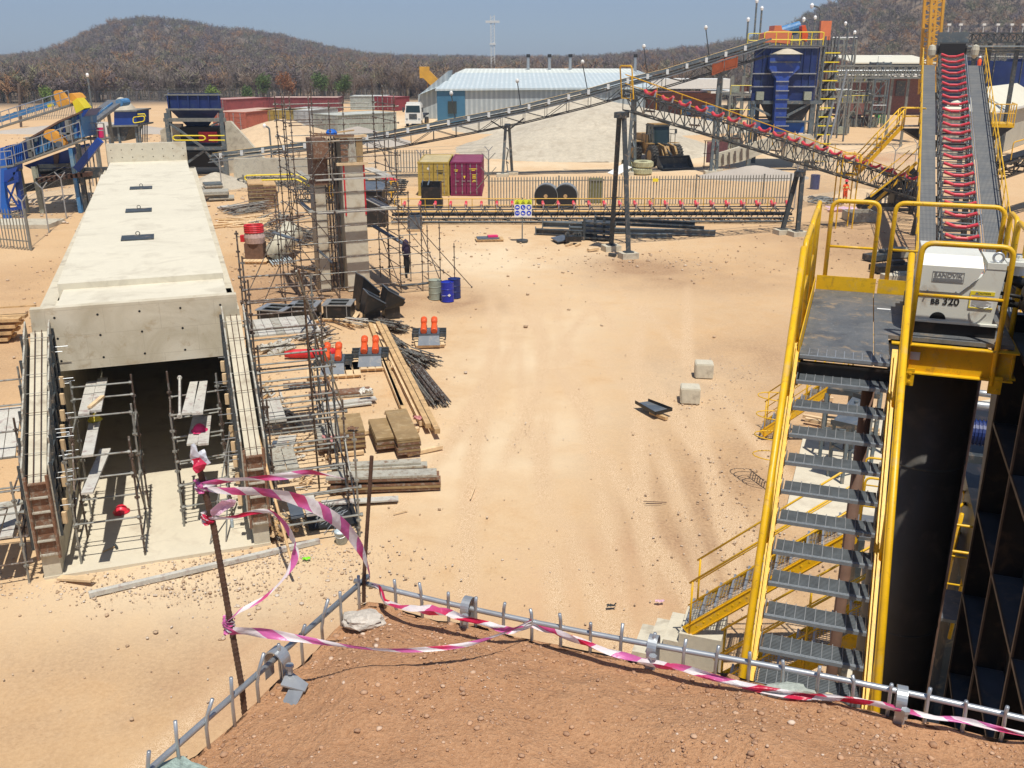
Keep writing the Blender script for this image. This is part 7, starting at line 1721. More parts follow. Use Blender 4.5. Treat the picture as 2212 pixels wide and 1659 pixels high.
# ---- warehouse ----
wr=thing('warehouse','big pale blue roofed corrugated warehouse with a lean-to behind the sand heap','warehouse',G(945,262))
M['roof_blue']=stripes('pale_blue_roof_sheet',(.56,.62,.62),(.48,.55,.56),0,.8,rough=.5,metal=.0,bmp=.3); M['roof_white']=stripes('pale_roof_sheet',(.7,.73,.66),(.6,.63,.57),0,.8,rough=.6,metal=0,bmp=.3); M['shed_wall']=stripes('shed_wall_sheet',(.42,.46,.46),(.32,.36,.37),0,.8,bmp=.5)
Yw=160.0
def wv(x,y,Y): return V(x,y,Y)
e0=wv(902,205,Yw+8);e1=wv(1400,200,Yw+8); r0=wv(938,191,Yw+8)
# lean-to block
q=B(); a=wv(946,192,Yw);b2=wv(1395,192,Yw); q.prism([(a.x,Yw,0),(b2.x,Yw,0),(b2.x,Yw,a.z),(a.x,Yw,a.z)],Vector((0,14,0))); q.build('front_wall','shed_wall',wr,w=True)
q=B(); a2=wv(903,207,Yw+10); q.prism([(a2.x,Yw+10,0),(a.x+1,Yw+10,0),(a.x+1,Yw+10,a2.z+4),(a2.x,Yw+10,a2.z)],Vector((0,14,0))); q.build('side_wall','shed_wall',wr,w=True)
zE=wv(1000,192,Yw).z; zL=wv(903,178+26,Yw+10).z
q=B(); c1=wv(940,192,Yw-.5);c2=wv(1410,188,Yw-.5);c3=wv(1368,157,Yw+22);c4=wv(985,157,Yw+22); c5=wv(900,205,Yw+9); c6=wv(975,192,Yw-.3)
q.add([c1,c2,c3,c4,wv(902,206,Yw+9)*1,wv(965,180,Yw+9)],[(0,1,2,3)]); q.add([wv(902,206,Yw+9),wv(962,181.5,Yw+9),c4],[(0,1,2)]); q.add([wv(902,206,Yw+9),c1,wv(962,181.5,Yw+9)],[]); 
q.prism([c1,c2,c2-UZ*.3,c1-UZ*.3],Vector((0,.2,0))); q.build('blue_roof','roof_blue',wr,w=True)
q=B(); q.add([wv(985,157,Yw+22),wv(1368,157,Yw+22),wv(1368,148,Yw+34),wv(1005,148,Yw+34)],[(0,1,2,3)]); q.prism([wv(983,160,Yw+21.8),wv(1368,160,Yw+21.8),wv(1368,157,Yw+21.8),wv(983,157,Yw+21.8)],Vector((0,.3,0))); q.build('upper_roof','roof_white',wr,w=True)
q=B(); q.add([wv(1368,148,Yw+34),wv(1368,160,Yw+21.8),wv(1392,180,Yw+14),wv(1412,165,Yw+34)],[(0,1,2,3)]); q.build('gable','shed_wall',wr,w=True)
q=B(); a=wv(945,262,Yw-.15);b2=wv(1004,192,Yw-.15); q.box(((a.x+b2.x)/2,Yw-.1,b2.z/2),(b2.x-a.x,.15,b2.z)); M['slate']=mat('slate_blue_cladding',(.04,.14,.23),.5,0,.12,.4); q.build('blue_panel','slate',wr,w=True)
q=B(); c_=wv(977,232,Yw-.3); q.box(c_,(1.4,.15,1.9)); q.build('window','glass',wr,w=True)
for px in (1141,1187,1232,1373):
    th=thing('vent_pipe','thin grey flue with a dark cap behind the warehouse roof, %s'%{1141:'leftmost',1187:'second from left',1232:'third from left',1373:'by the right gable'}[px],'flue',(V(px,150,Yw+30).x,Yw+30,0)); q=B(); a=V(px,150,Yw+30); q.tube((a.x,a.y,0),V(px,121,Yw+30),.28,8); q.build('pipe','galv',th,w=True); q=B(); q.tube(V(px,124,Yw+30),V(px,117,Yw+30),.36,8); q.build('cap','steel_black',th,w=True)
# ---- mobile crane boom ----
mb=thing('mobile_crane','orange yellow telescopic crane boom poking up left of the warehouse','crane',G(950,200)); a=V(950,190,185);b2=V(921,160,185); q=B(); q.bar(a,b2,1.5,1.7); q.bar(Vector((a.x+3,185,0)),a,1.4,1.6); q.build('boom','crane',mb,w=True); q=B(); q.box(b2+Vector((-.3,0,.3)),(1.8,1.4,2.0)); q.tube(b2+Vector((.2,0,0)),b2+Vector((.2,0,-3)),.06,5); q.box(b2+Vector((.2,0,-3.6)),(.5,.5,1.3)); q.build('head_and_hook','crane',mb,w=True)
# ---- truck ----
tk=thing('truck','white cab-over tipper truck facing the camera beside the warehouse','truck',G(893,274),R(-4)); 
q=B(); q.prism([(-1.25,0,.95),(1.25,0,.95),(1.22,0,2.0),(-1.22,0,2.0)],(0,2.0,0)); q.prism([(-1.22,.0,2.0),(1.22,.0,2.0),(1.15,.25,3.3),(-1.15,.25,3.3)],(0,1.8,0)); q.box((0,1.1,3.42),(2.1,1.3,.3)); q.build('cab','white',tk)
q=B(); q.prism([(-1.1,-.02,2.1),(1.1,-.02,2.1),(1.02,.19,3.1),(-1.02,.19,3.1)],(0,.02,0)); q.build('windscreen','glass',tk)
q=B(); q.box((0,-.03,1.5),(1.2,.06,.8)); q.build('grille','steel_dark',tk)
q=B(); q.box((0,-.12,.72),(2.5,.3,.45)); q.build('bumper','white',tk)
for x in (-.95,.95): q=B(); q.box((x,-.04,1.15),(.35,.05,.22)); q.build('headlight','galv',tk); q=B(); q.box((x*1.55,.1,2.5),(.25,.1,.7)); q.bar((x*1.25,.15,2.7),(x*1.5,.1,2.7),.05); q.build('mirror','steel_dark',tk)
q=B(); q.box((0,5,1.05),(1.0,8.0,.3)); q.box((0,5.6,1.5),(2.3,5.5,.25)); q.build('chassis','steel_black',tk); q=B(); q.box((-.2,3.2,1.9),(1.6,1.0,.5)); q.build('blue_load','blue_bright',tk)
for x in (-1.05,1.05):
    for y in (.9,5.8,7.2): wheel(tk,(x,y,.52),.52,.34)
# ---- far service buildings behind ----
hs=thing('service_building','low dark building with a white roof and coloured doors beyond the concrete apron','building',(V(1480,205,175).x,175,0)); x0=V(1400,200,175).x;x1=V(1562,200,175).x
q=B(); q.box(((x0+x1)/2,180,2),(x1-x0,8,4)); q.build('walls','brick_wall',hs,w=True); q=B(); q.box(((x0+x1)/2+8,178,4.2),((x1-x0)*.6,10,.35)); q.box(((x1)-6,176,5.6),(14,6,1.6)); q.build('roof','white',hs,w=True)
for k in range(7): q=B(); q.box((x0+3+k*4,175.8,1.6),(1.6,.2,2.6)); q.build('door',['steel_blue_grey','c_far mustard ' if False else 'blue_light','brick_wall'][k%3],hs,w=True)
palisade('palisade_fence','far palisade fence in front of the low service building',[G(1400,212),G(1570,210)],2.4,.5,'steel_blue_grey',30,w_=.12)
bc=container('blue shipping container standing behind the post of the inclined conveyor',G(1543,268),R(0),5,(.05,.12,.25))
# ---- tall thin poles / light towers ----
lm=thing('light_mast','tall white lattice lighting mast far beyond the trees','mast',(V(1065,122,330).x,330,0)); q=B()
for dx in (-.6,.6): q.bar((V(1065,122,330).x+dx,330,0),(V(1064,33,330).x+dx,330,V(1064,33,330).z),.22)
zt3=V(1064,33,330).z
for k in range(16): z=8+k*(zt3-8)/16; x=V(1065,100,330).x; q.bar((x-.6,330,z),(x+.6,330,z+(zt3-8)/16),.14)
q.build('lattice','white',lm,w=True); q=B(); x=V(1064,50,330).x; z=V(1064,47,330).z; q.box((x,330,z),(4.5,.6,.7)); z=V(1064,95,330).z; q.box((x,330,z),(2,.6,.6)); q.build('lamp_rows','white',lm,w=True)
def lamp(label,px,py0,py1,Y,arm=0,grp=None):
    a=V(px,py0,Y); th=thing('lamp_post',label,'lamp post',(a.x,Y,0),0,grp); b2=V(px,py1,Y); b2.x=a.x; q=B(); P=[(a.x,Y,0),b2]; 
    if arm: P=bend([(a.x,Y,0),b2,b2+Vector((arm,0,.2))],.4)
    q.path(P,.09*Y/100,6); q.build('pole','steel_mid',th,w=True); q=B(); q.lathe(Vector(P[-1])-UZ*.1,[(.04,-.18),(.16,-.06),(.19,.14),(.12,.3),(0,.34)],9); q.build('lamp_head','white_bright',th,w=True)
lamp('lamp post on the sky left of the blue bin, head at mid height',1640,92,18,112); lamp('tallest thin mast with a lamp on the sky above the blue bin',1628,92,2,112); lamp('thin lamp post just left of the tallest mast',1612,100,42,112)
lamp('bent lamp post with a double head above the orange cover plate',1766,96,17,98,-.9); lamp('small lamp post right of the blue drive',1742,90,46,110,-.5); lamp('lamp post against the hill right of the belt guard',1757,80,38,120); lamp('far lamp post on the hill right of the stair tower',1826,120,54,130,-.4); lamp('far short lamp post beside the stair tower top',1840,130,70,125)
lamp('lamp post behind the blue crusher plant on the left',198,230,162,120); lamp('floodlight pole in the left yard beside the coral red container',585,318,276,105,-.5)
for px,y0,y1,Y,l_ in ((765,208,148,215,'utility pole with two crossarms right of the green trees'),(983,165,152,235,'short utility pole top above the warehouse roof'),(40,240,180,150,'dark bare pole at the left edge behind the blue plant'),(654,205,150,200,'bare dark pole among the trees left of the green tree')):
    a=V(px,y0,Y); b2=V(px,y1,Y); th=thing('utility_pole',l_,'utility pole',(a.x,Y,0)); q=B(); q.tube((a.x,Y,0),(b2.x,Y,b2.z),.2,6); q.build('pole','bark',th,w=True)
    if 'cross' in l_ or 'top' in l_: 
        q=B(); q.bar((b2.x-1.6,Y,b2.z-.8),(b2.x+1.6,Y,b2.z-.8),.2); q.bar((b2.x-1.4,Y,b2.z-2.4),(b2.x+1.4,Y,b2.z-2.4),.2) if 'two' in l_ else None; q.build('crossarm','bark',th,w=True)
# ---- left: blue-top feed hopper on frame ----
HY=89.0; fh=thing('feed_hopper','deep blue feed hopper on a tall grey steel frame with a round yellow railing','hopper',(V(430,300,HY).x,HY,0))
def hv(x,y,Y=HY): return V(x,y,Y)
a,b2,c_,d_=hv(362,208),hv(475,208),hv(475,233),hv(365,237)
zt4=hv(420,206).z;zb4=hv(420,236).z; xL=hv(364,220).x;xR=hv(474,220).x; xm=(xL+xR)/2
q=B()
DH=Vector((-1.6,4.7,0)); cs=[Vector((xL,HY,zb4)),Vector((xR,HY,zb4)),Vector((xR,HY,zb4))+DH,Vector((xL,HY,zb4))+DH]
for i in range(4): q.prism([cs[i],cs[(i+1)%4],cs[(i+1)%4]+UZ*(zt4-zb4),cs[i]+UZ*(zt4-zb4)],(DH.normalized()*.12) if i in (0,2) else Vector((.12,0,0)))
q.build('upper_box','blue',fh,w=True)
q=B(); 
for k in range(6): q.box((xL+(xR-xL)*k/5,HY-.1,(zt4+zb4)/2),(.12,.15,zt4-zb4))
q.build('stiffeners','blue',fh,w=True)
q=B(); q.box((xm,HY,zt4+.05),(xR-xL+.5,.3,.12)); q.box((xm,HY-.1,zb4),(xR-xL+.5,.35,.14)); q.box((xm,HY-.3,zb4-.9),(xR-xL+1.0,.3,.3)); q.build('rim','galv_dull',fh,w=True)
zc=hv(430,275).z; q=B(); vs=[tuple(c) for c in cs]+[(xm-1.4,HY+1.6,zc),(xm+.6,HY+1.6,zc),(xm+.2,HY+3.2,zc),(xm-1.8,HY+3.2,zc)]; q.add(vs,[(0,1,5,4),(1,2,6,5),(2,3,7,6),(3,0,4,7),(4,5,6,7)]); q.build('cone','blue',fh,w=True)
for x in (hv(366,300).x,hv(483,300).x):
    for y_ in (HY-.3,HY+4.6): q=B(); xx=x-(y_-HY)*.3; q.ibeam((xx,y_,0),(xx,y_,zb4-.3),.35,.35,.04); q.build('leg','steel_mid',fh,w=True)
q=B(); x0=hv(366,300).x;x1=hv(483,300).x
for py in (320,): 
    for y_ in (HY-.3,): q.bar((x0,y_,hv(430,py).z),(x1,y_,hv(430,py).z),.3,.3)
zq=hv(430,320).z; q.bar((x0,HY-.3,zb4-1),(xm+.6,HY-.3,zq),.2); q.bar((x1,HY-.3,zb4-1),(xm+1.4,HY-.3,zq+2.0),.14); q.bar((xm+.6,HY-.3,zq-.2),(x0,HY-.3,zq-2.2),.2); q.bar((xm+.6,HY-.3,zq-.2),(x1,HY-.3,zq-2.2),.2); q.build('bracing','steel_mid',fh,w=True)
q=B(); q.box((xm,HY+2,zc-.7),(3.6,2.5,1.3)); q.box((xm-.6,HY+2.2,zq+.1),(x1-x0-.6,4,.2)); q.box((xm-.5,HY+2.4,zq-1.1),(x1-x0-1.2,3,1.4)); q.build('feeder','black',fh,w=True); q=B(); q.box((xm+.8,HY+.6,zc-.9),(1.6,.6,.9)); q.build('red_motor','red_panel',fh,w=True)  # black boxes double as dark fill under the hopper
q=B(); a=hv(373,293,HY-1);b2=hv(444,303,HY-1); q.path(roundrect((a.x,HY-1,b2.z),(a.x,HY-1,a.z),(b2.x,HY-1,a.z),(b2.x,HY-1,b2.z),.3),.06,6,True); q.tube((b2.x+.3,HY-1,a.z),(x1+.4,HY-1,a.z),.06,6); q.tube((b2.x+.3,HY-1,b2.z),(x1+.4,HY-1,b2.z),.06,6); q.build('guard_rail','caution',fh,w=True)
# sloping concrete side walls
for sgn,pp_ in ((-1,[(346,310),(346,282),(365,268),(392,268),(392,312)]),(1,[(486,310),(486,262),(498,262),(596,318),(625,345),(560,345)])):
    w2=thing('ramp_wall','sloping pale concrete ramp wall %s of the blue feed hopper'%('left' if sgn<0 else 'right'),'wall',G(pp_[0][0],345)); q=B(); P=[hv(x,y,HY+2) for x,y in pp_]; P=[Vector((p.x,p.y,max(-.1,p.z if y<300 else -.1))) for p,(x,y) in zip(P,pp_)]; q.prism(P,Vector((0,.5,0))); q.build('wall','conc',w2,w=True)
lw=thing('retaining_wall','long low sloping concrete wall running right under the inclined conveyor','wall',G(560,405)); q=B(); YQ=84; P=[(500,400),(520,345),(700,352),(745,378),(910,385),(700,402)]; P=[V(x,y,YQ) for x,y in ((505,342),(660,342),(735,372),(780,394),(505,394))]; q.prism([Vector((p.x,p.y,max(-.1,p.z))) for p in P],Vector((0,.4,0))); q.build('wall','conc',lw,w=True)
# yellow round rails + walkway + stacked truss frames (mid left)
yr=thing('guard_railing','low yellow double railing with rounded end beneath the inclined conveyor','railing',G(600,400)); YR=78
for dz in (0,.4): q=B(); q.path(bend([V(533,379,YR)-UZ*dz,V(640,376,YR)-UZ*dz,V(676,396,YR)-UZ*dz,V(800,392,YR)-UZ*dz],.3),.06,6); q.build('rail','caution',yr,w=True)
q=B(); q.path([V(533,379,YR),V(529,382,YR),V(529,386,YR),V(533,379,YR)-UZ*.4],.06,6); q.build('rail_end','caution',yr,w=True)
for px in (560,600,640,700,740,780): q=B(); a=V(px,385,YR); q.tube((a.x,YR,0),a,.04,5); q.build('post','steel_mid',yr,w=True)
for k,(x0,x1,py,hgt,nm) in enumerate(((520,700,400,.5,'upper left'),(660,880,418,.9,'middle'),(640,860,436,.9,'lower'))):
    a=G(x0,py);b2=G(x1,py+3); th=thing('truss_section','dark conveyor truss section lying on the ground left of the column, %s one'%nm,'truss',a); truss(th,a+UZ*.1,b2+UZ*.1,1.2,hgt,14,.08,.05,'steel_dark')
    q=B(); 
    for j in range(9): c_=lerp(a,b2,(j+.5)/9)+UZ*(hgt+.2); q.bar(c_-Vector((0,.5,0)),c_+Vector((0,.5,0)),.08); q.bar(c_-Vector((0,.5,.1)),c_-Vector((0,.5,-.25)),.12)
    q.build('idler_seats','galv_dull',th,w=True)
yr2=thing('guard_railing','orange yellow railing panel standing before the lying truss sections','railing',G(720,445)); a=G(713,440);b2=G(860,428)
q=B(); q.path(roundrect(a+UZ*.5,a+UZ*1.3,b2+UZ*1.3,b2+UZ*.5,.2),.045,6,True); q.build('rail','yellow_far',yr2,w=True)
for t in (.05,.15,.5,.9): q=B(); c_=lerp(a,b2,t); q.tube(c_,c_+UZ*1.3,.045,6); q.build('post','yellow_far',yr2,w=True)
rp=thing('red_girder','bright red steel girder lying on dark frames right of the column','girder',G(840,405)); q=B(); q.prism([V(822,386,78),V(858,394,77),V(860,390,79),V(826,380,80)],UZ*.1); q.build('panel','red_panel',rp,w=True); q=B()
for k in range(5): q.bar(G(815,402+k*1.5)+UZ*(.2*k+.1),G(876,408+k*1.2)+UZ*(.2*k+.1),.3,.08)
q.build('frames','steel_dark',rp,w=True)
ch2=thing('steel_chute','black open steel chute box standing right behind the column','chute',G(820,475)); a=G(845,492); 
for k,(dx,dy,sx,sz,z) in enumerate(((-1.9,1.5,2.6,1.6,1.4),(-1.2,1.2,1.6,1.6,.8))): q=B(); q.box(a+Vector((dx,dy,z)),(sx,1.6,sz)); q.build('box','steel_black',ch2,w=True)
q=B(); q.prism([a+Vector((-3.1,.6,2.25)),a+Vector((-.5,.6,2.25)),a+Vector((-.3,2.4,2.6)),a+Vector((-3.2,2.4,2.6))],UZ*.05); q.build('top_plate','steel_blue_grey',ch2,w=True)
# ---- left blue crusher plant ----
LY=66.0
Z5=lambda x,y:(x*.2124,189.8+y*.2124)
lp_=thing('screening_plant','blue screening plant with orange guards and grey walkways at the left edge','screening plant',(V(60,480,LY).x,LY,0))
def lv_(x,y,dy=0): return V(*Z5(x,y),LY+dy)
def slab(pts,mt,nm,dy,th_): q=B(); q.prism([lv_(x,y,dy) for x,y in pts],Vector((0,th_,0))); return q.build(nm,mt,lp_,w=True)
M['guard_or']=mat('orange_belt_guard',(.72,.33,.04),.5,0,.15,1,(.5,.25,.08),.2); M['guard_ye']=mat('bright_yellow_guard',(.75,.6,.02),.45,0,.1,1)
slab([(215,560),(600,345),(820,250),(835,430),(850,500),(740,520),(230,740)],'blue_light','screen_box',2,2.6)
for k in range(13): 
    x=240+k*45; t=(x-215)/605; y0=560-310*t; y1=735-230*t; slab([(x,y0+6),(x+11,y0+2),(x+11,y1-30),(x,y1-26)],'blue_strong' if k%3==0 else 'blue_light','side_rib',1.85,.15)
slab([(200,560),(600,330),(830,235),(822,255),(600,352),(215,575)],'rust','top_rim',1.7,.3)
slab([(820,235),(905,215),(850,290),(825,300)],'blue_strong','discharge_lip',2.2,2.2)
for k in range(6): slab([(350+k*85,520-k*38),(380+k*85,508-k*38),(382+k*85,540-k*38),(352+k*85,552-k*38)],'steel_mid','side_bracket',1.7,.15)
slab([(0,610),(50,600),(75,850),(50,970),(0,980)],'blue_bright','motor_house',.6,2.2)
slab([(50,595),(215,560),(235,750),(70,790)],'blue_strong','ribbed_guard',.4,1.8)
for k in range(9): slab([(55+k*19,592-k*4),(63+k*19,590-k*4),(74+k*19,782-k*5),(66+k*19,784-k*5)],'blue_bright','guard_rib',.28,.12)
slab([(440,470),(455,440),(480,426),(520,425),(560,450),(640,515),(665,555),(662,580),(640,588),(590,568),(520,545),(465,515),(445,495)],'guard_or','belt_guard',1.2,.45)
q=B(); q.lathe(lv_(595,575,1.0),[(0,0),(.22,0),(.22,.5),(0,.5)],14,Vector((0,1,0))); q.build('flywheel','steel_blue_grey',lp_,w=True)
for x,y in ((705,430),(310,600)): q=B(); q.box(lv_(x,y,1.4),(.25,.5,1.3)); q.box(lv_(x-30,y+35,1.3),(.9,.3,.12)); q.build('spring_mount','galv_dull',lp_,w=True)
slab([(545,45),(560,28),(590,25),(620,50),(660,100),(720,150),(720,178),(600,192),(575,150),(552,95)],'guard_or','belt_guard',4,.6)
slab([(560,120),(700,110),(735,170),(600,200)],'rust','head_frame',4.7,1)
slab([(690,62),(715,55),(745,62),(785,108),(740,140),(705,120)],'guard_or','head_guard',3.0,1.5); slab([(735,140),(780,105),(862,208),(775,260)],'guard_ye','head_guard',2.6,1.2)
for dy in (4.0,5.2):
    q=B(); q.bar(lv_(-120,360,dy),lv_(560,150,dy),.1,.35); q.build('upper_stringer','blue_light',lp_,w=True)
slab([(475,165),(525,148),(545,180),(485,200)],'guard_ye','plate',3.8,.1)
for p in range(9): q=B(); c_=lerp(lv_(-100,352,4.6),lv_(500,168,4.6),p/8); q.box(c_,(.3,1.1,.28)); q.build('idler','steel_dark',lp_,w=True)
def walkway(a,b2,w_,nm='walkway',hgt=1.1,n=9,mt='galv_dull'):
    q=B(); q.bar(a,b2,w_,.12); q.build(nm,mt,lp_,w=True); o=Vector((0,-w_/2,0))
    q=B(); q.tube(a+o+UZ*hgt,b2+o+UZ*hgt,.035,5); q.tube(a+o+UZ*hgt*.5,b2+o+UZ*hgt*.5,.028,5); q.build('handrail','galv',lp_,w=True)
    for k in range(n): q=B(); c_=lerp(a,b2,k/(n-1))+o; q.tube(c_,c_+UZ*hgt,.03,5); q.build('post','galv',lp_,w=True)
walkway(lv_(-120,440,3.2),lv_(735,170,3.2),.7,n=11,hgt=.95); walkway(lv_(100,800,.4),lv_(860,528,.4),.8,n=9,hgt=1.2); walkway(lv_(-60,815,-.2),lv_(150,790,-.2),.3,'beam',1.0,4)
slab([(240,790),(800,585),(812,610),(700,770),(620,870),(400,930),(370,850)],'blue_strong','under_hopper',2.6,1.8); slab([(400,860),(640,830),(600,900),(450,930)],'rust','under_chute',2.3,1.2)
slab([(540,680),(600,660),(590,770),(550,780)],'rust','rust_stain_plate',2.5,.06)
for x0,y0,x1,y1,mt,w0_ in ((720,610,785,1000,'blue_light',.26),(790,570,830,850,'steel_dark',.26),(190,820,255,1130,'grey_drum',.3),(345,800,400,1030,'grey_drum',.3)): q=B(); e=lv_(x1,y1,1.5); q.ibeam(lv_(x0,y0,1.5),Vector((e.x,LY+1.5,0)),w0_,w0_,.04); q.build('leg',mt,lp_,w=True)
slab([(0,980),(40,960),(55,1120),(110,1390),(45,1410),(0,1230)],'blue_bright','front_leg',-1,.4); slab([(40,840),(180,800),(150,880),(40,990)],'blue_strong','hopper_side',-.6,.4); slab([(130,860),(182,850),(247,1330),(212,1345)],'blue_strong','splayed_leg',-.6,.4); slab([(30,975),(185,925),(190,955),(40,1005)],'blue_strong','cross_beam',-.8,.25); slab([(-20,1240),(235,1200),(238,1235),(-20,1275)],'blue_strong','cross_beam',-.8,.25)
q=B(); q.bar(lv_(60,1240,-.8),lv_(160,960,-.8),.1); q.bar(lv_(50,990,-.8),lv_(200,1230,-.8),.1); q.build('cross_brace','blue_strong',lp_,w=True)
q=B(); q.box(G(40,492)+Vector((-1,1,.1)),(6,2.5,.25)); q.build('base_slab','conc',lp_,w=True)
q=B(); q.bar(lv_(380,800,2),lv_(780,780,2),.25,.25); q.bar(lv_(380,850,2.5),lv_(1100,830,2.5),.4,.35); q.bar(lv_(240,1010,2.5),lv_(1000,880,3.5),.5,.4); q.bar(lv_(240,1040,3),lv_(860,940,4),.3,.3); q.build('lower_beams','steel_dark',lp_,w=True)
q=B(); q.bar(lv_(780,830,1.0),lv_(1020,530,1.0),.35,.45); q.build('blue_strut','blue_strong',lp_,w=True)
for k in range(10): q=B(); q.box(lv_(430+k*50,930-k*6,1.8),(.5,.9,.28)); q.build('roller','rust',lp_,w=True)
lc=thing('belt_conveyor','light blue stacker conveyor with dusty grey belt above the small blue hopper','conveyor',V(200,300,78)); a=V(*Z5(880,390),76);b2=V(*Z5(1190,160),80); q=B(); q.bar(a+UZ*.2,b2+UZ*.2,1.5,.2); q.build('belt','grating',lc,w=True)
for dy in (-.85,.85): q=B(); q.bar(a+Vector((0,dy,0)),b2+Vector((0,dy,0)),.1,.3); q.build('stringer','blue_light' if dy<0 else 'steel_mid',lc,w=True)
q=B(); q.tube(b2+Vector((.5,-.8,.1)),b2+Vector((.5,.8,.1)),.3,12); q.build('head_drum','blue_light',lc,w=True)
q=B(); q.tube(a+Vector((.3,-1.5,.6)),b2+Vector((-.3,-1.5,-.1)),.035,5); q.tube(a+Vector((.3,-1.5,.2)),b2+Vector((-.3,-1.5,-.5)),.03,5)
for k in range(8): c_=lerp(a+Vector((.3,-1.5,.6)),b2+Vector((-.3,-1.5,-.1)),k/7); q.tube(c_,c_-UZ*1.0,.03,5)
q.build('handrail','galv',lc,w=True)
for x in (0.2,.7): c_=lerp(a,b2,x); q=B(); q.bar((c_.x,c_.y,0),c_,.2); q.build('leg','galv_dull',lc,w=True)
pfm=thing('operator_platform','small grey railed platform with a pink box on tall thin legs','platform',V(*Z5(980,515),70)); c_=V(*Z5(985,515),70); q=B(); q.box(c_,(1.6,1.2,.12)); q.build('deck','galv_dull',pfm,w=True)
for dx in (-.75,-.25,.25,.75): q=B(); q.bar((c_.x+dx,69.5,0),(c_.x+dx+abs(dx)*.1,69.5,c_.z+1.1),.08); q.build('leg','galv_dull',pfm,w=True)
q=B(); q.tube(c_+Vector((-.8,-.6,1.1)),c_+Vector((.8,-.6,1.1)),.04,5); q.tube(c_+Vector((-.8,-.6,.6)),c_+Vector((.8,-.6,.6)),.03,5); q.build('railing','galv',pfm,w=True); q=B(); q.box(c_+Vector((.35,0,.4)),(.35,.35,.7)); q.build('control_box','magenta',pfm,w=True)
bh=thing('feed_hopper','small blue box hopper with a yellow railed ladder behind the tunnel end','hopper',(V(270,300,84).x,84,0)); hb=lambda x,y,dy=0:V(*Z5(x,y),84+dy)
q=B(); q.prism([hb(1160,235),hb(1385,232),hb(1388,378),hb(1160,380)],Vector((0,3,0))); q.build('box','blue_strong',bh,w=True); q=B(); q.prism([hb(1150,232,-.2),hb(1392,226,-.2),hb(1392,240,-.2),hb(1150,246,-.2)],Vector((0,3.4,0))); q.prism([hb(1080,385,-.3),hb(1400,376,-.3),hb(1400,392,-.3),hb(1080,402,-.3)],Vector((0,3.8,0))); q.build('rim','galv_dull',bh,w=True)
q=B(); q.prism([hb(1090,400),hb(1330,395),hb(1270,540),hb(1130,550)],Vector((0,3,0))); q.build('cone','steel_dark',bh,w=True)
for x in (1100,1200,1380,1410): q=B(); a=hb(x,390); q.bar((a.x,84,0),a,.18); q.build('leg','steel_mid',bh,w=True)
heapc=B(); heapc.lathe(hb(1245,235,1.5),[(1.3,0),(.7,.7),(.2,1.1),(0,1.15)],12); heapc.build('ore','sand',bh,True,w=True)
q=B(); q.path(roundrect(hb(1355,360),hb(1355,298),hb(1470,285),hb(1470,340),.2),.05,6,True); q.path([hb(1400,268),hb(1470,265),hb(1480,290)],.05,6); q.build('guard_rail','caution',bh,w=True)
for k in range(4): q=B(); q.tube(hb(1430+22*k,350),hb(1430+22*k,550),.05,5); q.build('ladder_upright','steel_dark',bh,w=True)
for k in range(18):
    pass
palisade('palisade_fence','far palisade fence seen between the blue screen and its upper conveyor',[G(40,262),G(235,250)],2.4,.33,'galv_dull',30,w_=.1)
heap('spoil_heap','grey brown spoil ridge behind the blue screening plant',(G(90,290).x,102,0),10,6,2.2,'sand_g',31)
heap('spoil_heap','dark rubble ridge right of the small blue hopper',(G(330,262).x,140,0),16,4,1.6,'sand_g',32)
gm=thing('generator','green box unit at the foot of the woodland behind the left yard','generator',G(440,250)); q=B(); q.box(G(440,252)+UZ*1,(5,2,2)); q.build('body','green_drum',gm,w=True); gm.children[0].data.materials[0]=mat('dark_green_paint',(.03,.09,.04),.6)
# ================= CLUTTER ON THE SITE GROUND =================
def zD(x,y): return (440.5+x*.2451,542.2+y*.2451)
def z4(x,y): return (508.3+x*.2451,813.3+y*.2451)
def z2(x,y): return (406.6+x*.2451,135.5+y*.2451)
# steel feeder boxes on pallets
for k,(px,py,yw,nm) in enumerate(((590,706,-.22,'left'),(655,697,-.05,'middle'),(729,694,-.02,'right'))):
    p=G(px,py)+Vector((0,.55,0)); pallet('%s one of three pallets carrying black steel feeder boxes'%nm,p,yw,1.5,1.25); p=p+UZ*.12
    th=thing('feeder_box','black open feeder box with pale top frame, %s of the three beside the scaffold'%nm,'feeder box',p,yw,'feeder boxes on pallets')
    q=B(); 
    for x,y,sx,sy in ((-.55,0,.04,1.0),(.55,0,.04,1.0),(0,-.5,1.1,.04),(0,.5,1.1,.04)): q.box((x,y,.28),(sx,sy,.5))
    q.build('box','steel_black',th)
    q=B(); 
    for x in (-.5,.5): q.box((x,0,.55),(.24,1.15,.04))
    for y in (-.53,.02,.53): q.box((0,y,.555),(.8,.06,.05))
    q.build('top_frame','galv',th)
    q=B(); q.box((0,-.1,.3),(.9,.6,.03)); q.build('inner_plate','grey_drum',th)
    for x in (-.42,.42): q=B(); q.bar((x,-.56,.0),(x,-.56,.56),.03); q.build('strap','galv',th)
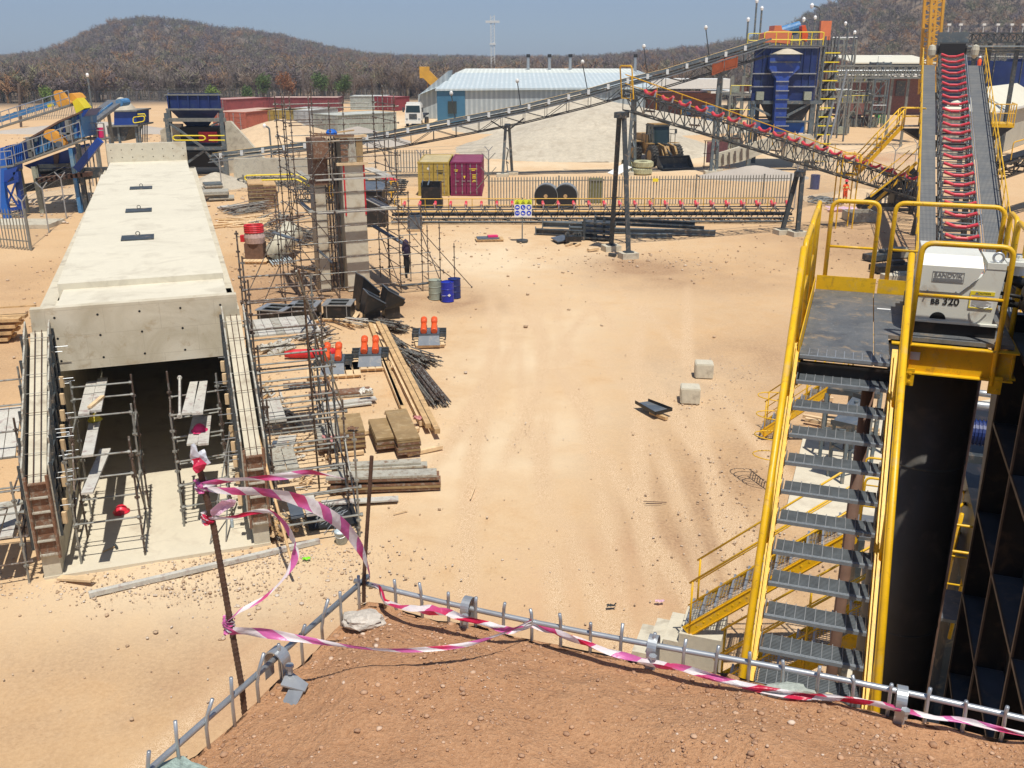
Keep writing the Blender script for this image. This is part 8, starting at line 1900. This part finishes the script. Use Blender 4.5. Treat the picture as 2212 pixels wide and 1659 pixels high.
# black hoods
for k,(px,py,yw,h,nm) in enumerate(((778,690,.5,1.75,'tall rear one'),(800,700,.35,1.45,'front left one'),(842,690,.35,1.45,'front right one'))):
    p=G(px,py)+Vector((0,.4 if k else 1.6,0)); th=thing('chute_hood','black steel chute hood with tapering sides, %s'%nm,'chute hood',p,yw,'black chute hoods on the sand'); th.scale=(.84,.84,.9)
    
    q=B(); q.box((0,0,.27),(.75,.75,.55)); q.build('stand','steel_black',th); q=B(); q.box((.39,0,.27),(.02,.72,.5)); q.build('lit_stand_side','rib_edge',th)  # brown panel paints the lit right side of the black stand
    q=B(); A=[(-.5,-.5,.5),(.5,-.5,.6),(.5,.5,.6),(-.5,.5,.5)]; T=[(-.22,-.62,h),(.62,-.62,.95),(.62,.62,.95),(-.22,.62,h)]
    for i in range(4):
        j=(i+1)%4
        if i==1: continue
        q.prism([A[i],A[j],T[j],T[i]],Vector((0,.02,0)) if i in (0,2) else Vector((.02,0,0)))
    q.prism([A[1],A[2],(.62,.62,.8),(.62,-.62,.8)],Vector((.02,0,.0)))
    q.prism([A[0],A[1],A[2],A[3]],UZ*.02); q.build('hood','steel_black',th)
    q=B(); q.bar((-.22,-.62,h),(.62,-.62,.95),.05,.05); q.bar((-.22,.62,h),(.62,.62,.95),.05,.05); q.bar((-.22,-.62,h),(-.22,.62,h),.05,.05); q.prism([(-.1,-.01,.6),(.6,-.01,.75),(.5,-.01,1.0),(-.2,-.01,h-.1)],(0,.02,0)); q.build('rim','steel_blue_grey',th)
# vibrator units
for k,(px,py,yw,nm) in enumerate(((712,820,.12,'left one, below the red roll'),(794,803,.1,'middle one'),(924,756,.06,'right one, standing apart'))):
    p=G(px,py)+Vector((0,.75,0)); pallet('pallet under an orange motor unit, %s'%nm,p,yw+.1,1.75 if k<2 else 1.1,1.5 if k<2 else 1.0)
    th=thing('vibrator_unit','twin orange vibrator motors on a grey bracket, %s'%nm,'vibrator motors',p+UZ*.12,yw,'twin orange vibrator motors on pallets')
    q=B(); q.prism([(-.42,-.55,.0),(.42,-.55,.0),(.38,-.15,.32),(-.38,-.15,.32)],(0,.04,.02)); q.box((0,.25,.2),(.8,.9,.3)); q.build('base_plate','steel_blue_grey',th)
    q=B(); 
    for x in (-.52,.52):
        for y in (-.1,.25,.6): q.box((x,y,.28),(.28,.07,.16)); q.box((x*1.2,y,.22),(.05,.12,.25))
    q.build('spring_bracket','steel_dark',th)
    for x in (-.2,.2):
        mv=B(); mv.lathe((x,.25,.58),[(0,-.46),(.11,-.46),(.125,-.44),(.125,-.24),(.115,-.22),(.11,-.1),(.11,.1),(.115,.22),(.125,.24),(.125,.44),(.11,.46),(0,.46)],20,(0,1,.3)); mo=mv.build('motor','orange',th,False)
        q=B(); q.box((x,.2,.46),(.24,.5,.12)); q.build('motor_foot','steel_dark',mo)
        q=B(); q.box((x,.25,.70),(.13,.16,.1)); 
        for j in range(5): q.lathe((x,.13+.06*j,.53+.027*j),[(.09,-.01),(.11,-.01),(.11,.01),(.09,.01)],14,(0,1,.45))
        q.build('terminal_box','orange',mo)
p=G(673,772)+UZ*.16; q=B(); q.path([p+Vector((-.95,-.15,0)),p+Vector((-.6,-.1,.02)),p,p+Vector((.6,.1,.03)),p+Vector((.95,.15,.02))],[.11,.16,.17,.16,.12],12); o=q.build('wrapped_roll','red_panel',None,True); tag(o,'long shiny red wrapped roll lying behind the left orange motor unit','roll')
# long timbers
tg='long sawn beams lying in a row right of the motor units'
for k,(x0,y0,x1,y1,z,w_) in enumerate(((800,700,880,905,.1,.16),(808,700,912,915,.1,.16),(816,698,925,920,.26,.16),(822,700,937,925,.1,.18),(828,702,945,932,.26,.16),(812,745,868,880,.1,.12))):
    q=B(); q.bar(G(x0,y0,z),G(x1,y1,z),w_,.15); o=q.build('timber_beam','wood_pale' if k%2 else 'wood'); tag(o,'long sawn beam, %s from the left in the row beside the tube bundles'%('first','second','third','fourth','fifth','shortest, lying')[k],'timber',tg)
for k,(x0,y0,x1,y1,l_) in enumerate(((862,924,905,928,'short sleeper under the lower ends of the long beams'),(702,986,786,976,'pale sleeper beam under the left pair of board stacks'),(880,982,955,965,'pale sleeper beam sticking out right under the board stacks'),(745,940,800,932,'thin sleeper between the two pairs of board stacks'))):
    q=B(); q.bar(G(x0,y0,.06),G(x1,y1,.06),.12,.1); o=q.build('sleeper_beam','wood_pale'); tag(o,l_,'timber')
# tube bundles
def bundle(label,c0,c1,n,rad,spread,seed,L=None,mt=('tube','tube_grey'),messy=0,name='tube_bundle',r_=.024,cat='scaffold tubes'):
    th=thing(name,label,cat,(c0.x,c0.y,0)); r=random.Random(seed); d=(c1-c0); L=d.length; d.normalize(); s=d.cross(UZ); 
    for i in range(n):
        row=int(r.random()**1.4*rad/.06); off=r.uniform(-1,1)*spread*(1-row*.06/ (rad+.1)); z=.03+row*.055
        a=c0+s*off+d*r.uniform(-.12,.12)*L; b2=c1+s*(off+r.uniform(-.06,.06))+d*r.uniform(-.12,.06)*L
        if messy: a+=s*r.uniform(-messy,messy)+d*r.uniform(0,messy); b2+=s*r.uniform(-messy,messy)-d*r.uniform(0,messy)
        q=B(); z2_=z+(r.uniform(0,.25) if messy else 0); q.tube(a+UZ*z,b2+UZ*z2_,r_,5)
        if i%2 and r_>.02: 
            for t in (.15,.4,.65,.9): c_=lerp(a+UZ*z,b2+UZ*z2_,t); q.tube(c_-d*.03,c_+d*.03,r_*1.9,5)
        q.build('tube' if r_>.015 else 'rod',mt[r.randrange(len(mt))],th,w=True)
    return th
bundle('tidy bundle of ringed scaffold tubes, nearest of the four by the long beams',G(895,805),G(950,878),44,.34,.42,1)
bundle('tangled heap of rusty scaffold couplers and tubes in the middle of the bundles',G(875,765),G(925,800),46,.3,.35,2,messy=.4)
bundle('loose bundle of scaffold tubes left of the tangled heap',G(828,728),G(868,762),34,.25,.4,3,messy=.1)
bundle('bundle of short tubes with scraps on top, farthest of the four',G(812,700),G(872,722),40,.3,.4,4,messy=.25)
bundle('fan of thin tubes lying in gravel beside the long scaffold',G(604,884),G(650,930),14,.1,.25,5,messy=.12)
bundle('pile of dull scaffold tubes and boards left of the column',G(486,462),G(585,452),40,.6,1.2,6,messy=.5)
bundle('sprawling heap of dark tubes between the cream sheet and the column',G(585,500),G(715,535),50,.5,2.0,7,messy=1.2)
bundle('heap of long tubes and frames in the shade behind the motor units',G(640,742),G(730,728),26,.3,.7,8,messy=.4,mt=('tube','steel_dark','board'))
bundle('pile of thin steel tie rods by the right wing wall',G(575,1120),G(640,1165),40,.15,.35,9,r_=.009,mt=('galv','tube_grey'),messy=.25,name='rod_pile',cat='tie rods')
bundle('tie rods strewn over the black sheet beside the bucket',G(680,1145),G(745,1105),18,.05,.3,10,r_=.009,mt=('galv','tube_grey'),messy=.35,name='rod_pile',cat='tie rods')
bundle('scattered timber offcuts in front of the grey tube pile',G(470,480),G(620,478),34,.15,1.6,11,r_=.05,mt=('wood','wood_pale'),messy=1.5,name='timber_scraps',cat='timber scraps')
bundle('heap of short pale wood offcuts at the foot of the right wing wall',G(582,1128),G(612,1172),22,.2,.28,12,r_=.035,mt=('wood_pale','wood'),messy=.2,name='timber_scraps',cat='timber scraps')
bundle('dark bars lying in the shade below the lowest scaffold ledgers',G(620,836),G(710,830),10,.1,.2,13,mt=('steel_dark','rust'))
bundle('flat pile of narrow planks on the sand between mixed panels and beams',G(560,760),G(625,745),12,.15,.6,14,r_=.06,mt=('board','form'),messy=.3,name='plank_pile',cat='planks')
# panel stacks
def stack(label,p0,p1,w_,n,t=.06,mt='ply',top=None,name='board_stack',jit=.02,seed=0,z0=.12,edge=None):
    """stack of boards; p0,p1 ground pixels of the long axis ends"""
    a=G(*p0);b2=G(*p1); th=thing(name,label,'board stack',(a.x,a.y,0)); r=random.Random(seed); s=(b2-a).normalized().cross(UZ)
    for k in range(n):
        o=s*r.uniform(-jit,jit)+(b2-a).normalized()*r.uniform(-jit,jit); q=B(); q.bar(a+o+UZ*(z0+t*(k+.5)),b2+o+UZ*(z0+t*(k+.5)),w_,t*.82); m_=(top if (top and k==n-1) else (mt if isinstance(mt,str) else mt[k%len(mt)])); q.build('board',m_,th,w=True)
    return th
stack('low stack of shuttering boards with a pink rag on it, leftmost of four',(715,983),(708,946),.62,5,.07,('form_rust','ply'),'form',seed=1)
stack('higher stack of brown shuttering boards touching the leftmost stack',(764,981),(754,941),.68,8,.07,('form_rust','ply'),'ply',seed=2)
stack('long low stack of brown boards, third of four',(838,978),(820,935),.60,5,.07,('form_rust','ply'),'ply',seed=3)
stack('longest stack of brown boards, rightmost of four',(885,990),(857,925),.64,7,.07,('form_rust','ply'),'ply',seed=4)
def rag(name,label,c,s,mt,cat='rag',seed=1):
    bm=bmesh.new(); bmesh.ops.create_grid(bm,x_segments=9,y_segments=9,size=1)
    for v in bm.verts:
        r=1+.5*mn.noise(v.co*2+Vector((seed,0,0))); v.co=Vector((v.co.x*s[0]*r,v.co.y*s[1]*r,s[2]*(.5+mn.noise(v.co*2.5+Vector((seed*3,1,0))))))
    me=bpy.data.meshes.new(name); bm.to_mesh(me); bm.free(); me.materials.append(M[mt]); o=bpy.data.objects.new(name,me); COL.objects.link(o); o.location=c; tag(o,label,cat); return o
rag('rag','crumpled pink rag on the leftmost board stack',G(713,950,.55),(.2,.13,.12),'pink',seed=2); rag('rag','small brown rag on the higher board stack',G(762,928,.72),(.14,.07,.08),'form_rust',seed=5); rag('rag','pinkish gloves lying near the ends of the long beams',G(905,905,.2),(.16,.12,.12),'pink',seed=7)
rag('rag','pink and white plastic sheet on the ground at the feet of the person in orange',G(1818,452,.1),(1.0,.6,.15),'film_pink','plastic',seed=3)
rag('rag','white and purple cloth bundle on the metal panels',G(790,850,.3),(.2,.12,.2),'white','cloth',seed=9)
stack('thick stack of long brown panels with a pinkish top, near the thin rebar',(712,1060),(948,1052),.42,6,.075,('form_rust','ply'),'pink' if False else 'form',name='panel_stack',jit=.06,seed=5,z0=.02)
stack('pair of pale green perforated panels lying behind the thick panel stack',(724,1014),(915,1004),.30,2,.06,'form','form',name='panel_stack',jit=.15,seed=6,z0=.02)
stack('pair of narrow pale panels in front of the thick panel stack',(706,1090),(870,1080),.24,2,.05,'board','board',name='panel_stack',jit=.15,seed=7,z0=.0)
stack('row of ladder-like metal panels below the motor units',(665,862),(798,850),.5,2,.07,('form','form_rust'),'form_rust',name='panel_stack',jit=.12,seed=8,z0=.0)
stack('thin metal panels and tubes in front of the ladder-like panels',(690,885),(805,870),.3,2,.06,'board','board',name='panel_stack',jit=.2,seed=9,z0=.0)
stack('tall brown stack of boards standing left of the pair behind the pile of tubes',(556,452),(553,440),1.05,14,.13,('ply','form_rust'),'wood',name='panel_stack',seed=10,z0=0)
stack('tall brown stack of boards standing right of the pair behind the pile of tubes',(586,450),(582,440),.95,13,.13,('ply','form_rust'),'wood',name='panel_stack',seed=11,z0=0)
stack('flat stack of grey boards near the tunnel edge, far one',(440,415),(478,413),1.6,6,.12,'form','steel_mid',name='panel_stack',jit=.2,seed=12,z0=0)
stack('flat stack of grey boards near the tunnel edge, near one',(446,432),(500,430),1.8,6,.12,'form','form',name='panel_stack',jit=.3,seed=13,z0=0)
stack('pair of thin pale boards on the sand left of the grey tube pile',(470,452),(520,448),.8,2,.1,'board','board',name='panel_stack',jit=.3,seed=14,z0=0)
p=G(716,1120); q=B(); q.prism([G(660,1108,.03),G(668,1146,.03),G(776,1132,.03),G(762,1090,.03)],UZ*.03); o=q.build('black_sheet','black'); tag(o,'black sheet of board on the ground under scattered tie rods','sheet')
q=B(); q.bar(G(192,1284,.05),G(690,1168,.05),.12,.1); o=q.build('long_plank','board'); tag(o,'very long grey plank lying on the sand below the tunnel floor slab','plank')
q=B(); q.bar(G(128,1248,.04),G(200,1252,.12),.16,.05); o=q.build('timber_offcut','wood_pale'); tag(o,'pale timber offcut at the near end of the left wing wall','timber')
# bucket
bkt=thing('bucket','grey blue paint bucket with a lime green sponge on the sand by the rod pile','bucket',G(738,1172)); q=B(); q.lathe((0,0,0),[(0,0),(.12,0),(.145,.27),(.155,.27),(.155,.3),(.14,.3),(.115,.03),(0,.03)],20); q.build('pail','pail',bkt,True); q=B(); q.path([(.15*math.cos(t),-.02-.16*math.sin(t),.28-.08*math.sin(t)) for t in [k*PI/8 for k in range(9)]],.006,5); q.build('handle','galv',bkt); q=B(); q.cyl((0,0,.2),.135,.01,16); q.build('contents','white',bkt)
q=B(); q.box(G(737,1160)+Vector((0,.0,.3)),(.1,.06,.14),.3); o=q.build('sponge','lime'); tag(o,'lime green sponge standing in the paint bucket','sponge')
# concrete blocks
for px,py,nm in ((1493,873,'nearer'),(1523,818,'farther')):
    p=G(px,py)+Vector((0,.3,0)); bm=bmesh.new(); bmesh.ops.create_cube(bm,size=1,matrix=Matrix.Diagonal((.62,.6,.52,1))); bmesh.ops.bevel(bm,geom=bm.edges[:],offset=.03,segments=2,affect='EDGES'); me=bpy.data.meshes.new('concrete_block'); bm.to_mesh(me); bm.free(); me.materials.append(M['conc']); o=bpy.data.objects.new('concrete_block',me); COL.objects.link(o); o.location=p+UZ*.25; o.rotation_euler=(0,0,-.12); tag(o,'square pale concrete block in the sand, the %s of the two'%nm,'concrete block')
# tray
tr_=thing('steel_tray','shallow black steel tray propped on a timber left of the concrete blocks','tray',G(1410,890)); q=B(); P=[G(1372,872,.12),G(1415,897,.12),G(1452,888,.15),G(1400,868,.15)]; q.prism(P,UZ*.02); q.build('plate','steel_blue_grey',tr_,w=True)
for a,b2 in ((0,1),(1,2),(2,3)): q=B(); q.bar(P[a]+UZ*.06,P[b2]+UZ*.06,.02,.1); q.build('side','steel_black',tr_,w=True)
q=B(); q.bar(G(1405,890,.05),G(1440,904,.05),.12,.1); o=q.build('timber_offcut','wood'); tag(o,'short timber under the black steel tray','timber')
for k,(x0,y0,x1,y1) in enumerate(((1390,1083,1440,1085),(1395,1087,1430,1088))): q=B(); q.tube(G(x0,y0,.02),G(x1,y1,.02),.01,5); o=q.build('rebar_piece','rebar'); tag(o,'thin rusty rod on the sand left of the stairs, %s'%('upper' if k==0 else 'lower'),'rod')
# steel beams by A-frame
for k,(x0,y0,x1,y1,z,s_,l_) in enumerate(((1157,506,1290,512,.2,.32,'nearest left steel column section on the sand'),(1172,494,1330,500,.3,.34,'upper left steel column section on the sand'),(1285,490,1500,502,.55,.25,'long steel beam on top of the stack'),(1230,502,1545,510,.2,.32,'longest steel beam reaching out to the right'),(1290,497,1520,508,.45,.2,'thin steel beam inside the stack'),(1360,514,1452,514,.15,.25,'short beam right of the A-frame leg'))):
    a=G(x0,y0);b2=G(x1,y1); th=thing('steel_beam','%s by the A-frame'%l_,'steel beam',a,0,'dark steel beams stacked near the A-frame'); q=B(); q.ibeam(a+UZ*z,b2+UZ*z,s_,s_*.9,.05); q.build('beam','steel_mid' if k%2 else 'steel_dark',th,w=True); q=B(); q.box(a+UZ*z,(.06,s_*1.5,s_*1.5)); q.build('end_plate','steel_mid',th,w=True)
fr3=thing('stacked_frames','dark stacked steel frames with posts between the loose beams','frame',G(1300,522)); q=B(); 
for k in range(4): a=G(1262,518);b2=G(1322,522); q.bar(a+UZ*(.12+.3*k)+Vector((0,.5,0)),b2+UZ*(.12+.3*k)+Vector((0,.5,0)),.9,.1)
for x in (1262,1285,1305,1322): q.bar(G(x,520)+Vector((0,.3,0)),G(x,520)+Vector((0,.3,1.3)),.14)
q.build('frames','steel_dark',fr3,w=True)
q=B(); q.prism([G(1190,515,.12),G(1205,524,.12),G(1233,518,.12),G(1216,509,.12)],UZ*.06); o=q.build('steel_plate','steel_blue_grey'); tag(o,'blue grey steel plate on the sand left of the black bracket unit','plate')
bu=thing('bracket_unit','low black bracket unit with rounded lugs on small timbers','bracket',G(1238,526)); q=B(); q.box(G(1238,526)+UZ*.3,(.95,.6,.3)); q.build('block','steel_black',bu,w=True); q=B()
for dx in (-.35,.1,.35): q.lathe(G(1238,526)+Vector((dx,-.1,.55)),[(.05,-.05),(.16,-.05),(.16,.05),(.05,.05)],12,(0,1,0))
q.build('lugs','steel_dark',bu,w=True); q=B(); q.bar(G(1222,530,.05),G(1236,526,.05),.12,.1); q.bar(G(1244,530,.05),G(1252,526,.05),.12,.1); q.build('timbers','wood_pale',bu,w=True)
for x0,y0,x1,y1,l_ in ((1270,540,1292,537,'short timber left of the near A-frame feet'),(1316,549,1330,551,'dark blue steel stub between the A-frame feet')): q=B(); q.bar(G(x0,y0,.08),G(x1,y1,.08),.2,.15); o=q.build('timber_offcut' if 'timber' in l_ else 'steel_stub','wood_pale' if 'timber' in l_ else 'steel_dark'); tag(o,l_,'offcut')
# red drum stack and cream sheet left of column
rd_=thing('red_ring_stack','stack of red hose rings wrapped in film on a dark pallet crate','rings',G(548,566)); p=G(548,566)+Vector((0,.6,0)); q=B(); q.box(p+Vector((0,0,.5)),(1.0,.8,.9)); q.build('dark_crate','rust',rd_,w=True); q=B(); q.lathe(p+UZ*.95,[(0,0),(.52,0),(.56,.3),(.5,.55),(0,.55)],16); q.build('wrapped_base','plastic_wrap',rd_,w=True)
for k in range(4): q=B(); q.path([p+Vector((math.cos(t)*.48,math.sin(t)*.48,1.55+.1*k)) for t in [j*PI/9 for j in range(18)]],.06,6,True); q.build('ring','red_panel',rd_,w=True)
q=B(); q.box(p+Vector((-.62,.1,1.15)),(.3,.3,.35)); q.build('red_box','red_panel',rd_,w=True); pallet('pale pallet under the red ring stack',G(548,570)+Vector((0,.6,0)),0,1.3,1.1)
q=B(); q.path([G(578,545,.25),G(592,542,.55),G(610,528,.8),G(624,508,1.0),G(632,498,1.2)],[.18,.5,.62,.6,.66],14); o=q.build('folded_sheet','tarp',None,True); tag(o,'rolled cream sheet slumped beside the red ring stack','sheet')
fs_=thing('slatted_panel','blue grey slatted metal panel on the sand by the red ring stack','panel',G(604,562)); a,b2,c_,d_=G(575,553,.1),G(590,572,.1),G(636,566,.1),G(615,548,.1)
for k in range(9): q=B(); q.bar(lerp(a,d_,k/8),lerp(b2,c_,k/8),.07,.05); q.build('slat','pail',fs_,w=True)
# items near the person
hs_=thing('hose_heap','heap of grey hoses and rods left of the person in orange','hoses',G(1765,440)); r=random.Random(3)
for k in range(22): q=B(); a=G(1742+r.uniform(0,40),430+r.uniform(0,12),.1); q.path([a+Vector((j*.4,math.sin(j*1.3+k)*.3,r.uniform(0,.25))) for j in range(5)],.05,5); q.build('hose','galv_dull' if k%3 else 'steel_blue_grey',hs_,w=True)
q=B(); a=G(1862,478); 
for dx,dy,sx,sy in ((-.9,.5,.1,1.6),(.9,.5,.1,1.6),(0,-.3,1.8,.1),(0,1.3,1.8,.1)): q.box(a+Vector((dx,dy,.3)),(sx,sy,.6),0)
o=q.build('wooden_form_box','form'); tag(o,'open wooden form box in the dug ground right of the person in orange','form box')
bt=thing('belt_tail','dark tail frame and drums where the sloping conveyor meets the ground','conveyor tail',G(1950,470)); a=G(1940,455); q=B()
q.lathe(a+Vector((.4,.5,1.9)),[(0,-.6),(.45,-.6),(.45,.6),(0,.6)],16,(0,1,0)); q.lathe(a+Vector((-.8,.8,2.6)),[(0,-.5),(.3,-.5),(.3,.5),(0,.5)],12,(0,1,0)); q.build('drums','black',bt,w=True)
q=B(); q.bar(a+Vector((-2.6,0,.1)),a+Vector((1.2,0,2.8)),.2,.35); q.bar(a+Vector((-2.6,1,.1)),a+Vector((1.2,1,2.8)),.2,.35); q.bar(a+Vector((-1.4,0,.4)),a+Vector((2,0,.4)),.25); q.box(a+Vector((.6,.3,.9)),(2.2,1.2,1.0)); q.build('frame','steel_black',bt,w=True)
q=B(); q.bar(a+Vector((-2.2,-.2,.2)),a+Vector((.8,-.2,3.4)),.08,.2); q.tube(a+Vector((-2.2,-.2,1.2)),a+Vector((.8,-.2,4.4)),.04,6); q.build('yellow_step_rail','yellow_far',bt,w=True)
for k,(px,py,yw,mt,l_) in enumerate(((1925,585,.3,'steel_black','black steel frame on timber right of the railings shadow'),(1940,612,.1,'conc','pale concrete footing under the near conveyor'),(1932,556,.2,'tarp','pale wrapped bundles beside the near conveyor trestle'),(1905,560,.5,'steel_dark','dark steel channel on the ground left of the near conveyor'))):
    q=B(); p=G(px,py); q.box(p+UZ*.2,(2.2,.8,.3) if k!=1 else (1.6,.7,.5),yw); q.box(p+Vector((.3,.3,.4)),(.8,.4,.2),yw); o=q.build('ground_item',mt); o.name=('black_floor_frame','concrete_footing','wrapped_bundle','steel_channel')[k]; tag(o,l_,('frame','footing','bundle','channel')[k])
# more loose clutter
bundle('loose planks and battens dropped in gravel between the long scaffold and the board stacks',G(585,985),G(668,970),14,.1,.6,21,r_=.03,mt=('wood_pale','wood','board'),messy=.5,name='timber_scraps',cat='timber scraps')
bundle('short boards and clips scattered under the middle of the long scaffold',G(560,860),G(610,850),12,.1,.7,22,r_=.035,mt=('board','form','wood'),messy=.6,name='timber_scraps',cat='timber scraps')
bundle('thin battens lying across the far end of the long beams',G(730,690),G(790,712),12,.1,.4,23,r_=.03,mt=('wood_pale','board','tube'),messy=.4,name='timber_scraps',cat='timber scraps')
bundle('dark timbers and tubes in the shade at the left foot of the column scaffold',G(655,575),G(740,590),22,.25,.9,24,r_=.05,mt=('steel_dark','wood','tube'),messy=.9,name='timber_scraps',cat='timber scraps')
bundle('rusty rods and battens behind the cream sheet',G(560,490),G(640,470),24,.3,1.0,25,r_=.04,mt=('rust','form','tube_grey'),messy=.9,name='timber_scraps',cat='timber scraps')
bundle('sticks and straps on the sand by the left end of the thick panel stack',G(632,1045),G(690,1040),10,.08,.4,26,r_=.02,mt=('wood_pale','galv','wood'),messy=.35,name='timber_scraps',cat='timber scraps')
stack('two boards standing in gravel left of the leftmost board stack',(612,1000),(625,950),.5,2,.05,'steel_blue_grey','board',name='panel_stack',jit=.2,seed=31,z0=.02)
# litter
for k,(px,py,mt,l_) in enumerate(((1425,1300,'film_pink','tiny pink plastic bottle on the dirt left of the concrete steps'),(662,1208,'lime','scrap of green plastic on the sand right of the long plank'),(1320,1310,'steel_dark','small dark stone-like lump near the mound edge in mid picture'))): rag('litter',l_,G(px,py,.03),(.09,.04,.05),mt,'litter',seed=k+20)
for x0,y0,x1,y1 in ((1017,945,1010,975),(1385,1068,1392,1069),(870,1105,850,1112),(1062,1190,1030,1196)): pass
for k,(x0,y0,x1,y1) in enumerate(((1026,1052,1016,1078),(880,1103,850,1110))): q=B(); q.bar(G(x0,y0,.015),G(x1,y1,.015),.03,.02); o=q.build('wood_stick','wood_pale'); tag(o,'thin pale stick on the open sand, %s'%('right of the panel stacks' if k==0 else 'just below the panel stacks'),'stick')
# ================= NEAR TREELINE, HAZE =================
def tree(loc,h,seed,kind,label,group):
    r=random.Random(seed); th=thing('bare_tree' if kind=='bare' else 'leafy_tree',label,'tree',loc,0,group)
    q=B(); top=h*.45; lean=r.uniform(-.08,.08)*h
    q.path([(0,0,-.3),(lean*.3,0,top*.5),(lean,r.uniform(-.3,.3),top),(lean*1.5,0,h*.75)],[.16,.13,.1,.03],6)
    tips=[]
    for i in range(16 if kind=='bare' else 18):
        z0=top*r.uniform(.35,1.25); a=r.uniform(0,2*PI); ln=h*r.uniform(.2,.42); s=Vector((lean*z0/top,0,z0)); m_=s+Vector((math.cos(a)*ln*.45,math.sin(a)*ln*.45,ln*.45)); e=s+Vector((math.cos(a)*ln*.75,math.sin(a)*ln*.75,ln*r.uniform(.8,1.2))); e.z=min(e.z,h)
        q.path([s,m_,e],[.07,.045,.02],4); tips.append((m_,e))
        for j in range(3 if kind=='bare' else 1):
            p=s.lerp(e,r.uniform(.3,.9)); q.path([p,p+Vector((r.gauss(0,.5),r.gauss(0,.5),r.uniform(.4,1.1)))],[.03,.012],3); tips.append((p,p+UZ))
    q.build('trunk','bark',th)
    n=900 if kind=='bare' else 1500; V_=[];F_=[]
    for i in range(n):
        s,e=tips[r.randrange(len(tips))]; p=s.lerp(e,r.uniform(.3,1.1))
        if kind=='bare':
            p=p+Vector((r.gauss(0,.35),r.gauss(0,.35),r.gauss(.1,.3))); d=Vector((r.gauss(0,.35),r.gauss(0,.35),r.uniform(.2,.7))); w_=.022
        else:
            p=p+Vector((r.gauss(0,.38),r.gauss(0,.38),r.gauss(0,.35))); d=Vector((r.gauss(0,.2),r.gauss(0,.2),r.gauss(0,.2))); w_=.12
        sd=d.cross(Vector((r.gauss(0,1),r.gauss(0,1),r.gauss(0,1)))).normalized()*w_; k=len(V_); V_+= [tuple(p-sd),tuple(p+sd),tuple(p+d)]; F_.append((k,k+1,k+2))
    me=bpy.data.meshes.new('crown'); me.from_pydata(V_,[],F_); me.materials.append(M['crown_bare'] if kind=='bare' else M['crown_'+kind]); o=bpy.data.objects.new('crown',me); COL.objects.link(o); o.parent=th
    return th
def var_mat(name,stops,sc=.6):
    m,nt,b=new_mat(name); n1=noise(nt,sc,4,.6,geo(nt)); nt.links.new(ramp(nt,n1.outputs[0],stops),b.inputs['Base Color']); b.inputs['Roughness'].default_value=.9; return m
M['crown_bare']=var_mat('bare_twigs',[(.35,(.19,.16,.15)),(.5,(.24,.2,.16)),(.65,(.3,.2,.13))],.07)
M['crown_green']=var_mat('green_leaves',[(.3,(.05,.09,.02)),(.7,(.11,.17,.04))],.8); M['crown_russet']=var_mat('russet_leaves',[(.3,(.2,.09,.035)),(.7,(.34,.15,.06))],.8); M['crown_lime']=var_mat('lime_leaves',[(.3,(.1,.16,.02)),(.7,(.2,.28,.05))],.8)
BT=[]
for i in range(7):
    BT.append(tree((0,0,0),8.6+.4*(i%3),100+i,'bare','bare grey brown tree in the dry treeline behind the yard fence','bare trees of the dry treeline'))
rt=random.Random(12); used=[False]*7
for i in range(96):
    px=-60+i*(2300/96)+rt.uniform(-9,9)
    if 925<px<1390 and rt.random()<.5: Y=rt.uniform(236,250)
    else: Y=rt.uniform(226,250)
    x=V(px,180,Y).x; z=hz(x,Y)-.1; s=rt.uniform(.7,1.2); k=i%7
    if not used[k]: t=BT[k]; used[k]=True; t.location=(x,Y,z); t.scale=(s,s,s); t.rotation_euler=(0,0,rt.uniform(0,6))
    else: dup(BT[k],(x,Y,z),rt.uniform(0,6),scale=s)
for px,pb,pt,kind,l_ in ((567,226,158,'green','tall green tree, left of the two big ones behind the containers'),(693,222,152,'green','tall green tree, right of the two big ones behind the containers'),(738,220,160,'green','slim green tree beside the utility pole'),(535,222,192,'green','low green bush left of the tall green tree'),(620,222,150,'russet','russet leaved tree between the two big green trees'),(100,240,205,'lime','yellow green bushy tree at the left edge of the woodland'),(455,222,196,'lime','small lime green bush above the blue feed hopper'),(1878,150,92,'lime','bright green tree on the right hill slope above the long shed')):
    Y=224 if px<1000 else 190; a=V(px,pt,Y); z=0; h=a.z-(0 if px<1000 else V(px,pb,Y).z); t=tree((a.x,Y,0 if px<1000 else V(px,pb+5,Y).z),max(3,h),int(px),kind,l_,None)
    if px>1500: t.location.z=max(0,hz(a.x,Y)); 
for k in range(3): pass
# haze: one closed box of even, thin air round camera and scene
q=B(); q.box((300,1700,95),(5200,4800,194)); m=bpy.data.materials.new('haze'); m.use_nodes=True; nt=m.node_tree; nt.nodes.remove(nt.nodes['Principled BSDF']); pv=nt.nodes.new('ShaderNodeVolumePrincipled'); pv.inputs['Color'].default_value=(.72,.85,1,1); pv.inputs['Density'].default_value=HZ; pv.inputs['Anisotropy'].default_value=.1; nt.links.new(pv.outputs[0],nt.nodes['Material Output'].inputs['Volume']); o=q.build('haze',m); tag(o,kind='stuff')
